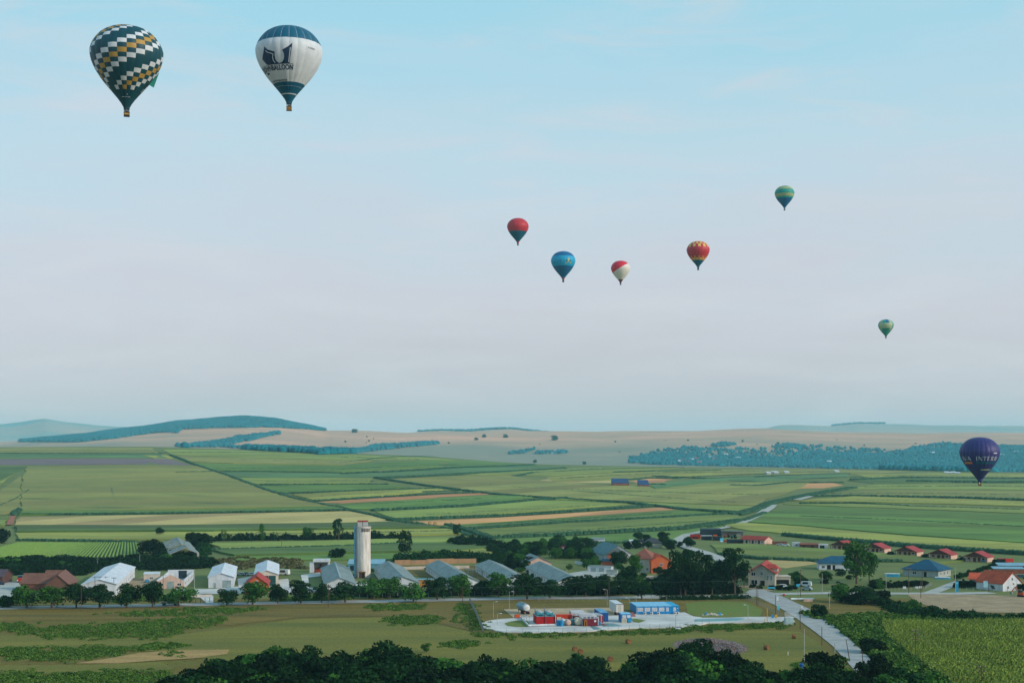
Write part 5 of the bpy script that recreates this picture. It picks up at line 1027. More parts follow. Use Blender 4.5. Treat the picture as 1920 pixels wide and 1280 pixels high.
def tractor(label, px, py, rz, m):
    c = P(px, py); root = empty('tractor', c, math.radians(rz), label, 'tractor')
    t = MB(); t.box(-.45, .45, .2, 2.4, .8, 1.6); t.build('bonnet', m, root); t = MB(); t.box(-.7, .7, -1.2, .2, .9, 1.5); t.build('body', m, root)
    t = MB(); t.box(-.75, .75, -1.2, .15, 2.55, 2.7); cb = t.build('cab_roof', m, root)
    t = MB(); t.box(-.68, .68, -1.1, .1, 1.5, 2.55); t.build('cab_glass', g_glass, cb)
    for s in (-1, 1): wheel(root, s * .9, -.7, .85, .45); wheel(root, s * .75, 1.8, .5, .3)
    t = MB(); t.tube((.2, 1.6, 1.6), (.2, 1.6, 2.5), .07); t.build('exhaust', m_steel, root)
tractor('green tractor under the machinery canopy', 1377, 1009, 60, mat('tractor_green', '#1f6a50', .5)); tractor('orange tractor left of the green tractor', 1364, 1007.5, 80, m_orangep)
for lb, px, py, w, l, h, m in (('red roofed trailer box at the left end of the compound', 1304, 1010, 6.6, 4, 2.6, m_redp), ('pale canopy trailer next to the red box', 1325, 1012, 6.8, 3.4, 2.7, m_whitep), ('dark open machine shed behind the farm lane', 1345, 1013, 6, 4, 2.6, w_dark), ('dark blue low shed left of the long red-roofed house', 1383, 1018, 13, 4, 2.4, w_dark), ('rusty orange implement in the compound', 1341, 1007, 2.6, 2, 1.8, m_orangep)):
    block('machine_shed' if 'shed' in lb else ('trailer' if 'box' in lb or 'trailer' in lb else 'implement'), lb, (px, py), w, l, -5, h, w_dark if m in (m_whitep,) else m, m if m in (m_whitep, m_redp) else None, cat='shed' if 'shed' in lb else ('trailer' if 'trail' in lb else 'implement'), ops=[('F', 0, .3, w * .6, 1.2, 'opening', g_dark)] if w > 3 else [])
block('tarp_board', 'leaning sky blue board in front of the compound', (1353, 1015.5), 2.2, .3, 25, 2.4, m_cyanp, cat='board', slope=0.0, ops=[('F', 0, .2, 1.8, .5, 'rail', m_whitep)])
block('red_skip', 'red metal skip beside the blue board', (1363, 1015.5), 4, 1.8, -8, 1.2, m_redp, cat='skip', ops=[('F', 0, .2, 3, .2, 'rib', m_orangep)])
block('advert_hoarding', 'red slanted hoarding above the right-edge house', (1893, 1057), 4.6, .6, 16, 2.8, m_redp, cat='hoarding', h0=1.0, ops=[('F', -1.8, -.6, .3, 1.6, 'post', w_dark), ('F', 1.8, -.6, .3, 1.6, 'post', w_dark)])
block('shed', 'dark shed with red awning left of the red hoarding', (1881, 1057), 4.5, 3, 0, 2.6, w_dark, m_redp if False else r_red)
block('shed', 'long blue-grey sheet roof at the right edge', (1905, 1068), 16, 8, -8, 2.0, w_brown, r_sky, slope=.7); block('shed', 'blue and rust shed roofs behind the orange-roofed house', (1892, 1075), 14, 5, -6, 2.2, w_brick, r_sky, slope=.6)
# pools, banner and signs
for lb, px, py, w in (('blue walled pool with pale rim left of the blue pyramid roof', 1673.5, 1081, 6.4), ('low blue covered pool right of the blue pyramid roof', 1768, 1085.5, 6.4)):
    rt = block('pool', lb, (px, py), w, 3, -10, 1.3 if px < 1700 else .7, m_cyanp, m_whitep, cat='pool', over=.12, ops=[('F', -2, .2, .2, .8, 'rib', w_blue), ('F', 0, .2, .2, .8, 'rib', w_blue), ('F', 2, .2, .2, .8, 'rib', w_blue)])
def totem():
    c = P(1794.5, 1110.5); root = empty('totem_sign', c, math.radians(-15), 'tall cyan totem sign at the road fork', 'sign')
    t = MB(); t.box(-.55, .55, -.18, .18, .2, 4.6); t.build('panel', m_cyanp, root); t = MB(); t.box(-.7, .7, -.35, .35, -.3, .2); t.build('base', w_conc, root); t = MB(); t.box(-.45, .45, -.2, -.17, 3.6, 4.3); t.build('panel_top', mat('cyan_pale', '#6fc4dc', .6), root)
totem()
def signboard(label, px, py, w, h, z, m, posts=2, rz=0):
    c = P(px, py); root = empty('signboard', c, math.radians(rz), label, 'sign')
    t = MB(); t.box(-w / 2, w / 2, -.06, .06, z, z + h); t.build('panel', m, root)
    for q in range(posts): x = 0 if posts == 1 else (-w / 2 + .1 + q * (w - .2) / (posts - 1)); t = MB(); t.box(x - .06, x + .06, .065, .17, -.3, z + h * .8); t.build('post', m_steel, root)
signboard('blue board on a white concrete post at the junction', 1496, 1113, 1.2, 1.0, 3.0, m_cyanp, 1); signboard('cyan banner on legs in front of the white two-storey house', 1446, 1110, 3.0, .6, 1.6, m_cyanp); signboard('white notice board left of the fork fence', 1696, 1107.5, 1.2, 1.0, .9, m_whitep, 1)
signboard('wide white notice board by the fork fence', 1718.5, 1106.5, 1.3, .8, .9, m_whitep); signboard('right-hand white notice board near the dark pole', 1726, 1106, 1.2, .8, .9, m_whitep); signboard('blue and white poster board in front of the orange-roofed house', 1848, 1107, 1.8, 2.6, 1.4, mat('poster', '#a8c8d0', .6, c2='#5a9ab0', scale=2)); signboard('small round-topped red road sign at the junction', 1469.5, 1121, .8, .8, .9, m_redp, 1); signboard('white road sign beside the side road', 1458, 1128.5, .7, 1.6, .6, m_whitep, 1); signboard('slim cyan flag sign by the drive entrance', 1459.5, 1155, .9, 1.6, 2.2, mat('cyan_flag', '#5fb8cc', .6), 1); signboard('small white road sign further down the side road', 1503.5, 1145, .5, 1.0, 1.0, m_whitep, 1)
rt = empty('concrete_pipes', P(1508, 1124.5), 0.02, 'long white concrete pipes lying on the grass by the junction', 'pipes')
for q in range(3): t = MB(); t.lathe([(.42, 0), (.42, 2.9), (.3, 2.9), (.3, 0)], 12, (-5.2 + q * 3.0, .1 * q, .42), 'x'); t.build('pipe', m_whitep, rt)
rt = empty('timber_stack', P(1515, 1127), 0, 'pinkish stack of boards beside the white pipes', 'boards'); 
for q in range(4): t = MB(); t.box(-1.7, 1.7, -.6, .6, .02 + q * .24, .22 + q * .24, Matrix.Rotation(.02 * q, 4, 'Z')); t.build('board', w_pink, rt)
rt = empty('excavator', P(1916, 1118.5), math.radians(35), 'orange excavator arm and tracks at the right edge', 'excavator')
t = MB(); t.box(-1.2, 1.2, -1.6, 1.6, .1, .8); t.build('tracks', m_tyre, rt); t = MB(); t.box(-1.1, 1.1, -1.3, 1.2, .85, 1.8); t.build('body', m_orangep, rt); t = MB(); t.box(-1.0, 0, -.4, 1.0, 1.8, 2.8); t.build('cab', g_glass, rt); t = MB(); t.tube((.4, 1, 1.5), (.4, 3.4, 3.6), .25); t.tube((.4, 3.4, 3.6), (.4, 5.0, 1.6), .2); t.build('boom', m_orangep, rt); t = MB(); t.prism([(.0, 1.6), (.9, 1.6), (.8, .8), (.2, .7)], 4.7, 5.6); t.build('bucket', m_steel, rt)

# ------------------------------------------------------------ poles, lamps, fences
def pole(label, px, yb, yt, arms=0, m=m_pole, lean=0.0, lamp=False, group=None, r=.13, lampdir=1):
    c = P(px, yb); h = (yb - yt) / ppm(c.y); root = empty('utility_pole' if not lamp else 'street_lamp', c, 0, label, 'lamp' if lamp else 'pole', group); root.rotation_euler = (0, lean, 0)
    t = MB(); t.tube((0, 0, -.5), (0, 0, h), r, r * .7, n=7); t.build('post', m, root)
    for a in range(arms):
        z = h - .25 - a * 1.1; t = MB(); t.box(-.95, .95, -.07, .07, z - .07, z + .07); ar = t.build('crossarm', m, root)
        for x in (-.85, 0 if a else -.3, .85): t = MB(); t.lathe([(.05, z + .07), (.08, z + .15), (.04, z + .28)], 6, (x, 0, 0)); t.build('insulator', m_cpole, ar)
    if lamp:
        t = MB(); t.tube((0, 0, h), (lampdir * 1.1, -.3, h + .15), .06, n=5); ar = t.build('arm', m, root); t = MB(); t.box(min(lampdir * .8, lampdir * 1.5), max(lampdir * .8, lampdir * 1.5), -.5, -.1, h + .12, h + .26); t.build('lamp_head', m_whitep, ar)
    return root, h
POLES = [
 ('wooden pole beside the road in front of the long white barn', 152.3, 1144, 1100, 0), ('wooden pole with crossarm left of the long white barn front', 178, 1118, 1080, 1), ('left post of the transformer pair before the long white barn', 187.5, 1113, 1080, 1), ('right post of the transformer pair before the long white barn', 198.5, 1113, 1080, 1), ('wooden pole at the right corner of the long white barn front', 213.5, 1116, 1082, 1), ('rust-brown pole in front of the roofless hall', 306, 1115, 1076, 1),
 ('thin pole right of the roofless hall', 364.5, 1104, 1066, 0), ('concrete pole in the bushes left of the ruined barn', 262, 1062, 1040, 0), ('slim pole in the scrub behind the long white barn', 183, 1064, 1050, 0), ('wooden pole by the road left of the blue-roofed shed gate', 615.5, 1139, 1095, 0), ('wooden pole at the road before the staggered barns', 867.5, 1131, 1100, 0), ('dark pole in front of the fourth grey barn', 925, 1078, 1062, 0), ('pole in the field with crossarm above the white barns', 528, 1026, 1011, 1), ('thin pole in the hedge below the tall orange tree row', 110, 1047, 1032, 0),
 ('tall wooden pole by the semi-trailer', 1142, 1121, 1085, 0), ('wooden pole at the road bend left of the junction', 1389.5, 1121, 1086, 0), ('left dark twin pole at the lawn corner', 1418, 1134, 1100, 1), ('right dark twin pole at the lawn corner', 1421, 1136, 1102, 1), ('tall dark pole at the drive entrance', 1454, 1153, 1115, 0), ('brown wooden pole with transformer across the junction', 1501, 1118, 1067, 1), ('thin grey pole right of the junction', 1541.5, 1112, 1074, 0), ('slim pole beside the round bush', 1555, 1142, 1105, 0),
 ('dark pole on the verge below the white gate', 1500.3, 1179, 1140, 0), ('dark pole on the right verge of the side road', 1541, 1209, 1174, 0), ('tall slim pole in the meadow right of the bales', 1508, 1245, 1178, 0), ('short dark pole at the road end by the trees', 1617.5, 1240, 1220, 0), ('grey pole before the blue pyramid-roofed house', 1661.5, 1106, 1074, 0), ('brown pole left of the dark pole at the fork', 1704, 1112, 1064, 1), ('tall dark pole at the road fork', 1729, 1107, 1070, 1), ('brown pole at the near edge of the fork', 1726.5, 1121, 1085, 0), ('thin pole above the totem sign', 1791.5, 1112, 1060, 0), ('pole with meter box by the orange-roofed house', 1854, 1110, 1085, 0), ('thin pole on the village slope', 1097.5, 1066, 1046, 0), ('pole at the gable of the last grey barn', 1063, 1083, 1066, 0),
]
for lb, px, yb, yt, arms in POLES: pole(lb, px, yb, yt, arms, m_cpole if any(k in lb for k in ('thin', 'concrete', 'grey', 'slim')) else m_pole)
pole('leaning brown pole over the side road near the trees', 1593.5, 1240, 1198, 0, lean=-.17); pole('white concrete pole on the verge of the side road', 1565.3, 1226, 1203, 0, m_cpole); pole('short white marker post in the mown meadow', 1477.5, 1228, 1220.5, 0, m_whitep)
pole('power pole with three crossarms standing in the maize', 1716.5, 1243, 1180, 3); pole('power pole with crossarms at the bottom right corner', 1840.5, 1295, 1248, 2)
for lb, px, yb, yt, dr in (('lamp post behind the tanker trailer', 955, 1141, 1109, 1), ('lamp post at the left end of the plant yard', 925, 1158, 1128, 1), ('short lamp post on the round end of the concrete', 932.5, 1172, 1150, 1), ('lamp post behind the semi-trailer', 1138.5, 1136, 1105, -1), ('lamp post behind the blue office', 1193, 1132, 1120, 1), ('lamp post on the lawn near the weighbridge', 1402.5, 1160, 1134, -1), ('thin lamp post in front of the blue office yard', 1267, 1180, 1152, 1), ('tall white lamp post before the grey barn with green door', 962.5, 1117, 1086, -1), ('lamp post at the right edge by the parked cars', 1906.5, 1120, 1088, -1), ('bright white lamp post at the corner of the plant road', 1180, 1131, 1121, -1)):
    pole(lb, px, yb, yt, 0, m_cpole, lamp=True, r=.09, lampdir=dr)
def wire(label, pts, sag=.8):
    t = MB(); root = None
    for a, b in zip(pts[:-1], pts[1:]):
        prev = a
        for q in range(1, 11):
            p = a.lerp(b, q / 10); p.z -= sag * 4 * (q / 10) * (1 - q / 10); t.tube(prev, p, .022, n=3, cap=False); prev = p
    return t.build('overhead_wire', m_steel, label=label, cat='wire')
def top_(px, yb, yt, dx=0): p = P(px, yb); p.z += (yb - yt) / ppm(p.y) - .2; p.x += dx; return p
wire('overhead wires along the main road before the barns', [top_(152.3, 1144, 1100), top_(306, 1115, 1076), top_(615.5, 1139, 1095), top_(867.5, 1131, 1100), top_(1142, 1121, 1085), top_(1389.5, 1121, 1086)])
wire('overhead wires across the junction to the fork', [top_(1389.5, 1121, 1086), top_(1501, 1118, 1067), top_(1704, 1112, 1064), top_(1729, 1107, 1070)])
wire('overhead wire over the maize field', [top_(1716.5, 1243, 1180), top_(1840.5, 1295, 1248)])
def fence(label, pts, gap, h, m, rails=(), r=.06, mesh=None, name='fence'):
    pw = [P(*p) for p in pts]; c = pw[0].copy(); root = empty(name, c, 0, label, 'fence'); pd = None
    for a, b in zip(pw[:-1], pw[1:]):
        l = (b - a).length; n = max(1, int(l / gap))
        for q in range(n + (b == pw[-1])):
            p = a.lerp(b, q / n) - c
            if pd is None: t = MB(); t.box(-r, r, -r, r, -.3, h); o = t.build('post', m, root); pd = o.data
            else: o = link(bpy.data.objects.new('post', pd), root)
            o.location = p
        for z in rails: t = MB(); t.tube(a - c + Vector((0, 0, z)), b - c + Vector((0, 0, z)), .02, n=4); t.build('rail', m_steel, root)
        if mesh: t = MB(); t.add([a - c, b - c, b - c + Vector((0, 0, h * .96)), a - c + Vector((0, 0, h * .96))], [(0, 1, 2, 3)]); t.build('mesh_panel', mesh, root)
fence('row of white concrete fence posts along the road before the barns', [(660, 1121), (760, 1119.5), (860, 1117), (980, 1115), (1110, 1114)], 2.9, 2.0, m_cpole, (.9, 1.7), .09)
fence('wire fence on thin posts along the near side of the main road', [(1010, 1127), (1120, 1127), (1250, 1125), (1400, 1122)], 2.7, 1.8, m_cpole, (1.0, 1.7), .05)
fence('wooden picket fence beside the road fork', [(1664, 1108), (1700, 1107.5), (1735, 1104), (1747, 1097)], 1.5, 1.5, m_cpole, (.5, 1.1), .06)
fence('thin dark fence along the front of the plant yard', [(906, 1186), (950, 1188.5), (1010, 1189), (1100, 1187), (1180, 1182), (1275, 1179), (1330, 1171)], 3.4, 1.9, m_steel, (1.0, 1.85), .04)
m_mesh = mat('mesh_panel', '#8a9a9c', .6)
_t = m_mesh.node_tree; _mx = _t.nodes.new('ShaderNodeMixShader'); _tr = _t.nodes.new('ShaderNodeBsdfTransparent'); _mx.inputs[0].default_value = .55; _t.links.new(_tr.outputs[0], _mx.inputs[1]); _t.links.new(_t.nodes['Principled BSDF'].outputs[0], _mx.inputs[2]); _t.links.new(_mx.outputs[0], _t.nodes['Material Output'].inputs[0])
fence('tall grey mesh fence down the left side of the plant yard', [(880, 1127), (893, 1155), (906, 1187)], 4, 2.2, m_steel, (1.0, 2.1), .06, m_mesh)
fence('dark fence along the side road beside the lawn', [(1400, 1124), (1430, 1137), (1452, 1150), (1466, 1158)], 2.6, 1.6, m_steel, (.8, 1.5), .05)
fence('brown board fence below the retaining wall', [(357, 1131), (376, 1130), (393, 1129)], 1.3, 2.0, d_wood, (.6, 1.2, 1.8), .08)
fence('garden fence in front of the orange-roofed house', [(1800, 1106), (1850, 1108), (1915, 1109)], 2.5, 1.2, m_cpole, (.6, 1.1), .08)
# ------------------------------------------------------------ the gas plant in the meadow
m_red = mat('container_red', '#b0141c', .5, var=.12, scale=.4); m_maroon = mat('container_maroon', '#7a2434', .5, var=.14, scale=.4); m_pinkm = mat('container_pink', '#a04458', .5, var=.14); m_or = mat('container_orange', '#c63c1c', .5, var=.12); m_bl = mat('container_blue', '#14549c', .5, var=.12); m_bl2 = mat('office_blue', '#0f7fbc', .5, var=.1, scale=.4); m_blroof = mat('office_roof', '#7fbede', .6, var=.12); m_blroof2 = mat('office_roof_deep', '#18a0cc', .6, var=.12); m_coolt = mat('cooler_teal', '#3f8c98', .5, var=.15); m_silver = mat('pipe_silver', '#c2c4c8', .4, metal=.2, var=.08); m_drum = mat('drum_blue', '#1f8cc0', .5); m_ivory = mat('tank_ivory', '#c9c2ae', .6)
PZ = .26
def base5(px, py): p = P(px, py); p.z += PZ; return p
def ribbed(t, w, L, h, z0=0.0, pitch=.6, d=.05):
    """container shell: box with vertical ribs on the long and short sides"""
    t.box(-w / 2, w / 2, 0, L, z0, h)
    for q in range(int(w / pitch)): x = -w / 2 + (q + .5) * w / int(w / pitch); t.box(x - pitch * .22, x + pitch * .22, -d, 0, z0 + .15, h - .15)
    for q in range(int(L / pitch)):
        y = (q + .5) * L / int(L / pitch)
        for s in (-1, 1): t.box(*(sorted((s * w / 2, s * (w / 2 + d)))), y - pitch * .22, y + pitch * .22, z0 + .15, h - .15)
def container(name, label, px, py, w, L, h, m, roof=None, rz=5, z0=.12, cat='container', frame=None):
    root = empty(name, base5(px, py), math.radians(rz), label, cat)
    t = MB(); ribbed(t, w, L, h, z0); t.build('shell', m, root)
    t = MB(); t.box(-w / 2 - .06, w / 2 + .06, -.06, L + .06, h, h + .1); t.build('roof', roof or m, root)
    t = MB()
    for sx in (-1, 1):
        for y in (0, L): t.box(sx * w / 2 - .1, sx * w / 2 + .1, y - .1, y + .1, 0, h - .01)
    t.build('corner_posts', frame or m, root)
    return root
def redpair():
    for i, (px, lb) in enumerate(((1014.8, 'left bright red plant module with twin roof coolers'), (1032.6, 'right bright red plant module with twin roof coolers'))):
        root = container('plant_module', lb, px, 1172, 3.0, 8.5, 2.7, m_red, m_coolt, 6)
        for j, y in enumerate((1.6, 5.2)):
            t = MB(); t.box(-1.1, 1.1, y, y + 2.4, 3.1, 3.7); f = t.build('roof_cooler', m_coolt, root); t = MB(); t.lathe([(.75, 3.7), (.75, 4.05), (.6, 4.05), (.6, 3.7)], 14, (0, y + 1.2, 0)); t.build('fan_ring', m_silver, f)
            t = MB()
            for a in (-1, 1):
                for b in (.2, 2.2): t.box(a * 1.0 - .06, a * 1.0 + .06, y + b - .06, y + b + .06, 2.8, 3.1)
            t.build('cooler_legs', m_steel, f)
        t = MB(); t.path([(1.55, -.25, .1), (1.55, -.25, 2.95), (1.55, 8, 3.0)], .12); t.build('pipe', m_silver, root)
        t = MB(); t.tube((-1.1, 7.6, 2.8), (-1.1, 7.6, 4.8), .14); t.build('chimney', m_steel, root)
redpair()
def low_wall():
    root = empty('bund_wall', base5(985, 1168), 0, 'low white bund wall around the red modules', 'wall'); o = base5(985, 1168)
    for a, b in (((976, 1160), (991, 1176)), ((991, 1176), (1043, 1174.5))):
        p, q = base5(*a) - o, base5(*b) - o; d = q - p; l = d.length; t = MB(); t.box(0, l, -.15, .15, -.2, .75, Matrix.Translation(p) @ Matrix.Rotation(math.atan2(d.y, d.x), 4, 'Z')); t.build('wall_run', m_whitep, root)
        t = MB(); t.tube(p + Vector((0, -.5, .35)), q + Vector((0, -.5, .35)), .13); t.build('pipe', m_silver, root)
low_wall()
rt = empty('valve_skid', base5(989, 1163), .1, 'small skid of pipes and cyan valves left of the red modules', 'pipework')
t = MB(); t.box(-2.4, 2.0, -1, 1, 0, .15); t.build('skid', m_whitep, rt)
for q in range(5): t = MB(); t.path([(-2 + q * .9, -.8, .15), (-2 + q * .9, -.8, 1.0 + .2 * (q % 3)), (-2 + q * .9, .8, 1.0 + .2 * (q % 3)), (-2 + q * .9, .8, .15)], .09); p_ = t.build('pipe', m_silver, rt); t = MB(); t.lathe([(.05, 0), (.28, .05), (.28, .15), (.05, .2)], 8, (-2 + q * .9, 0, 1.0 + .2 * (q % 3))); t.build('valve_wheel', m_drum, p_)
rt = container('container', 'long orange-red container behind the white tanks', 1060, 1168.5, 6.6, 2.6, 2.6, m_or); t = MB(); t.box(-2.9, -1.5, -.9, -.1, .1, 2.0); t.build('control_cabinet', m_ivory, rt); t = MB(); t.lathe([(.16, -.12), (.16, -.05)], 8, (2.4, 0, 1.9), 'y'); t.build('lamp', m_yellow, rt)
# maroon module with silver pipework
rt = container('plant_module', 'maroon plant module wrapped in silver pipes, centre of the yard', 1107, 1175, 4.5, 11, 2.4, m_maroon, mat('module_roof', '#a8909a', .6))
t = MB(); t.box(1.2, 1.9, -.12, -.06, 1.4, 2.0); t.build('notice_plate', m_whitep, rt)
for q in range(5): y = .6 + q * 2.3; t = MB(); t.path([(-2.6, y, .2), (-2.6, y, 2.9), (-1.4, y + .2, 3.1), (1.4, y + .2, 3.1), (2.6, y, 2.8), (2.6, y, .4)], .15); t.build('pipe', m_silver, rt)
for x in (-1.2, .1, 1.3): t = MB(); t.tube((x, .3, 2.75), (x, 10.6, 2.75), .24, n=8); t.build('roof_duct', m_silver, rt)
t = MB(); t.path([(-1.9, -.25, .1), (-1.9, -.25, 1.9), (-1.2, -.25, 1.9), (-1.2, -.25, .1)], .07); t.build('rail_loop', m_yellow, rt)
rt = container('plant_module', 'maroon pipe-rack module behind the ivory tank', 1087, 1169, 4.0, 9, 2.5, m_maroon, m_silver)
for q in range(4): y = .5 + q * 2.4; t = MB(); t.path([(-2.4, y, 0), (-2.4, y, 3.0), (2.4, y, 3.0), (2.4, y, 0)], .13); t.build('pipe_frame', m_silver, rt)
t = MB(); t.box(-2.2, 2.2, 5, 9, 2.7, 3.3); t.build('roof_cooler', m_silver, rt)
rt = container('plant_module', 'dusty pink module right of the maroon one', 1123, 1169, 2.6, 7, 2.5, m_pinkm, m_silver)
for q in range(3): t = MB(); t.path([(-.9 + q * .8, -.3, 0), (-.9 + q * .8, -.3, 2.8), (-.9 + q * .8, 6, 2.8)], .1); t.build('pipe', m_silver, rt)
rt = container('container', 'dark blue shipping container behind the pink module', 1133, 1166.5, 2.5, 12, 3.0, m_bl, mat('cont_roof', '#5f9cc4', .6), 6)
for s in (-.62, .62): t = MB(); t.box(s - .55, s + .55, -.1, -.05, .3, 2.8); d_ = t.build('door', m_bl, rt); t = MB(); t.tube((s * .3, -.14, .4), (s * .3, -.14, 2.7), .04, n=4); t.build('lock_bar', m_steel, d_)
# tanks, drums
for i, (px, py, lb) in enumerate(((1046.5, 1174.5, 'left blue drum in front of the orange-red container'), (1053, 1175, 'right blue drum in front of the orange-red container'))):
    rt = empty('drum', base5(px, py), 0, lb, 'drum'); t = MB(); t.lathe([(.52, 0), (.55, .05), (.55, 1.1), (.58, 1.12), (.55, 1.15), (.55, 1.9), (.42, 2.0)], 14); t.build('shell', m_drum, rt); t = MB(); t.lathe([(.12, 2.0), (.12, 2.1)], 8, (.2, 0, 0)); t.build('bung', m_steel, rt)
for px, py, lb, m in ((1058, 1173.5, 'white horizontal tank behind the blue drums', m_whitep), (1066, 1174.5, 'peach horizontal tank in the middle of the tank row', w_pink), (1075, 1174, 'teal tank with dark bands in the tank row', m_cart), (1085, 1174.5, 'large ivory tank at the right end of the tank row', m_ivory)):
    rt = empty('tank', base5(px, py), math.radians(8), lb, 'tank'); r = 1.25 if m is m_ivory else .95; t = MB(); t.lathe([(r * .5, 0), (r * .85, .15), (r, .4), (r, 3.0), (r * .85, 3.25), (r * .5, 3.4)], 16, (0, 0, r + .15), 'y'); t.build('shell', m, rt, smooth=False)
    for y in (.8, 2.6): t = MB(); t.box(-r * .8, r * .8, y - .12, y + .12, 0, .5); t.build('saddle', m_steel, rt)
    t = MB(); t.lathe([(r + .03, -.06), (r + .03, .06)], 16, (0, 1.7, r + .15), 'y'); t.build('band', m_steel, rt)
rt = empty('hose_reel', base5(1123, 1174), 0, 'cyan hose reel with rust red hoses at the module corner', 'hose reel'); t = MB(); t.lathe([(.7, 0), (.7, .15), (.4, .15), (.4, .9), (.7, .9), (.7, 1.05)], 12, (0, 0, .75), 'y'); t.build('reel', m_drum, rt)
for q in range(3): t = MB(); t.path([(.4 + q * .3, .3 * q, .6), (1.6 + q * .4, .3 * q, .25), (3.2, .4 * q, .08), (4.6, .5 - .3 * q, .08)], .08); t.build('hose', mat('hose', '#8c4a38', .7), rt)
for pts_, lb in (([(1123, 1171), (1150, 1170), (1166, 1175), (1133, 1176)], 'dark wet steel grating on the concrete'), ([(1108, 1176), (1116, 1175.8), (1126, 1181), (1116, 1182)], 'green drain grating at the concrete edge')):
    drape('floor_grating', pts_, PZ + .05, mat('grating', '#5f8a90', .5), label=lb, cat='grating', kind=None)
# blue cabin
rt = container('site_cabin', 'small light blue site cabin with two white windows', 1174, 1167.5, 3.2, 5, 2.7, m_bl2, m_blroof, 5, cat='cabin')
for x in (-.65, .85): t = MB(); t.box(x - .6, x + .6, -.12, -.06, 1.0, 2.4); w0 = t.build('window', g_frame, rt); t = MB(); t.box(x - .5, x + .5, -.14, -.11, 1.1, 2.3); t.build('shutter', m_whitep, w0)
for i in range(4): rt = empty('gas_bottle', base5(1166.5 + i * 2.4, 1168.5), 0, '%s ivory gas bottle standing before the site cabin' % ('first', 'second', 'third', 'fourth')[i], 'gas bottle', 'gas bottles by the site cabin'); t = MB(); t.lathe([(.22, 0), (.25, .08), (.25, 1.2), (.14, 1.45), (.08, 1.55)], 10); t.build('cylinder', m_ivory, rt); t = MB(); t.lathe([(.1, 1.55), (.1, 1.7)], 8); t.build('valve', m_redp, rt)
rt = empty('waste_bin', base5(1180.5, 1168.5), .1, 'blue wheeled bin right of the gas bottles', 'bin'); t = MB(); t.prism([(-.6, .25), (.6, .25), (.75, 1.4), (-.75, 1.4)], 0, 1.1); t.build('body', m_drum, rt); t = MB(); t.box(-.8, .8, -.08, 1.2, 1.4, 1.52); t.build('lid', m_bl2, rt)
for s in (-.5, .5): wheel(rt, s, .9, .15, .1)
rt = empty('ramp', base5(1188, 1157), math.radians(5), 'rust red loading ramp beside the site cabin', 'ramp'); t = MB(); t.add([(-.8, 0, .05), (.8, 0, .05), (.8, 5, 1.0), (-.8, 5, 1.0), (-.8, 0, 0), (.8, 0, 0), (.8, 5, .85), (-.8, 5, .85)], [(0, 1, 2, 3), (7, 6, 5, 4), (0, 4, 5, 1), (1, 5, 6, 2), (2, 6, 7, 3), (3, 7, 4, 0)]); t.build('deck', mat('ramp_rust', '#9a5a50', .7), rt); t = MB(); t.box(-.7, .7, 4.6, 4.9, 0, .85); t.build('leg', m_steel, rt)
# office of six modules
rt = empty('site_office', base5(1233.5, 1152.2), math.radians(5), 'long bright blue site office of joined modules with white windows', 'office')
nm = 6; wm = 14.9 / nm
for i in range(nm):
    x0 = -7.45 + i * wm; t = MB(); t.box(x0 + .02, x0 + wm - .02, 0, 13.5, .15, 2.75); mo = t.build('module', m_bl2, rt)
    t = MB(); t.box(x0 - .0, x0 + wm - .06, -.1, 13.6, 2.76, 2.9); t.build('roof_panel', m_blroof if i < 5 else m_blroof2, mo)
    for j, u in enumerate((.32, .72) if i < 4 else ((.35,) if i == 4 else (.38,))):
        c = x0 + wm * u; t = MB(); t.box(c - .47, c + .47, -.06, 0, 1.0, 2.3); w0 = t.build('window', g_frame, mo); t = MB(); t.box(c - .38, c + .38, -.09, -.05, 1.1, 2.2); t.build('shutter', mat('shutter', '#bcbcc0', .6), w0)
t = MB(); t.tube((-7.4, -.14, .1), (-7.4, -.14, 2.8), .07); t.build('downpipe', m_whitep, rt)
t = MB(); t.lathe([(.16, -.2), (.16, -.05)], 8, (6.9, 0, 2.0), 'y'); t.build('lamp', m_whitep, rt)
for i, x in enumerate((-4.7, -2.35, 0.1, 5.9, 6.9)):
    p = rt.matrix_basis @ Vector((x, -.75, -.01)); p = Vector((rt.location.x + x * math.cos(math.radians(5)) + .75 * math.sin(math.radians(5)), rt.location.y + x * math.sin(math.radians(5)) - .75 * math.cos(math.radians(5)), rt.location.z))
    a = empty('air_conditioner', p, math.radians(5), 'white air conditioner at the foot of the blue office, %s from the left' % ('first', 'second', 'third', 'fourth', 'fifth')[i], 'air conditioner', 'air conditioners along the office'); t = MB(); t.box(-.45, .45, -.18, .18, .08, .85); t.build('case', m_whitep, a); t = MB(); t.lathe([(.28, -.21), (.28, -.17)], 12, (-.1, 0, .47), 'y'); t.build('fan_grille', m_card, a); t = MB(); t.box(-.4, -.3, -.15, .15, 0, .08); t.box(.3, .4, -.15, .15, 0, .08); t.build('feet', m_steel, a)
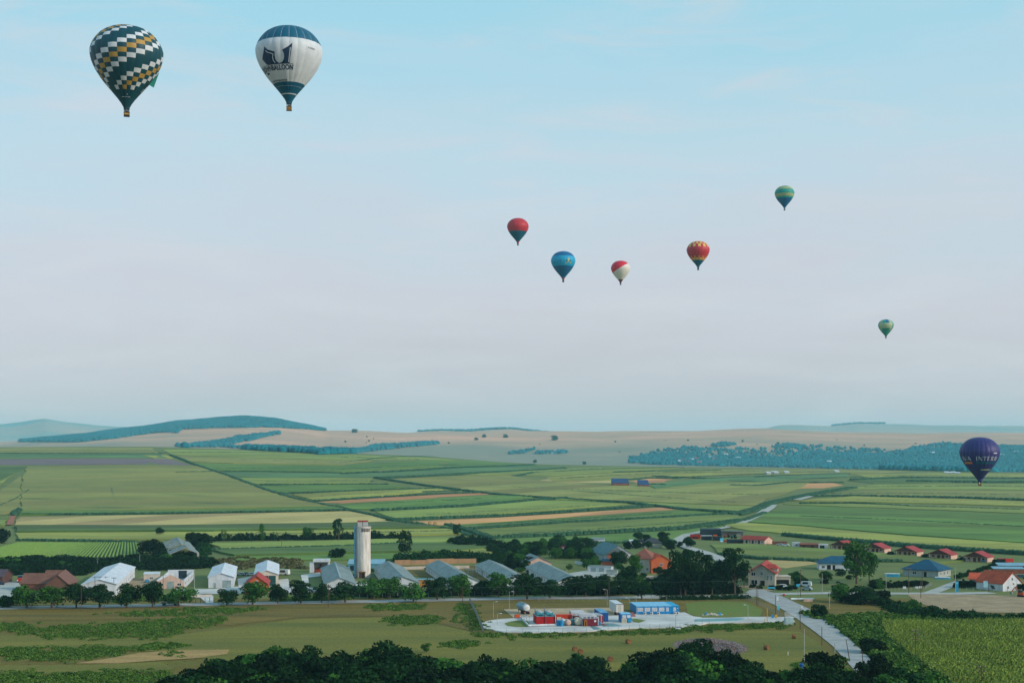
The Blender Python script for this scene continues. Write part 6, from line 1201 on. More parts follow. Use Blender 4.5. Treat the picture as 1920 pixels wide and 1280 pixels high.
# trailers
def tanker():
    rt = empty('tanker_trailer', P(988, 1152.5), math.radians(17), 'tanker trailer with white round end on the gravel', 'tanker'); rt.location.z += .15
    t = MB(); t.lathe([(.4, -.12), (.95, .05), (1.2, .4), (1.22, 8.5), (.9, 8.9), (.4, 9)], 20, (0, 0, 2.35), 'y'); t.build('tank', [m_whitep, ], rt, smooth=False)
    t = MB(); t.lathe([(1.26, 1.3), (1.26, 8.3)], 20, (0, 0, 2.35), 'y'); t.build('tank_jacket', mat('tank_jacket', '#6d99a6', .4), rt)
    t = MB(); t.box(-.5, .5, 1.2, 8, 3.58, 3.72); t.build('walkway', m_steel, rt); t = MB(); t.box(-.6, .6, .2, 8.8, .85, 1.2); t.build('chassis', m_card, rt)
    for y in (.9, 2.1, 3.3):
        for s in (-1, 1): wheel(rt, s * .95, y, .5, .35)
    for s in (-1, 1): t = MB(); t.box(s * .7 - .08, s * .7 + .08, 7.4, 7.6, 0, .9); t.build('landing_leg', m_steel, rt)
    for s in (-.9, .9): t = MB(); t.box(s - .2, s + .2, -.05, .05, .8, 1.0); t.build('tail_light', m_redp, rt)
tanker()
def semi():
    rt = empty('semi_trailer', P(1162, 1154.5), math.radians(6), 'white box semi-trailer seen from behind beside the blue office', 'trailer'); rt.location.z += .15; L = 14
    t = MB(); t.box(-1.3, 1.3, 0, L, 1.15, 4.0); bd = t.build('box_body', mat('trailer_white', '#c6ccd0', .5, var=.06), rt)
    for s in (-1, 1): t = MB(); t.box(s * .64 - .6, s * .64 + .6, -.06, 0, 1.25, 3.85); d_ = t.build('rear_door', mat('trailer_door', '#cfc6b8', .5, var=.05), bd); t = MB(); t.tube((s * .3, -.1, 1.3), (s * .3, -.1, 3.8), .03, n=4); t.build('lock_rod', m_steel, d_)  # warm tint puts the sunlight on the rear into the door colour
    t = MB(); t.box(-1.32, 1.32, -.08, .06, 3.86, 4.05); t.build('roof_rail', m_card, bd)
    t = MB(); t.box(-.5, .5, .2, L - .3, .75, 1.14); t.build('chassis', m_card, rt); t = MB(); t.box(-1.2, 1.2, -.1, 0, .5, .75); t.build('bumper', m_card, rt)
    for s in (-1, 1):
        t = MB(); t.box(s * 1.0 - .18, s * 1.0 + .18, -.14, -.1, .55, .72); t.build('tail_light', m_orangep, rt)
        for y in (1.6, 2.9, 4.2): wheel(rt, s * .95, y, .5, .35)
        t = MB(); t.box(s * .8 - .08, s * .8 + .08, 10.4, 10.6, .02, .8); t.build('landing_leg', m_steel, rt)
semi()
rt = empty('compressor', P(970, 1159.5), .3, 'orange wheeled compressor at the left of the gravel yard', 'compressor'); t = MB(); t.prism([(-.9, .45), (.9, .45), (.9, 1.0), (.6, 1.5), (-.6, 1.5), (-.9, 1.0)], -.5, .6); t.build('hood', m_orangep, rt); t = MB(); t.tube((.0, -.5, .5), (0, -1.5, .3), .06); t.build('drawbar', m_steel, rt)
for s in (-1, 1): wheel(rt, s * .8, .1, .35)
# gate end of the drive
for px, py, m, lb in ((1449, 1159.5, m_drum, 'blue waste bin at the drive entrance'), (1455.5, 1159.5, m_yellow, 'yellow waste bin at the drive entrance')):
    rt = empty('waste_bin', base5(px, py), 0, lb, 'bin'); t = MB(); t.prism([(-.32, .1), (.32, .1), (.42, 1.0), (-.42, 1.0)], 0, .75); t.build('body', m, rt); t = MB(); t.box(-.46, .46, -.06, .82, 1.0, 1.1); t.build('lid', m, rt)
    for s in (-.3, .3): wheel(rt, s, .7, .12, .08)
rt = empty('barrier_post', base5(1438.5, 1166), 0, 'tall yellow barrier post on the drive', 'post'); t = MB(); t.box(-.12, .12, -.12, .12, 0, 4.4); t.build('post', m_yellow, rt); t = MB(); t.box(-.9, -.7, -.1, .1, 0, .9); t.build('stub', m_yellow, rt)
rt = empty('cabinet', base5(1480, 1171), .05, 'pale blue electric cabinet on a plinth by the side road', 'cabinet'); t = MB(); t.box(-1.35, 1.35, 0, 1.6, .2, 2.1); t.build('case', mat('cabinet_pale', '#a8c4c8', .6), rt); t = MB(); t.box(-1.45, 1.45, -.1, 1.7, 2.1, 2.25); t.build('roof', m_whitep, rt); t = MB(); t.box(-1.5, 1.5, -.15, 1.75, -.4, .2); t.build('plinth', w_conc, rt)
for x in (-.65, .65): t = MB(); t.box(x - .55, x + .55, -.05, 0, .35, 1.95); t.build('door', mat('cabinet_pale', '#a8c4c8', .6), rt)
rt = empty('gate', base5(1471, 1156.5), math.radians(-58), 'white railed sliding gate at the drive entrance', 'gate')
for z in (.15, 1.5): t = MB(); t.box(0, 7, -.05, .05, z, z + .1); t.build('rail', m_whitep, rt)
for q in range(22): t = MB(); t.box(.1 + q * .32, .16 + q * .32, -.03, .03, .25, 1.5); t.build('bar', m_whitep, rt)
rt = empty('rubble_heap', P(1335, 1153.5), 0, 'small heap of beige rubble with blue sacks on the lawn', 'rubble'); rn = random.Random(4)
for q in range(46): x, y = rn.gauss(0, 1.5), rn.gauss(0, .7); z = max(0, .8 - abs(x) * .25 - abs(y) * .3); s = rn.uniform(.15, .4); t = MB(); t.box(-s, s, -s, s, -s * .6, s * .6, Matrix.Translation((x, y, z * rn.random() + .15)) @ Matrix.Rotation(rn.uniform(0, 3), 4, Vector((rn.random(), rn.random(), 1)).normalized())); t.build('chunk', w_cream if q % 3 else w_conc, rt)
for x in (-2.1, 2.6): t = MB(); t.lathe([(.35, 0), (.5, .3), (.45, .9), (.2, 1.1)], 8, (x, -.2, .05)); t.build('sack', m_drum, rt)
rt = empty('cable_drum', P(1271, 1181.5), .4, 'white cable drum lying outside the front fence', 'drum'); t = MB(); t.lathe([(.9, 0), (.9, .15), (.4, .15), (.4, .6), (.9, .6), (.9, .75)], 14); t.build('spool', m_whitep, rt); t = MB(); t.lathe([(.41, .16), (.55, .2), (.55, .55), (.41, .59)], 14); t.build('cable', m_card, rt)
# bales and rubble in the meadow
m_bale = mat('hay', '#8a5c3a', .95, c2='#6e4a30', scale=2.5, fine=.3)
BALES = [(1078, 1220, 'left one of two touching hay bales above the dark trees', .3), (1088.5, 1225, 'right one of two touching hay bales above the dark trees', .2), (1178, 1206, 'lone hay bale in the mown meadow below the plant yard', .5), (1144.5, 1239, 'hay bale nearest the dark trees', .2), (1488.5, 1196.5, 'hay bale beside the side road', 1.4), (1437, 1217.5, 'hay bale right of the rubble heap', .9)]
for px, py, lb, a in BALES:
    rt = empty('hay_bale', P(px, py), a, lb, 'hay bale', 'hay bales in the meadow'); r = .72; t = MB(); n = 22; pr = [(r * .2, -.6), (r * .93, -.62), (r, -.52), (r * 1.02, -.2), (r * .99, .1), (r * 1.01, .4), (r, .52), (r * .93, .62), (r * .2, .6)]
    t.lathe(pr, n, (0, 0, r * .96), 'y'); o = t.build('straw_roll', m_bale, rt)
    for v in o.data.vertices: v.co += Vector((random.uniform(-.03, .03), random.uniform(-.03, .03), random.uniform(-.03, .03)))
    t = MB(); rr = .1
    for q in range(40): aa = q * .55; r0 = r * .9 * q / 40; t.box(-.02, .02, -.66, -.58, r0 - .015, r0 + .03, Matrix.Translation((0, 0, r * .96)) @ Matrix.Rotation(aa, 4, 'Y'))
    t.build('straw_coil', m_dry, rt)
for q, (px, py, lb) in enumerate(((946, 967.5, 'left far hay bale on the stubble strip'), (973, 966.5, 'right far hay bale on the stubble strip'), (806, 983, 'left far bale beside the diagonal track'), (816, 984, 'right far bale beside the diagonal track'))):
    rt = empty('hay_bale', P(px, py), .4, lb, 'hay bale', 'hay bales on the stubble'); t = MB(); t.lathe([(.3, -.9), (1.2, -.9), (1.25, 0), (1.2, .9), (.3, .9)], 14, (0, 0, 1.2), 'y'); t.build('straw_roll', m_dry, rt)
def spoil():
    rng = np.random.default_rng(11); n = 5200; pw = [P(*p) for p in ((1255, 1208), (1300, 1198), (1345, 1196), (1385, 1203), (1392, 1214), (1375, 1224), (1330, 1228), (1270, 1226))]
    xs = np.array([p.x for p in pw]); ys = np.array([p.y for p in pw]); cx, cy = xs.mean(), ys.mean(); hx, hy = (xs.max() - xs.min()) / 2, (ys.max() - ys.min()) / 2
    a = rng.random(n) * 6.283; r = np.sqrt(rng.random(n)); x = cx + hx * r * np.cos(a); y = cy + hy * r * np.sin(a); z = 1.5 * (1 - r ** 2) * (.7 + .5 * np.sin(x * .5 + 1) * np.cos(y * .2)) * rng.random(n) ** .4
    s = .1 + .16 * rng.random(n); V = np.zeros((n, 6, 3)); off = np.array([(1, 0, 0), (-1, 0, 0), (0, 1, 0), (0, -1, 0), (0, 0, 1), (0, 0, -1)], float)
    V[:] = np.stack([x, y, z], -1)[:, None] + off[None] * (s[:, None, None] * (.6 + .8 * rng.random((n, 6, 1)))); F = np.array([(0, 2, 4), (2, 1, 4), (1, 3, 4), (3, 0, 4), (2, 0, 5), (1, 2, 5), (3, 1, 5), (0, 3, 5)])
    F = (F[None] + (np.arange(n) * 6)[:, None, None]).reshape(-1, 3); mi = np.repeat(rng.choice(4, n, p=[.4, .3, .2, .1]), 8)
    me = grid_mesh('rubble', V.reshape(-1, 3), F, [mat('stone_pale', '#8c8480', .9, island=.3), mat('stone_grey', '#62646c', .9, island=.25), mat('stone_rose', '#8a6460', .9, island=.3), w_brick], mi); tag(link(bpy.data.objects.new('rubble', me)), 'wide heap of grey and pink rubble behind the dark trees', kind='stuff')
spoil()
# ------------------------------------------------------------ trees, bushes, crops
m_leafA = mat('leaf_dark', '#1c401c', .85, c2='#112c14', scale=.35, island=.45, objvar=.2, spec=.06); m_leafB = mat('leaf_mid', '#3e6a26', .85, c2='#264c1e', scale=.35, island=.45, objvar=.2, spec=.06); m_leafC = mat('leaf_light', '#567036', .85, c2='#44602f', scale=.35, island=.4, objvar=.15, spec=.06); m_leafD = mat('leaf_shade', '#0d2810', .85, c2='#081c0b', scale=.2, island=.5, objvar=.25, spec=.06)  # leaf_shade is darkened to carry the tree belt's shade in its colour
m_bark = mat('bark', '#5e5044', .95, scale=2); m_barkp = mat('bark_pale', '#8a8272', .95, scale=2)
def leaf_quads(c, nrm, size, rng):
    n = len(c); nrm = nrm / np.maximum(np.linalg.norm(nrm, axis=1, keepdims=True), 1e-6)
    r = rng.normal(size=(n, 3)); a = np.cross(nrm, r); a /= np.maximum(np.linalg.norm(a, axis=1, keepdims=True), 1e-6); b = np.cross(nrm, a)
    s = (size * (.6 + .8 * rng.random(n)))[:, None]; a = a * s; b = b * s * .75
    return np.stack([c - a - b * .4, c + a * .2 - b, c + a + b * .4, c - a * .2 + b], 1)
def crown_mesh(name, seed, kind, n, m, leaf):
    """unit-size crown: leaf clusters on the outside of overlapping lobes"""
    rng = np.random.default_rng(seed); lobes = []
    if kind == 'round':
        for _ in range(20): a = rng.random() * 6.28; z = .22 + .6 * rng.random(); r = (.18 + .22 * math.sin(math.pi * (z - .1) / .85)) * rng.random() ** .5; lobes.append((r * math.cos(a), r * math.sin(a), z, .13 + .10 * rng.random()))
        lobes.append((0, 0, .5, .3))
    elif kind == 'tall':
        for _ in range(22): z = .22 + .70 * rng.random(); a = rng.random() * 6.28; r = (.30 * math.sin(math.pi * min(1, (z - .1) / .95)) + .04) * rng.random() ** .5; lobes.append((r * math.cos(a), r * math.sin(a), z, .09 + .08 * rng.random()))
    elif kind == 'open':
        for _ in range(15): z = .35 + .58 * rng.random(); a = rng.random() * 6.28; r = .36 * rng.random() ** .6; lobes.append((r * math.cos(a), r * math.sin(a), z, .07 + .08 * rng.random()))
    else:
        for _ in range(15): a = rng.random() * 6.28; r = .34 * rng.random() ** .5; z = .08 + .62 * rng.random() * (1 - (r / .5) ** 2); lobes.append((r * math.cos(a), r * math.sin(a), z, .15 + .10 * rng.random()))
    lob = np.array(lobes); w = lob[:, 3] ** 2; k = rng.choice(len(lob), n, p=w / w.sum())
    d = rng.normal(size=(n, 3)); d /= np.linalg.norm(d, axis=1, keepdims=True); d[:, 2] = np.where(rng.random(n) < .6, np.abs(d[:, 2]), d[:, 2])
    rr = lob[k, 3] * (.72 + .42 * rng.random(n)); c = lob[k, :3] + d * rr[:, None] * np.array([1, 1, .9]); c[:, 2] = np.clip(c[:, 2], .01, 1.0)
    return quads_mesh(name, leaf_quads(c, d + .55 * rng.normal(size=(n, 3)), leaf, rng), m)
def trunk_mesh(name, seed, kind):
    rng = random.Random(seed); t = MB(); zt = .62 if kind != 'bush' else .3; r = .03 if kind != 'tall' else .022
    t.tube((0, 0, -.03), (.01, .0, zt * .5), r * 1.2, r * .85, 7); t.tube((.01, 0, zt * .5), (.0, .01, zt + .15), r * .85, r * .4, 7)
    for q in range(6): a = q * 1.05 + rng.random() * .5; z0 = zt * (.35 + .1 * q * .6); rr = .20 + .1 * rng.random(); t.tube((0, 0, z0), (rr * math.cos(a), rr * math.sin(a), min(.85, z0 + .22)), r * .5, r * .2, 5)
    me_o = t.build(name, m_bark); me = me_o.data; bpy.data.objects.remove(me_o); return me
CR = {}
for kd, n, lf in (('round', 2400, .034), ('tall', 2200, .026), ('open', 1500, .03), ('bush', 2000, .040)):
    for tone, m in (('A', m_leafA), ('B', m_leafB), ('C', m_leafC), ('D', m_leafD)):
        CR[kd, tone] = [crown_mesh('crown', hash((kd, tone)) % 1000 + 17 * v if False else (ord(kd[0]) * 31 + ord(tone) * 7 + v * 101), kd, n, m, lf) for v in range(3)]
TR = {kd: [trunk_mesh('trunk', s, kd) for s in (1, 2)] for kd in ('round', 'tall', 'open', 'bush')}
_tc = [0]
def tree(label, px, yb, yt, wpx, kind='round', tone='A', group=None, cat=None, pos=None, h=None, w=None, name=None):
    c = P(px, yb) if pos is None else pos
    if h is None: h = (yb - yt) / ppm(c.y); w = wpx / ppm(c.y)
    _tc[0] += 1; k = _tc[0]
    nm = name or ('bush' if kind == 'bush' else 'tree')
    root = empty(nm, c, (k * 2.399) % 6.283, label, cat or nm, group); root.scale = (w * 1.05, w * 1.05, h)
    link(bpy.data.objects.new('crown', CR[kind, tone][k % 3]), root); link(bpy.data.objects.new('trunk', TR[kind][k % 2]), root)
    return root
RG = 'trees lining the main road'
ROAD = [(50, 1139, 1096, 44, 'B', 'leafy roadside tree before the left end of the brown-roofed house'), (97, 1140, 1096, 48, 'B', 'leafy roadside tree before the middle of the brown-roofed house'), (143, 1139, 1094, 38, 'A', 'roadside tree left of the long white barn front'), (187, 1140, 1094, 45, 'A', 'dark roadside tree right in front of the long white barn'), (237, 1138, 1096, 40, 'A', 'roadside tree before the right side of the long white barn'), (286, 1138, 1091, 40, 'A', 'roadside tree left of the pickup truck'), (335, 1136, 1098, 46, 'B', 'roadside tree hiding the pickup truck'), (425, 1134, 1106, 32, 'A', 'smallest roadside tree, before the short white barn'),
 (474, 1133, 1090, 46, 'B', 'roadside tree covering the small orange house'), (521, 1131, 1094, 30, 'A', 'roadside tree just right of the small orange house'), (564, 1131, 1088, 36, 'A', 'roadside tree halfway between orange house and grey barn'), (603, 1130, 1095, 28, 'A', 'slim roadside tree left of the wooden road pole'), (647, 1129, 1089, 48, 'A', 'broad roadside tree before the barn left of the silo'), (700, 1121, 1085, 44, 'B', 'left tree of the clump below the silo'), (728, 1120, 1083, 40, 'B', 'right tree of the clump below the silo'), (775, 1128, 1092, 38, 'B', 'low roadside tree before the orange shed'), (820, 1124, 1083, 38, 'A', 'dark roadside tree right of the orange shed'), (864, 1121, 1078, 44, 'B', 'roadside tree before the staggered barn pair'),
 (903, 1117, 1088, 34, 'A', 'roadside tree between the staggered barns and the green-door barn'), (935, 1118, 1070, 34, 'B', 'taller roadside tree left of the green barn door'), (988, 1123, 1076, 48, 'A', 'large dark roadside tree above the tanker trailer'), (1031, 1121, 1086, 36, 'A', 'roadside tree above the red modules'), (1066, 1118, 1083, 40, 'A', 'roadside tree below the last grey barn'), (1098, 1118, 1078, 46, 'A', 'wide roadside tree left of the lamp by the semi-trailer'), (1135, 1117, 1076, 40, 'A', 'roadside tree behind the semi-trailer lamp'), (1166, 1116, 1080, 36, 'A', 'roadside tree behind the semi-trailer'), (1203, 1123, 1090, 32, 'A', 'roadside tree directly behind the blue office')]
for px, yb, yt, w, tn, lb in ROAD: tree(lb, px, yb, yt - 2, w * 1.28, 'round', tn, RG)
BIG = [(1192, 1108, 1040, 46, 'tall', 'B', 'tall loose tree left of the orange houses'), (1276, 1116, 1022, 62, 'tall', 'A', 'tallest tree right of the bright orange house'), (1302, 1115, 1032, 66, 'tall', 'A', 'tall dark tree in the clump beside the village lane'), (1245, 1114, 1078, 46, 'round', 'A', 'dark tree below the bright orange house'), (1335, 1114, 1062, 60, 'round', 'D', 'very dark tree in the middle of the roadside clump'), (1378, 1114, 1028, 70, 'tall', 'A', 'big tree with bare trunk left of the white two-storey house'), (1350, 1112, 1045, 50, 'round', 'A', 'dark rounded tree left of the bare-trunk tree'), (1606, 1094, 1008, 78, 'tall', 'B', 'big poplar before the white bungalow'), (1630, 1090, 1020, 44, 'tall', 'B', 'second poplar stem leaning right of the big poplar'),
 (1573, 1128, 1084, 40, 'bush', 'B', 'round light-topped bush below the white bungalow'), (1622, 1132, 1086, 58, 'bush', 'A', 'large dark bush right of the light-topped bush'), (1652, 1130, 1096, 44, 'bush', 'D', 'dark bush at the right of the roadside clump'), (1598, 1131, 1098, 44, 'bush', 'D', 'dark bush between the two large bushes'), (1533, 1157, 1123, 34, 'bush', 'A', 'lone dark bush beside the side road'), (1712, 1146, 1112, 36, 'bush', 'B', 'bush on the dirt slope below the fork'), (1745, 1156, 1130, 44, 'bush', 'A', 'low dark bush at the stream below the dirt yard'), (1640, 1224, 1182, 52, 'bush', 'D', 'dark bush at the corner of the maize field'),
 (635, 1014, 971, 34, 'open', 'A', 'twin-topped tree in the fields above the silo'), (492, 1017, 981, 16, 'tall', 'B', 'slender pale tree in the field hedge'), (420, 1014, 991, 15, 'tall', 'C', 'small pale tree left in the field hedge'), (576, 1012, 987, 24, 'round', 'B', 'small round tree in the field hedge'), (760, 1046, 988, 36, 'tall', 'A', 'tall dark tree right of the silo in the fields'), (857, 1008, 979, 20, 'tall', 'A', 'dark tree where the diagonal track ends'), (370, 1024, 986, 56, 'bush', 'D', 'large dome-shaped dark tree behind the ruined barn'), (300, 1003, 987, 17, 'round', 'A', 'small tree poking up left of the ruined barn'), (280, 1038, 996, 48, 'bush', 'D', 'dark bushy tree left of the ruined barn'), (2, 1018, 978, 30, 'bush', 'D', 'dark tree at the left edge of the fields'), (702, 1010, 990, 26, 'bush', 'D', 'dark bush behind the top of the silo'), (630, 1046, 1018, 32, 'bush', 'D', 'dark bush left of the silo behind the brick shed'), (60, 1052, 1034, 52, 'bush', 'D', 'domed dark bush behind the brown-roofed house'), (1290, 1020, 1002, 22, 'bush', 'A', 'bush at the bend of the farm lane'), (800, 1223, 1203, 28, 'tall', 'B', 'young tree standing above the dark tree belt'), (10, 1138, 1108, 30, 'bush', 'A', 'bush at the left edge of the main road'), (30, 1134, 1104, 24, 'bush', 'B', 'teal-tinged bush before the left carport')]
for px, yb, yt, w, kd, tn, lb in BIG: tree(lb, px, yb, yt, w, kd, tn)
for px, yb, yt, w, kd, tn, lb in ((1285, 1116, 1060, 60, 'round', 'D', 'broad dark tree at the foot of the tallest tree'), (1318, 1100, 1040, 56, 'tall', 'A', 'tall tree in the back of the roadside clump'), (1362, 1100, 1040, 60, 'tall', 'A', 'tall tree just left of the bare-trunk tree'), (1395, 1100, 1052, 36, 'tall', 'A', 'narrow tree screening the left of the white two-storey house'), (1178, 1112, 1060, 40, 'round', 'A', 'dense tree below the low white sheds'), (1224, 1114, 1086, 30, 'bush', 'D', 'dark bush beside the lane mouth')): tree(lb, px, yb, yt, w, kd, tn)
# village trees: nothing tells most of them apart
rv = random.Random(21)
for i in range(135):
    px = rv.uniform(925, 1165); yb = rv.uniform(1026, 1066) + (6 if px < 990 else 0)
    if 985 < px < 1080 and yb > 1048: continue
    if 1112 < px < 1172 and 1022 < yb < 1056: continue
    w = rv.uniform(16, 32); tree('dark leafy tree on the village slope', px, yb, yb - w * rv.uniform(.75, 1.1), w, rv.choice(('round', 'bush')), rv.choice('AABD'), 'trees on the village slope')
for i in range(40):
    px = rv.uniform(1170, 1300); yb = rv.uniform(1014, 1030) if i % 2 else rv.uniform(1078, 1104)
    if 1195 < px < 1250 and yb < 1076 and yb > 1030: continue
    w = rv.uniform(14, 26); tree('dark leafy tree around the orange houses', px, yb, yb - w * rv.uniform(.7, 1.0), w, rv.choice(('round', 'bush')), rv.choice('AAD'), 'trees around the orange houses')
for i in range(34):
    px = rv.uniform(1395, 1660); yb = rv.uniform(1078, 1106)
    if px < 1482 and yb < 1103: continue
    if 1535 < px < 1600 and yb < 1076: continue
    w = rv.uniform(14, 26); tree('bushy garden tree below the white bungalow', px, yb, yb - w * rv.uniform(.5, .85), w, 'bush', rv.choice('ABBD'), 'garden bushes below the white bungalow')
for i, (px, yb, w) in enumerate(((1412, 1102, 14), (1425, 1104, 14), (1446, 1104, 14), (1462, 1105, 16), (1478, 1106, 18), (1490, 1104, 14))): tree('clipped dark shrub before the white two-storey house', px, yb, yb - w * .8, w, 'bush', 'D', 'shrubs before the white two-storey house')
for i in range(16): px = 1865 + i * 3.6 + rv.uniform(-2, 2); tree('dark hedge shrub before the orange-roofed house', px, 1106, 1106 - rv.uniform(14, 18), 13, 'bush', 'D', 'hedge before the orange-roofed house')
for i in range(9): px = 1795 + i * 4 + rv.uniform(-2, 2); tree('dark shrub left of the orange-roofed house', px, 1102 - i * .4, 1102 - rv.uniform(16, 22), 14, 'bush', 'D', 'shrubs left of the orange-roofed house')
for i in range(20): px = 1640 + i * 5; tree('tall dark hedge shrub between road and bungalows', px, 1103 - i * .25, 1103 - i * .25 - rv.uniform(13, 19), 15, 'bush', 'D', 'hedge between road and bungalows')
for i in range(14): t_ = i / 13; tree('shrub along the field edge behind the orange-roofed house', 1795 + 75 * t_, 1085 - 24 * t_, 1085 - 24 * t_ - rv.uniform(9, 13), 13, 'bush', 'A', 'shrubs along the field edge')
for px, yb in ((1670, 1041), (1735, 1046), (1800, 1051), (1868, 1056), (1880, 1058)): tree('dark conifer-like shrub between the holiday cabins', px, yb, yb - 12, 14, 'bush', 'D', 'shrubs between the cabins')
for i in range(34):
    px = rv.uniform(-10, 400); yb = rv.uniform(1054, 1072) - (8 if px > 200 else 0); w = rv.uniform(18, 34); tree('dark dome-shaped bush in the thicket behind the white barns', px, yb, yb - w * rv.uniform(.5, .75), w, 'bush', rv.choice('AADDB'), 'bushes in the thicket behind the white barns')
for i in range(40):
    px = rv.uniform(560, 1075); yb = rv.uniform(1062, 1112); w = rv.uniform(8, 15); tree('small shrub in the yards between the grey-roofed barns', px, yb, yb - w * rv.uniform(.6, .9), w, 'bush', rv.choice('ABBC'), 'shrubs in the barn yards')
# far lone trees on the bare hills
for i, (px, yb, w, lb) in enumerate(((665, 811, 11, 'lone round tree on the skyline left of centre'), (908, 820, 9, 'left one of two trees on the central ridge'), (948, 820, 10, 'right one of two trees on the central ridge'), (893, 825, 8, 'small tree below the two ridge trees'), (1003, 867, 8, 'lone tree at the foot of the middle slope'), (1095, 870, 8, 'lone tree at the left of the valley wood'), (1040, 825, 14, 'dark bush high on the middle slope'), (1392, 828, 5, 'lone tree on the right slope'), (1458, 833, 7, 'lone tree above the valley wood'), (1290, 826, 4, 'tiny lone tree on the tan slope'))):
    c = P(px, yb, dmax=7130); s = w / ppm(c.y); tree(lb, 0, 0, 0, 0, 'bush', 'A', pos=c, h=s * .9, w=s)
for i in range(22):
    px = rv.uniform(620, 1760); yb = rv.uniform(815, 845) + (px > 900) * 8; c = P(px, yb, dmax=7100); s = rv.uniform(5, 9); tree('tiny lone tree dotted on the bare hillside', 0, 0, 0, 0, 'bush', 'A', 'dots of trees on the hillside', pos=c, h=s * .9, w=s)
# the dark belt of trees along the bottom edge
SIL = [(285, 1276), (330, 1262), (400, 1232), (430, 1223), (480, 1216), (520, 1214), (560, 1224), (600, 1218), (650, 1221), (720, 1214), (760, 1214), (830, 1226), (900, 1236), (960, 1237), (1000, 1246), (1040, 1236), (1080, 1227), (1110, 1230), (1135, 1248), (1155, 1256), (1200, 1233), (1250, 1216), (1290, 1208), (1340, 1213), (1400, 1230), (1435, 1246), (1500, 1250), (1545, 1229), (1580, 1244), (1640, 1238), (1700, 1256), (1770, 1282)]
n_b = 0; px = 288.0
while px < 1775:
    ys = float(np.interp(px, [s[0] for s in SIL], [s[1] for s in SIL]))
    for row in range(5):
        h = rv.uniform(7.0, 10.0); d = (CAMZ - h) * FPX / (ys + (0 if row == 0 else rv.uniform(0, 5)) - HY) - row * 10
        if (CAMZ - h) * FPX / d + HY > 1296: break
        u = (px + rv.uniform(-12, 12) - CX) / FPX
        tree('dark tree in the shady belt along the bottom edge', 0, 0, 0, 0, rv.choice(('round', 'bush', 'bush')), rv.choice('DDDDDAAAB'), 'dark tree belt along the bottom', pos=Vector((u * d, d, 0)), h=h * 1.2, w=h * rv.uniform(1.0, 1.45), name='tree'); n_b += 1
    px += rv.uniform(22, 30)

# thickets, weeds and hedges too dense to count
def thicket(name, label, poly, n_m, r, h, leaf, per, m, seed=1, line=False):
    rng = np.random.default_rng(seed)
    pw = np.array([tuple(P(*p))[:2] for p in poly])
    if line:
        seg = np.linalg.norm(np.diff(pw, axis=0), axis=1); cs = np.concatenate([[0], np.cumsum(seg)]); t = rng.random(n_m) * cs[-1]
        cx = np.interp(t, cs, pw[:, 0]) + rng.normal(size=n_m) * line; cy = np.interp(t, cs, pw[:, 1]) + rng.normal(size=n_m) * line
    else:
        cx = []; cy = []; lo, hi = pw.min(0), pw.max(0)
        def inside(x, y):
            c = np.zeros(len(x), bool); j = len(pw) - 1
            for i in range(len(pw)):
                xi, yi, xj, yj = *pw[i], *pw[j]; q = ((yi > y) != (yj > y)) & (x < (xj - xi) * (y - yi) / (yj - yi + 1e-9) + xi); c ^= q; j = i
            return c
        while len(cx) < n_m:
            x = lo[0] + (hi[0] - lo[0]) * rng.random(4 * n_m); y = lo[1] + (hi[1] - lo[1]) * rng.random(4 * n_m); k = inside(x, y); cx += list(x[k]); cy += list(y[k])
        cx = np.array(cx[:n_m]); cy = np.array(cy[:n_m])
        if name == 'weed_patch': cx += rng.normal(size=n_m) * 2.2; cy += rng.normal(size=n_m) * 3.0
    rr = r * (.6 + .8 * rng.random(n_m)); hh = h * (.5 + .9 * rng.random(n_m)); k = np.repeat(np.arange(n_m), per); n = len(k)
    d = rng.normal(size=(n, 3)); d[:, 2] = np.abs(d[:, 2]); d /= np.linalg.norm(d, axis=1, keepdims=True); q = (.75 + .35 * rng.random(n))
    c = np.stack([cx[k] + d[:, 0] * rr[k] * q, cy[k] + d[:, 1] * rr[k] * q, d[:, 2] * hh[k] * q + .05], -1); c[:, 2] += terrain(c[:, 0], c[:, 1])
    me = quads_mesh(name, leaf_quads(c, d + .6 * rng.normal(size=(n, 3)), leaf, rng), m)
    return tag(link(bpy.data.objects.new(name, me)), label, kind='stuff')
m_weed = mat('weed', '#506e2c', .9, c2='#3c5a24', scale=.3, island=.4, spec=.06); m_scrub = mat('scrub_brown', '#5c5636', .9, c2='#4c5034', scale=.3, island=.4, spec=.06)
thicket('thicket', 'dark overgrown thicket behind the white barns', [(-40, 1078), (-40, 1056), (30, 1050), (60, 1053), (120, 1049), (190, 1055), (250, 1047), (330, 1050), (400, 1052), (402, 1064), (300, 1070), (262, 1068), (250, 1062), (190, 1068), (150, 1078)], 700, 2.8, 2.4, .5, 90, m_leafD, 1)
thicket('thicket', 'brownish scrub between the white barns and the fields', [(400, 1048), (470, 1046), (560, 1050), (575, 1066), (540, 1066), (480, 1062), (440, 1070), (402, 1066)], 170, 2.0, 1.1, .45, 80, m_scrub, 2)
thicket('thicket', 'dark hedge across the fields above the barns', [(385, 1014), (440, 1013), (520, 1012), (585, 1011), (690, 1010), (760, 1011)], 190, 2.2, 3.6, .5, 90, m_leafD, 3, 1.5)
thicket('thicket', 'bushy bank right of the silo', [(735, 1052), (790, 1043), (860, 1041), (900, 1046), (930, 1044), (985, 1030), (990, 1045), (930, 1056), (860, 1052), (760, 1056)], 380, 2.4, 3.0, .5, 80, m_leafA, 4)
thicket('thicket', 'dark bushes where hedge and track meet', [(838, 1018), (860, 1012), (905, 1014), (935, 1022), (960, 1030), (940, 1034), (890, 1024), (850, 1024)], 150, 2.4, 3.0, .5, 80, m_leafD, 5)
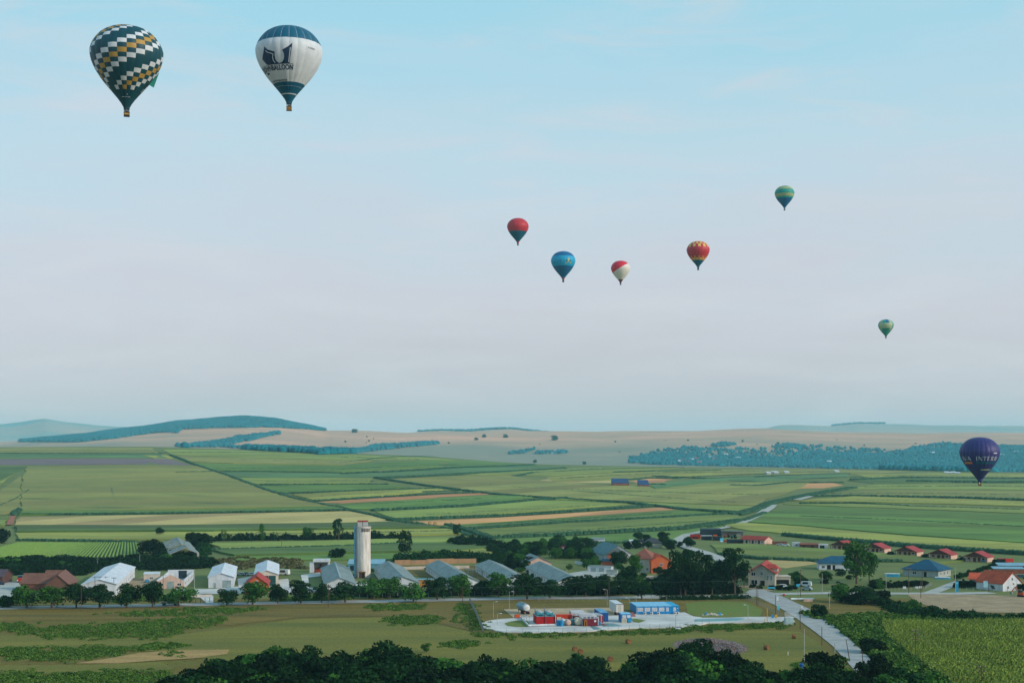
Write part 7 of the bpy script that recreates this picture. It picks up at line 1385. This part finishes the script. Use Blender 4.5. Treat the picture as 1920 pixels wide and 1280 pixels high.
thicket('thicket', 'dark undergrowth beneath the roadside trees', [(665, 1117), (760, 1117), (860, 1115), (980, 1113), (1110, 1113), (1200, 1112)], 320, 1.8, 2.2, .42, 80, m_leafD, 6, 2.0)
thicket('thicket', 'dark undergrowth beneath the big trees left of the junction', [(1205, 1112), (1235, 1106), (1300, 1104), (1375, 1106), (1388, 1112), (1300, 1114), (1220, 1115)], 300, 2.0, 2.6, .42, 80, m_leafD, 7)
thicket('thicket', 'low hedge along the near side of the main road', [(1240, 1124), (1290, 1124), (1340, 1123), (1385, 1122), (1400, 1121)], 120, 1.1, 1.4, .3, 60, m_leafA, 8, .8)
thicket('thicket', 'scrub on the right verge of the side road', [(1500, 1150), (1530, 1160), (1565, 1163), (1640, 1166), (1670, 1195), (1676, 1215), (1640, 1236), (1610, 1206), (1570, 1176), (1530, 1150)], 220, 1.7, 1.2, .38, 70, m_weed, 9)
thicket('thicket', 'dark shrubs along the stream at the right', [(1640, 1128), (1680, 1132), (1730, 1145), (1790, 1152), (1860, 1158), (1990, 1160), (1990, 1170), (1860, 1168), (1770, 1164), (1700, 1158), (1650, 1140)], 250, 2.0, 1.7, .4, 70, m_leafA, 10)
thicket('thicket', 'weedy bank between the bushes and the maize', [(1540, 1158), (1640, 1150), (1720, 1158), (1800, 1166), (1760, 1172), (1640, 1168), (1560, 1166)], 420, 1.3, 1.0, .32, 60, m_weed, 11)
thicket('thicket', 'leafy scrub around the ruined barn', [(296, 1034), (315, 1044), (350, 1048), (385, 1044), (395, 1030), (375, 1022), (372, 1040), (340, 1046), (318, 1040), (306, 1022)], 170, 2.2, 2.8, .5, 80, m_leafA, 12)
thicket('thicket', 'rough shrubs between road and barns on the left', [(215, 1121), (260, 1118), (330, 1116), (340, 1124), (270, 1128), (215, 1130)], 150, 1.4, 1.0, .35, 60, m_weed, 13)
thicket('thicket', 'green strip of weeds between road trees and yards', [(515, 1124), (600, 1120), (660, 1118), (660, 1124), (600, 1125), (515, 1128)], 180, 1.3, 1.1, .35, 60, m_weed, 14)
thicket('thicket', 'weedy bushes between the dark trees and the maize', [(1636, 1230), (1684, 1214), (1740, 1255), (1796, 1294), (1700, 1294), (1660, 1262)], 300, 1.5, 1.3, .35, 70, m_weed, 15)
thicket('thicket', 'dry orange-green verge shrubs at the end of the side road', [(1480, 1252), (1540, 1228), (1590, 1236), (1600, 1262), (1500, 1270)], 60, 1.3, .7, .28, 60, m_weed, 16)
WEED = [([(45, 1186), (90, 1176), (160, 1171), (260, 1174), (330, 1180), (300, 1194), (200, 1197), (80, 1195)], 520), ([(190, 1172), (260, 1165), (330, 1160), (400, 1156), (430, 1160), (400, 1170), (330, 1184), (250, 1186)], 420), ([(190, 1152), (270, 1147), (350, 1140), (480, 1138), (490, 1146), (400, 1151), (300, 1155)], 330), ([(-30, 1170), (60, 1168), (50, 1184), (-30, 1182)], 150), ([(-30, 1218), (100, 1216), (230, 1214), (240, 1224), (150, 1236), (60, 1236), (-30, 1226)], 520), ([(250, 1214), (300, 1207), (334, 1206), (330, 1212), (280, 1219)], 120), ([(725, 1162), (760, 1156), (810, 1157), (828, 1164), (800, 1171), (745, 1170)], 230), ([(690, 1137), (750, 1133), (800, 1135), (790, 1142), (720, 1144)], 180), ([(833, 1208), (860, 1203), (893, 1205), (890, 1211), (850, 1212)], 90), ([(-30, 1262), (120, 1262), (250, 1258), (330, 1262), (300, 1290), (-30, 1290)], 700), ([(862, 1135), (880, 1132), (903, 1180), (895, 1188), (870, 1160)], 150), ([(905, 1189), (960, 1190), (1100, 1189), (1250, 1182), (1330, 1175), (1470, 1170), (1480, 1174), (1330, 1180), (1200, 1188), (1000, 1193), (905, 1193)], 420), ([(310, 1226), (330, 1222), (338, 1228), (318, 1231)], 14)]
for i, (pl, n) in enumerate(WEED): thicket('weed_patch', 'low green weed patch in the rough meadow', pl, int(n * .7), 1.3, .55, .22, 50, m_weed, 30 + i)
# rough grass tufts of the meadow
def grass():
    rng = np.random.default_rng(5); n = 20000; u = (rng.random(n) * 1.1 - .55) * 960 / FPX * 2 * .98; yy = 1140 + 140 * rng.random(n) ** .8; d = CAMZ * FPX / (yy - HY); x = u * d
    px = CX + u * FPX; k = ~((px > 895) & (px < 1500) & (yy < 1190)) & ~((px > 1400) & (yy < 1250) & (np.abs(px - np.interp(yy, [1105, 1150, 1190, 1240, 1280], [1430, 1502, 1555, 1615, 1650])) < 34)) & ~((px > 1640) & (yy > 1165)); x = x[k]; d = d[k]; n = len(x)
    a = rng.random(n) * 3.14; s = .16 + .3 * rng.random(n); hh = .05 + .2 * rng.random(n) ** 2; V = np.zeros((n, 3, 3)); V[:, 0] = np.stack([x - np.cos(a) * s, d - np.sin(a) * s, np.full(n, .03)], -1); V[:, 1] = np.stack([x + np.cos(a) * s, d + np.sin(a) * s, np.full(n, .03)], -1); V[:, 2] = np.stack([x + (rng.random(n) - .5) * 1.2, d + (rng.random(n) - .5) * 1.2, hh * .6 + .04], -1)
    me = quads_mesh('grass_tufts', V, mat('grass_tuft', '#76702e', .95, c2='#5e6428', scale=.08, island=.3)); tag(link(bpy.data.objects.new('grass_tufts', me)), 'rough grass tufts of the near meadow', kind='stuff')
grass()
# maize at the lower right, planted in rows
def maize():
    rng = np.random.default_rng(8); pw = np.array([tuple(P(*p))[:2] for p in ((1655, 1170), (1760, 1172), (1860, 1168), (2000, 1168), (2060, 1300), (1800, 1300), (1738, 1254), (1682, 1213), (1664, 1196))])
    lo, hi = pw.min(0), pw.max(0); ang = math.radians(-24); cs, sn = math.cos(ang), math.sin(ang); pts = []
    L_ = np.linalg.norm(hi - lo); c0 = (lo + hi) / 2
    for r in np.arange(-L_ / 2, L_ / 2, 1.05):
        t = np.arange(-L_ / 2, L_ / 2, .62); t = t + rng.normal(size=len(t)) * .12; o = r + rng.normal(size=len(t)) * .2
        pts.append(np.stack([c0[0] + o * cs - t * sn * -1 * -1, c0[1] + o * sn + t * cs], -1))
    p = np.concatenate(pts); c = np.zeros(len(p), bool); j = len(pw) - 1
    for i in range(len(pw)):
        xi, yi, xj, yj = *pw[i], *pw[j]; c ^= ((yi > p[:, 1]) != (yj > p[:, 1])) & (p[:, 0] < (xj - xi) * (p[:, 1] - yi) / (yj - yi + 1e-9) + xi); j = i
    p = p[c]; n = len(p); Q = []
    hgt = 2.0 * (.85 + .3 * rng.random(n)) * (1 + .12 * np.sin(p[:, 0] / 9) * np.cos(p[:, 1] / 23))
    for b in range(5):
        a = rng.random(n) * 6.28; z0 = hgt * (.35 + .13 * b); ln = .5 + .35 * rng.random(n); w = .09 + .04 * rng.random(n); dx, dy = np.cos(a), np.sin(a)
        if b == 4: ln = ln * .3
        A = np.stack([p[:, 0] - dy * w, p[:, 1] + dx * w, z0 - .1], -1); B = np.stack([p[:, 0] + dy * w, p[:, 1] - dx * w, z0 - .1], -1); C_ = np.stack([p[:, 0] + dx * ln * .6 + dy * w * .8, p[:, 1] + dy * ln * .6 - dx * w * .8, z0 + .35], -1); D_2 = np.stack([p[:, 0] + dx * ln, p[:, 1] + dy * ln, z0 + .15 + (.5 if b == 4 else 0)], -1)
        Q.append(np.stack([A, B, C_, D_2], 1))
    a = rng.random(n) * 6.28; w = .05; Q.append(np.stack([np.stack([p[:, 0] - w, p[:, 1], np.zeros(n)], -1), np.stack([p[:, 0] + w, p[:, 1], np.zeros(n)], -1), np.stack([p[:, 0] + w, p[:, 1], hgt], -1), np.stack([p[:, 0] - w, p[:, 1], hgt], -1)], 1))
    me = quads_mesh('maize_crop', np.concatenate(Q), mat('maize_leaf', '#7a8c34', .8, c2='#64782c', scale=.06, island=.45)); tag(link(bpy.data.objects.new('maize_crop', me)), 'tall green maize crop filling the lower right corner', kind='stuff')
    print('maize plants', n)
maize()
drape('field', [(1655, 1170), (1760, 1172), (1860, 1168), (2000, 1168), (2060, 1300), (1800, 1300), (1738, 1254), (1682, 1213), (1664, 1196)], .08, mat('maize_soil', '#626a28', .95, c2='#505c24'), side=False)
# vine-like crop rows at the left
def rows():
    rng = np.random.default_rng(9); n = 40; V = []; F = []; k = 0; nr = 46
    for i in range(nr):
        a = P(36 + i * 218 / (nr - 1), 1017.5); b = P(-70 + i * 332 / (nr - 1), 1046)
        t = np.linspace(0, 1, n); x = a.x + (b.x - a.x) * t; y = a.y + (b.y - a.y) * t
        for off, zz in ((-.62, .1), (-.42, .6), (.0, .85), (.42, .6), (.62, .1)): V.append(np.stack([x + off + rng.normal(size=n) * .09, y, zz + rng.normal(size=n) * .12 * (zz > .5)], -1))
        for q in range(4):
            j = k + q * n + np.arange(n - 1); F.append(np.stack([j, j + 1, j + n + 1, j + n], -1))
        k += 5 * n
    me = grid_mesh('crop_rows', np.concatenate(V), np.concatenate(F), mat('row_leaf', '#74903a', .9, c2='#648032', scale=.5, fine=.3)); tag(link(bpy.data.objects.new('crop_rows', me)), 'parallel green crop rows above the left houses', kind='stuff')
    drape('field', [(-90, 1047), (36, 1016), (256, 1017), (264, 1047)], .1, mat('row_soil', '#3c4c28', .95, c2='#324422'), side=False)
rows()
# things half hidden at the bottom edge
rt = block('hut', 'white-topped hut roof between the dark trees at the bottom edge', (907, 1322), 5.0, 4, 0, 5.2, w_white, m_whitep); 
rt = empty('goal_frame', P(657.5, 1300), 0, 'small green metal frame poking out of the dark trees', 'frame'); 
for x in (-.75, .75): t = MB(); t.box(x - .08, x + .08, -.08, .08, -.3, 4.6); t.build('post', mat('frame_green', '#2f9a60', .6), rt)
t = MB(); t.box(-.85, .85, -.08, .08, 4.6, 4.8); t.build('crossbar', mat('frame_green', '#2f9a60', .6), rt)
rt = empty('water_tank', P(1503, 1252), 0, 'blue plastic water tank at the edge of the dark trees', 'tank'); t = MB(); t.lathe([(.5, 0), (.6, .1), (.6, 1.0), (.4, 1.25), (.2, 1.3)], 14); t.build('shell', m_bl, rt); t = MB(); t.lathe([(.2, 1.3), (.2, 1.4)], 10); t.build('lid', m_bl, rt)
# ------------------------------------------------------------ haze
hz = MB(); hz.box(-9800, 9800, -560, 18300, -60, 420)
m_haze = bpy.data.materials.new('haze'); m_haze.use_nodes = True
t_ = m_haze.node_tree; t_.nodes.remove(t_.nodes['Principled BSDF'])
pv = t_.nodes.new('ShaderNodeVolumePrincipled'); pv.inputs['Color'].default_value = (0.42, 0.86, 1.0, 1); pv.inputs['Density'].default_value = 0.00005; pv.inputs['Anisotropy'].default_value = 0.0
t_.links.new(pv.outputs[0], t_.nodes['Material Output'].inputs['Volume'])
hz.build('haze', m_haze, kind='stuff')
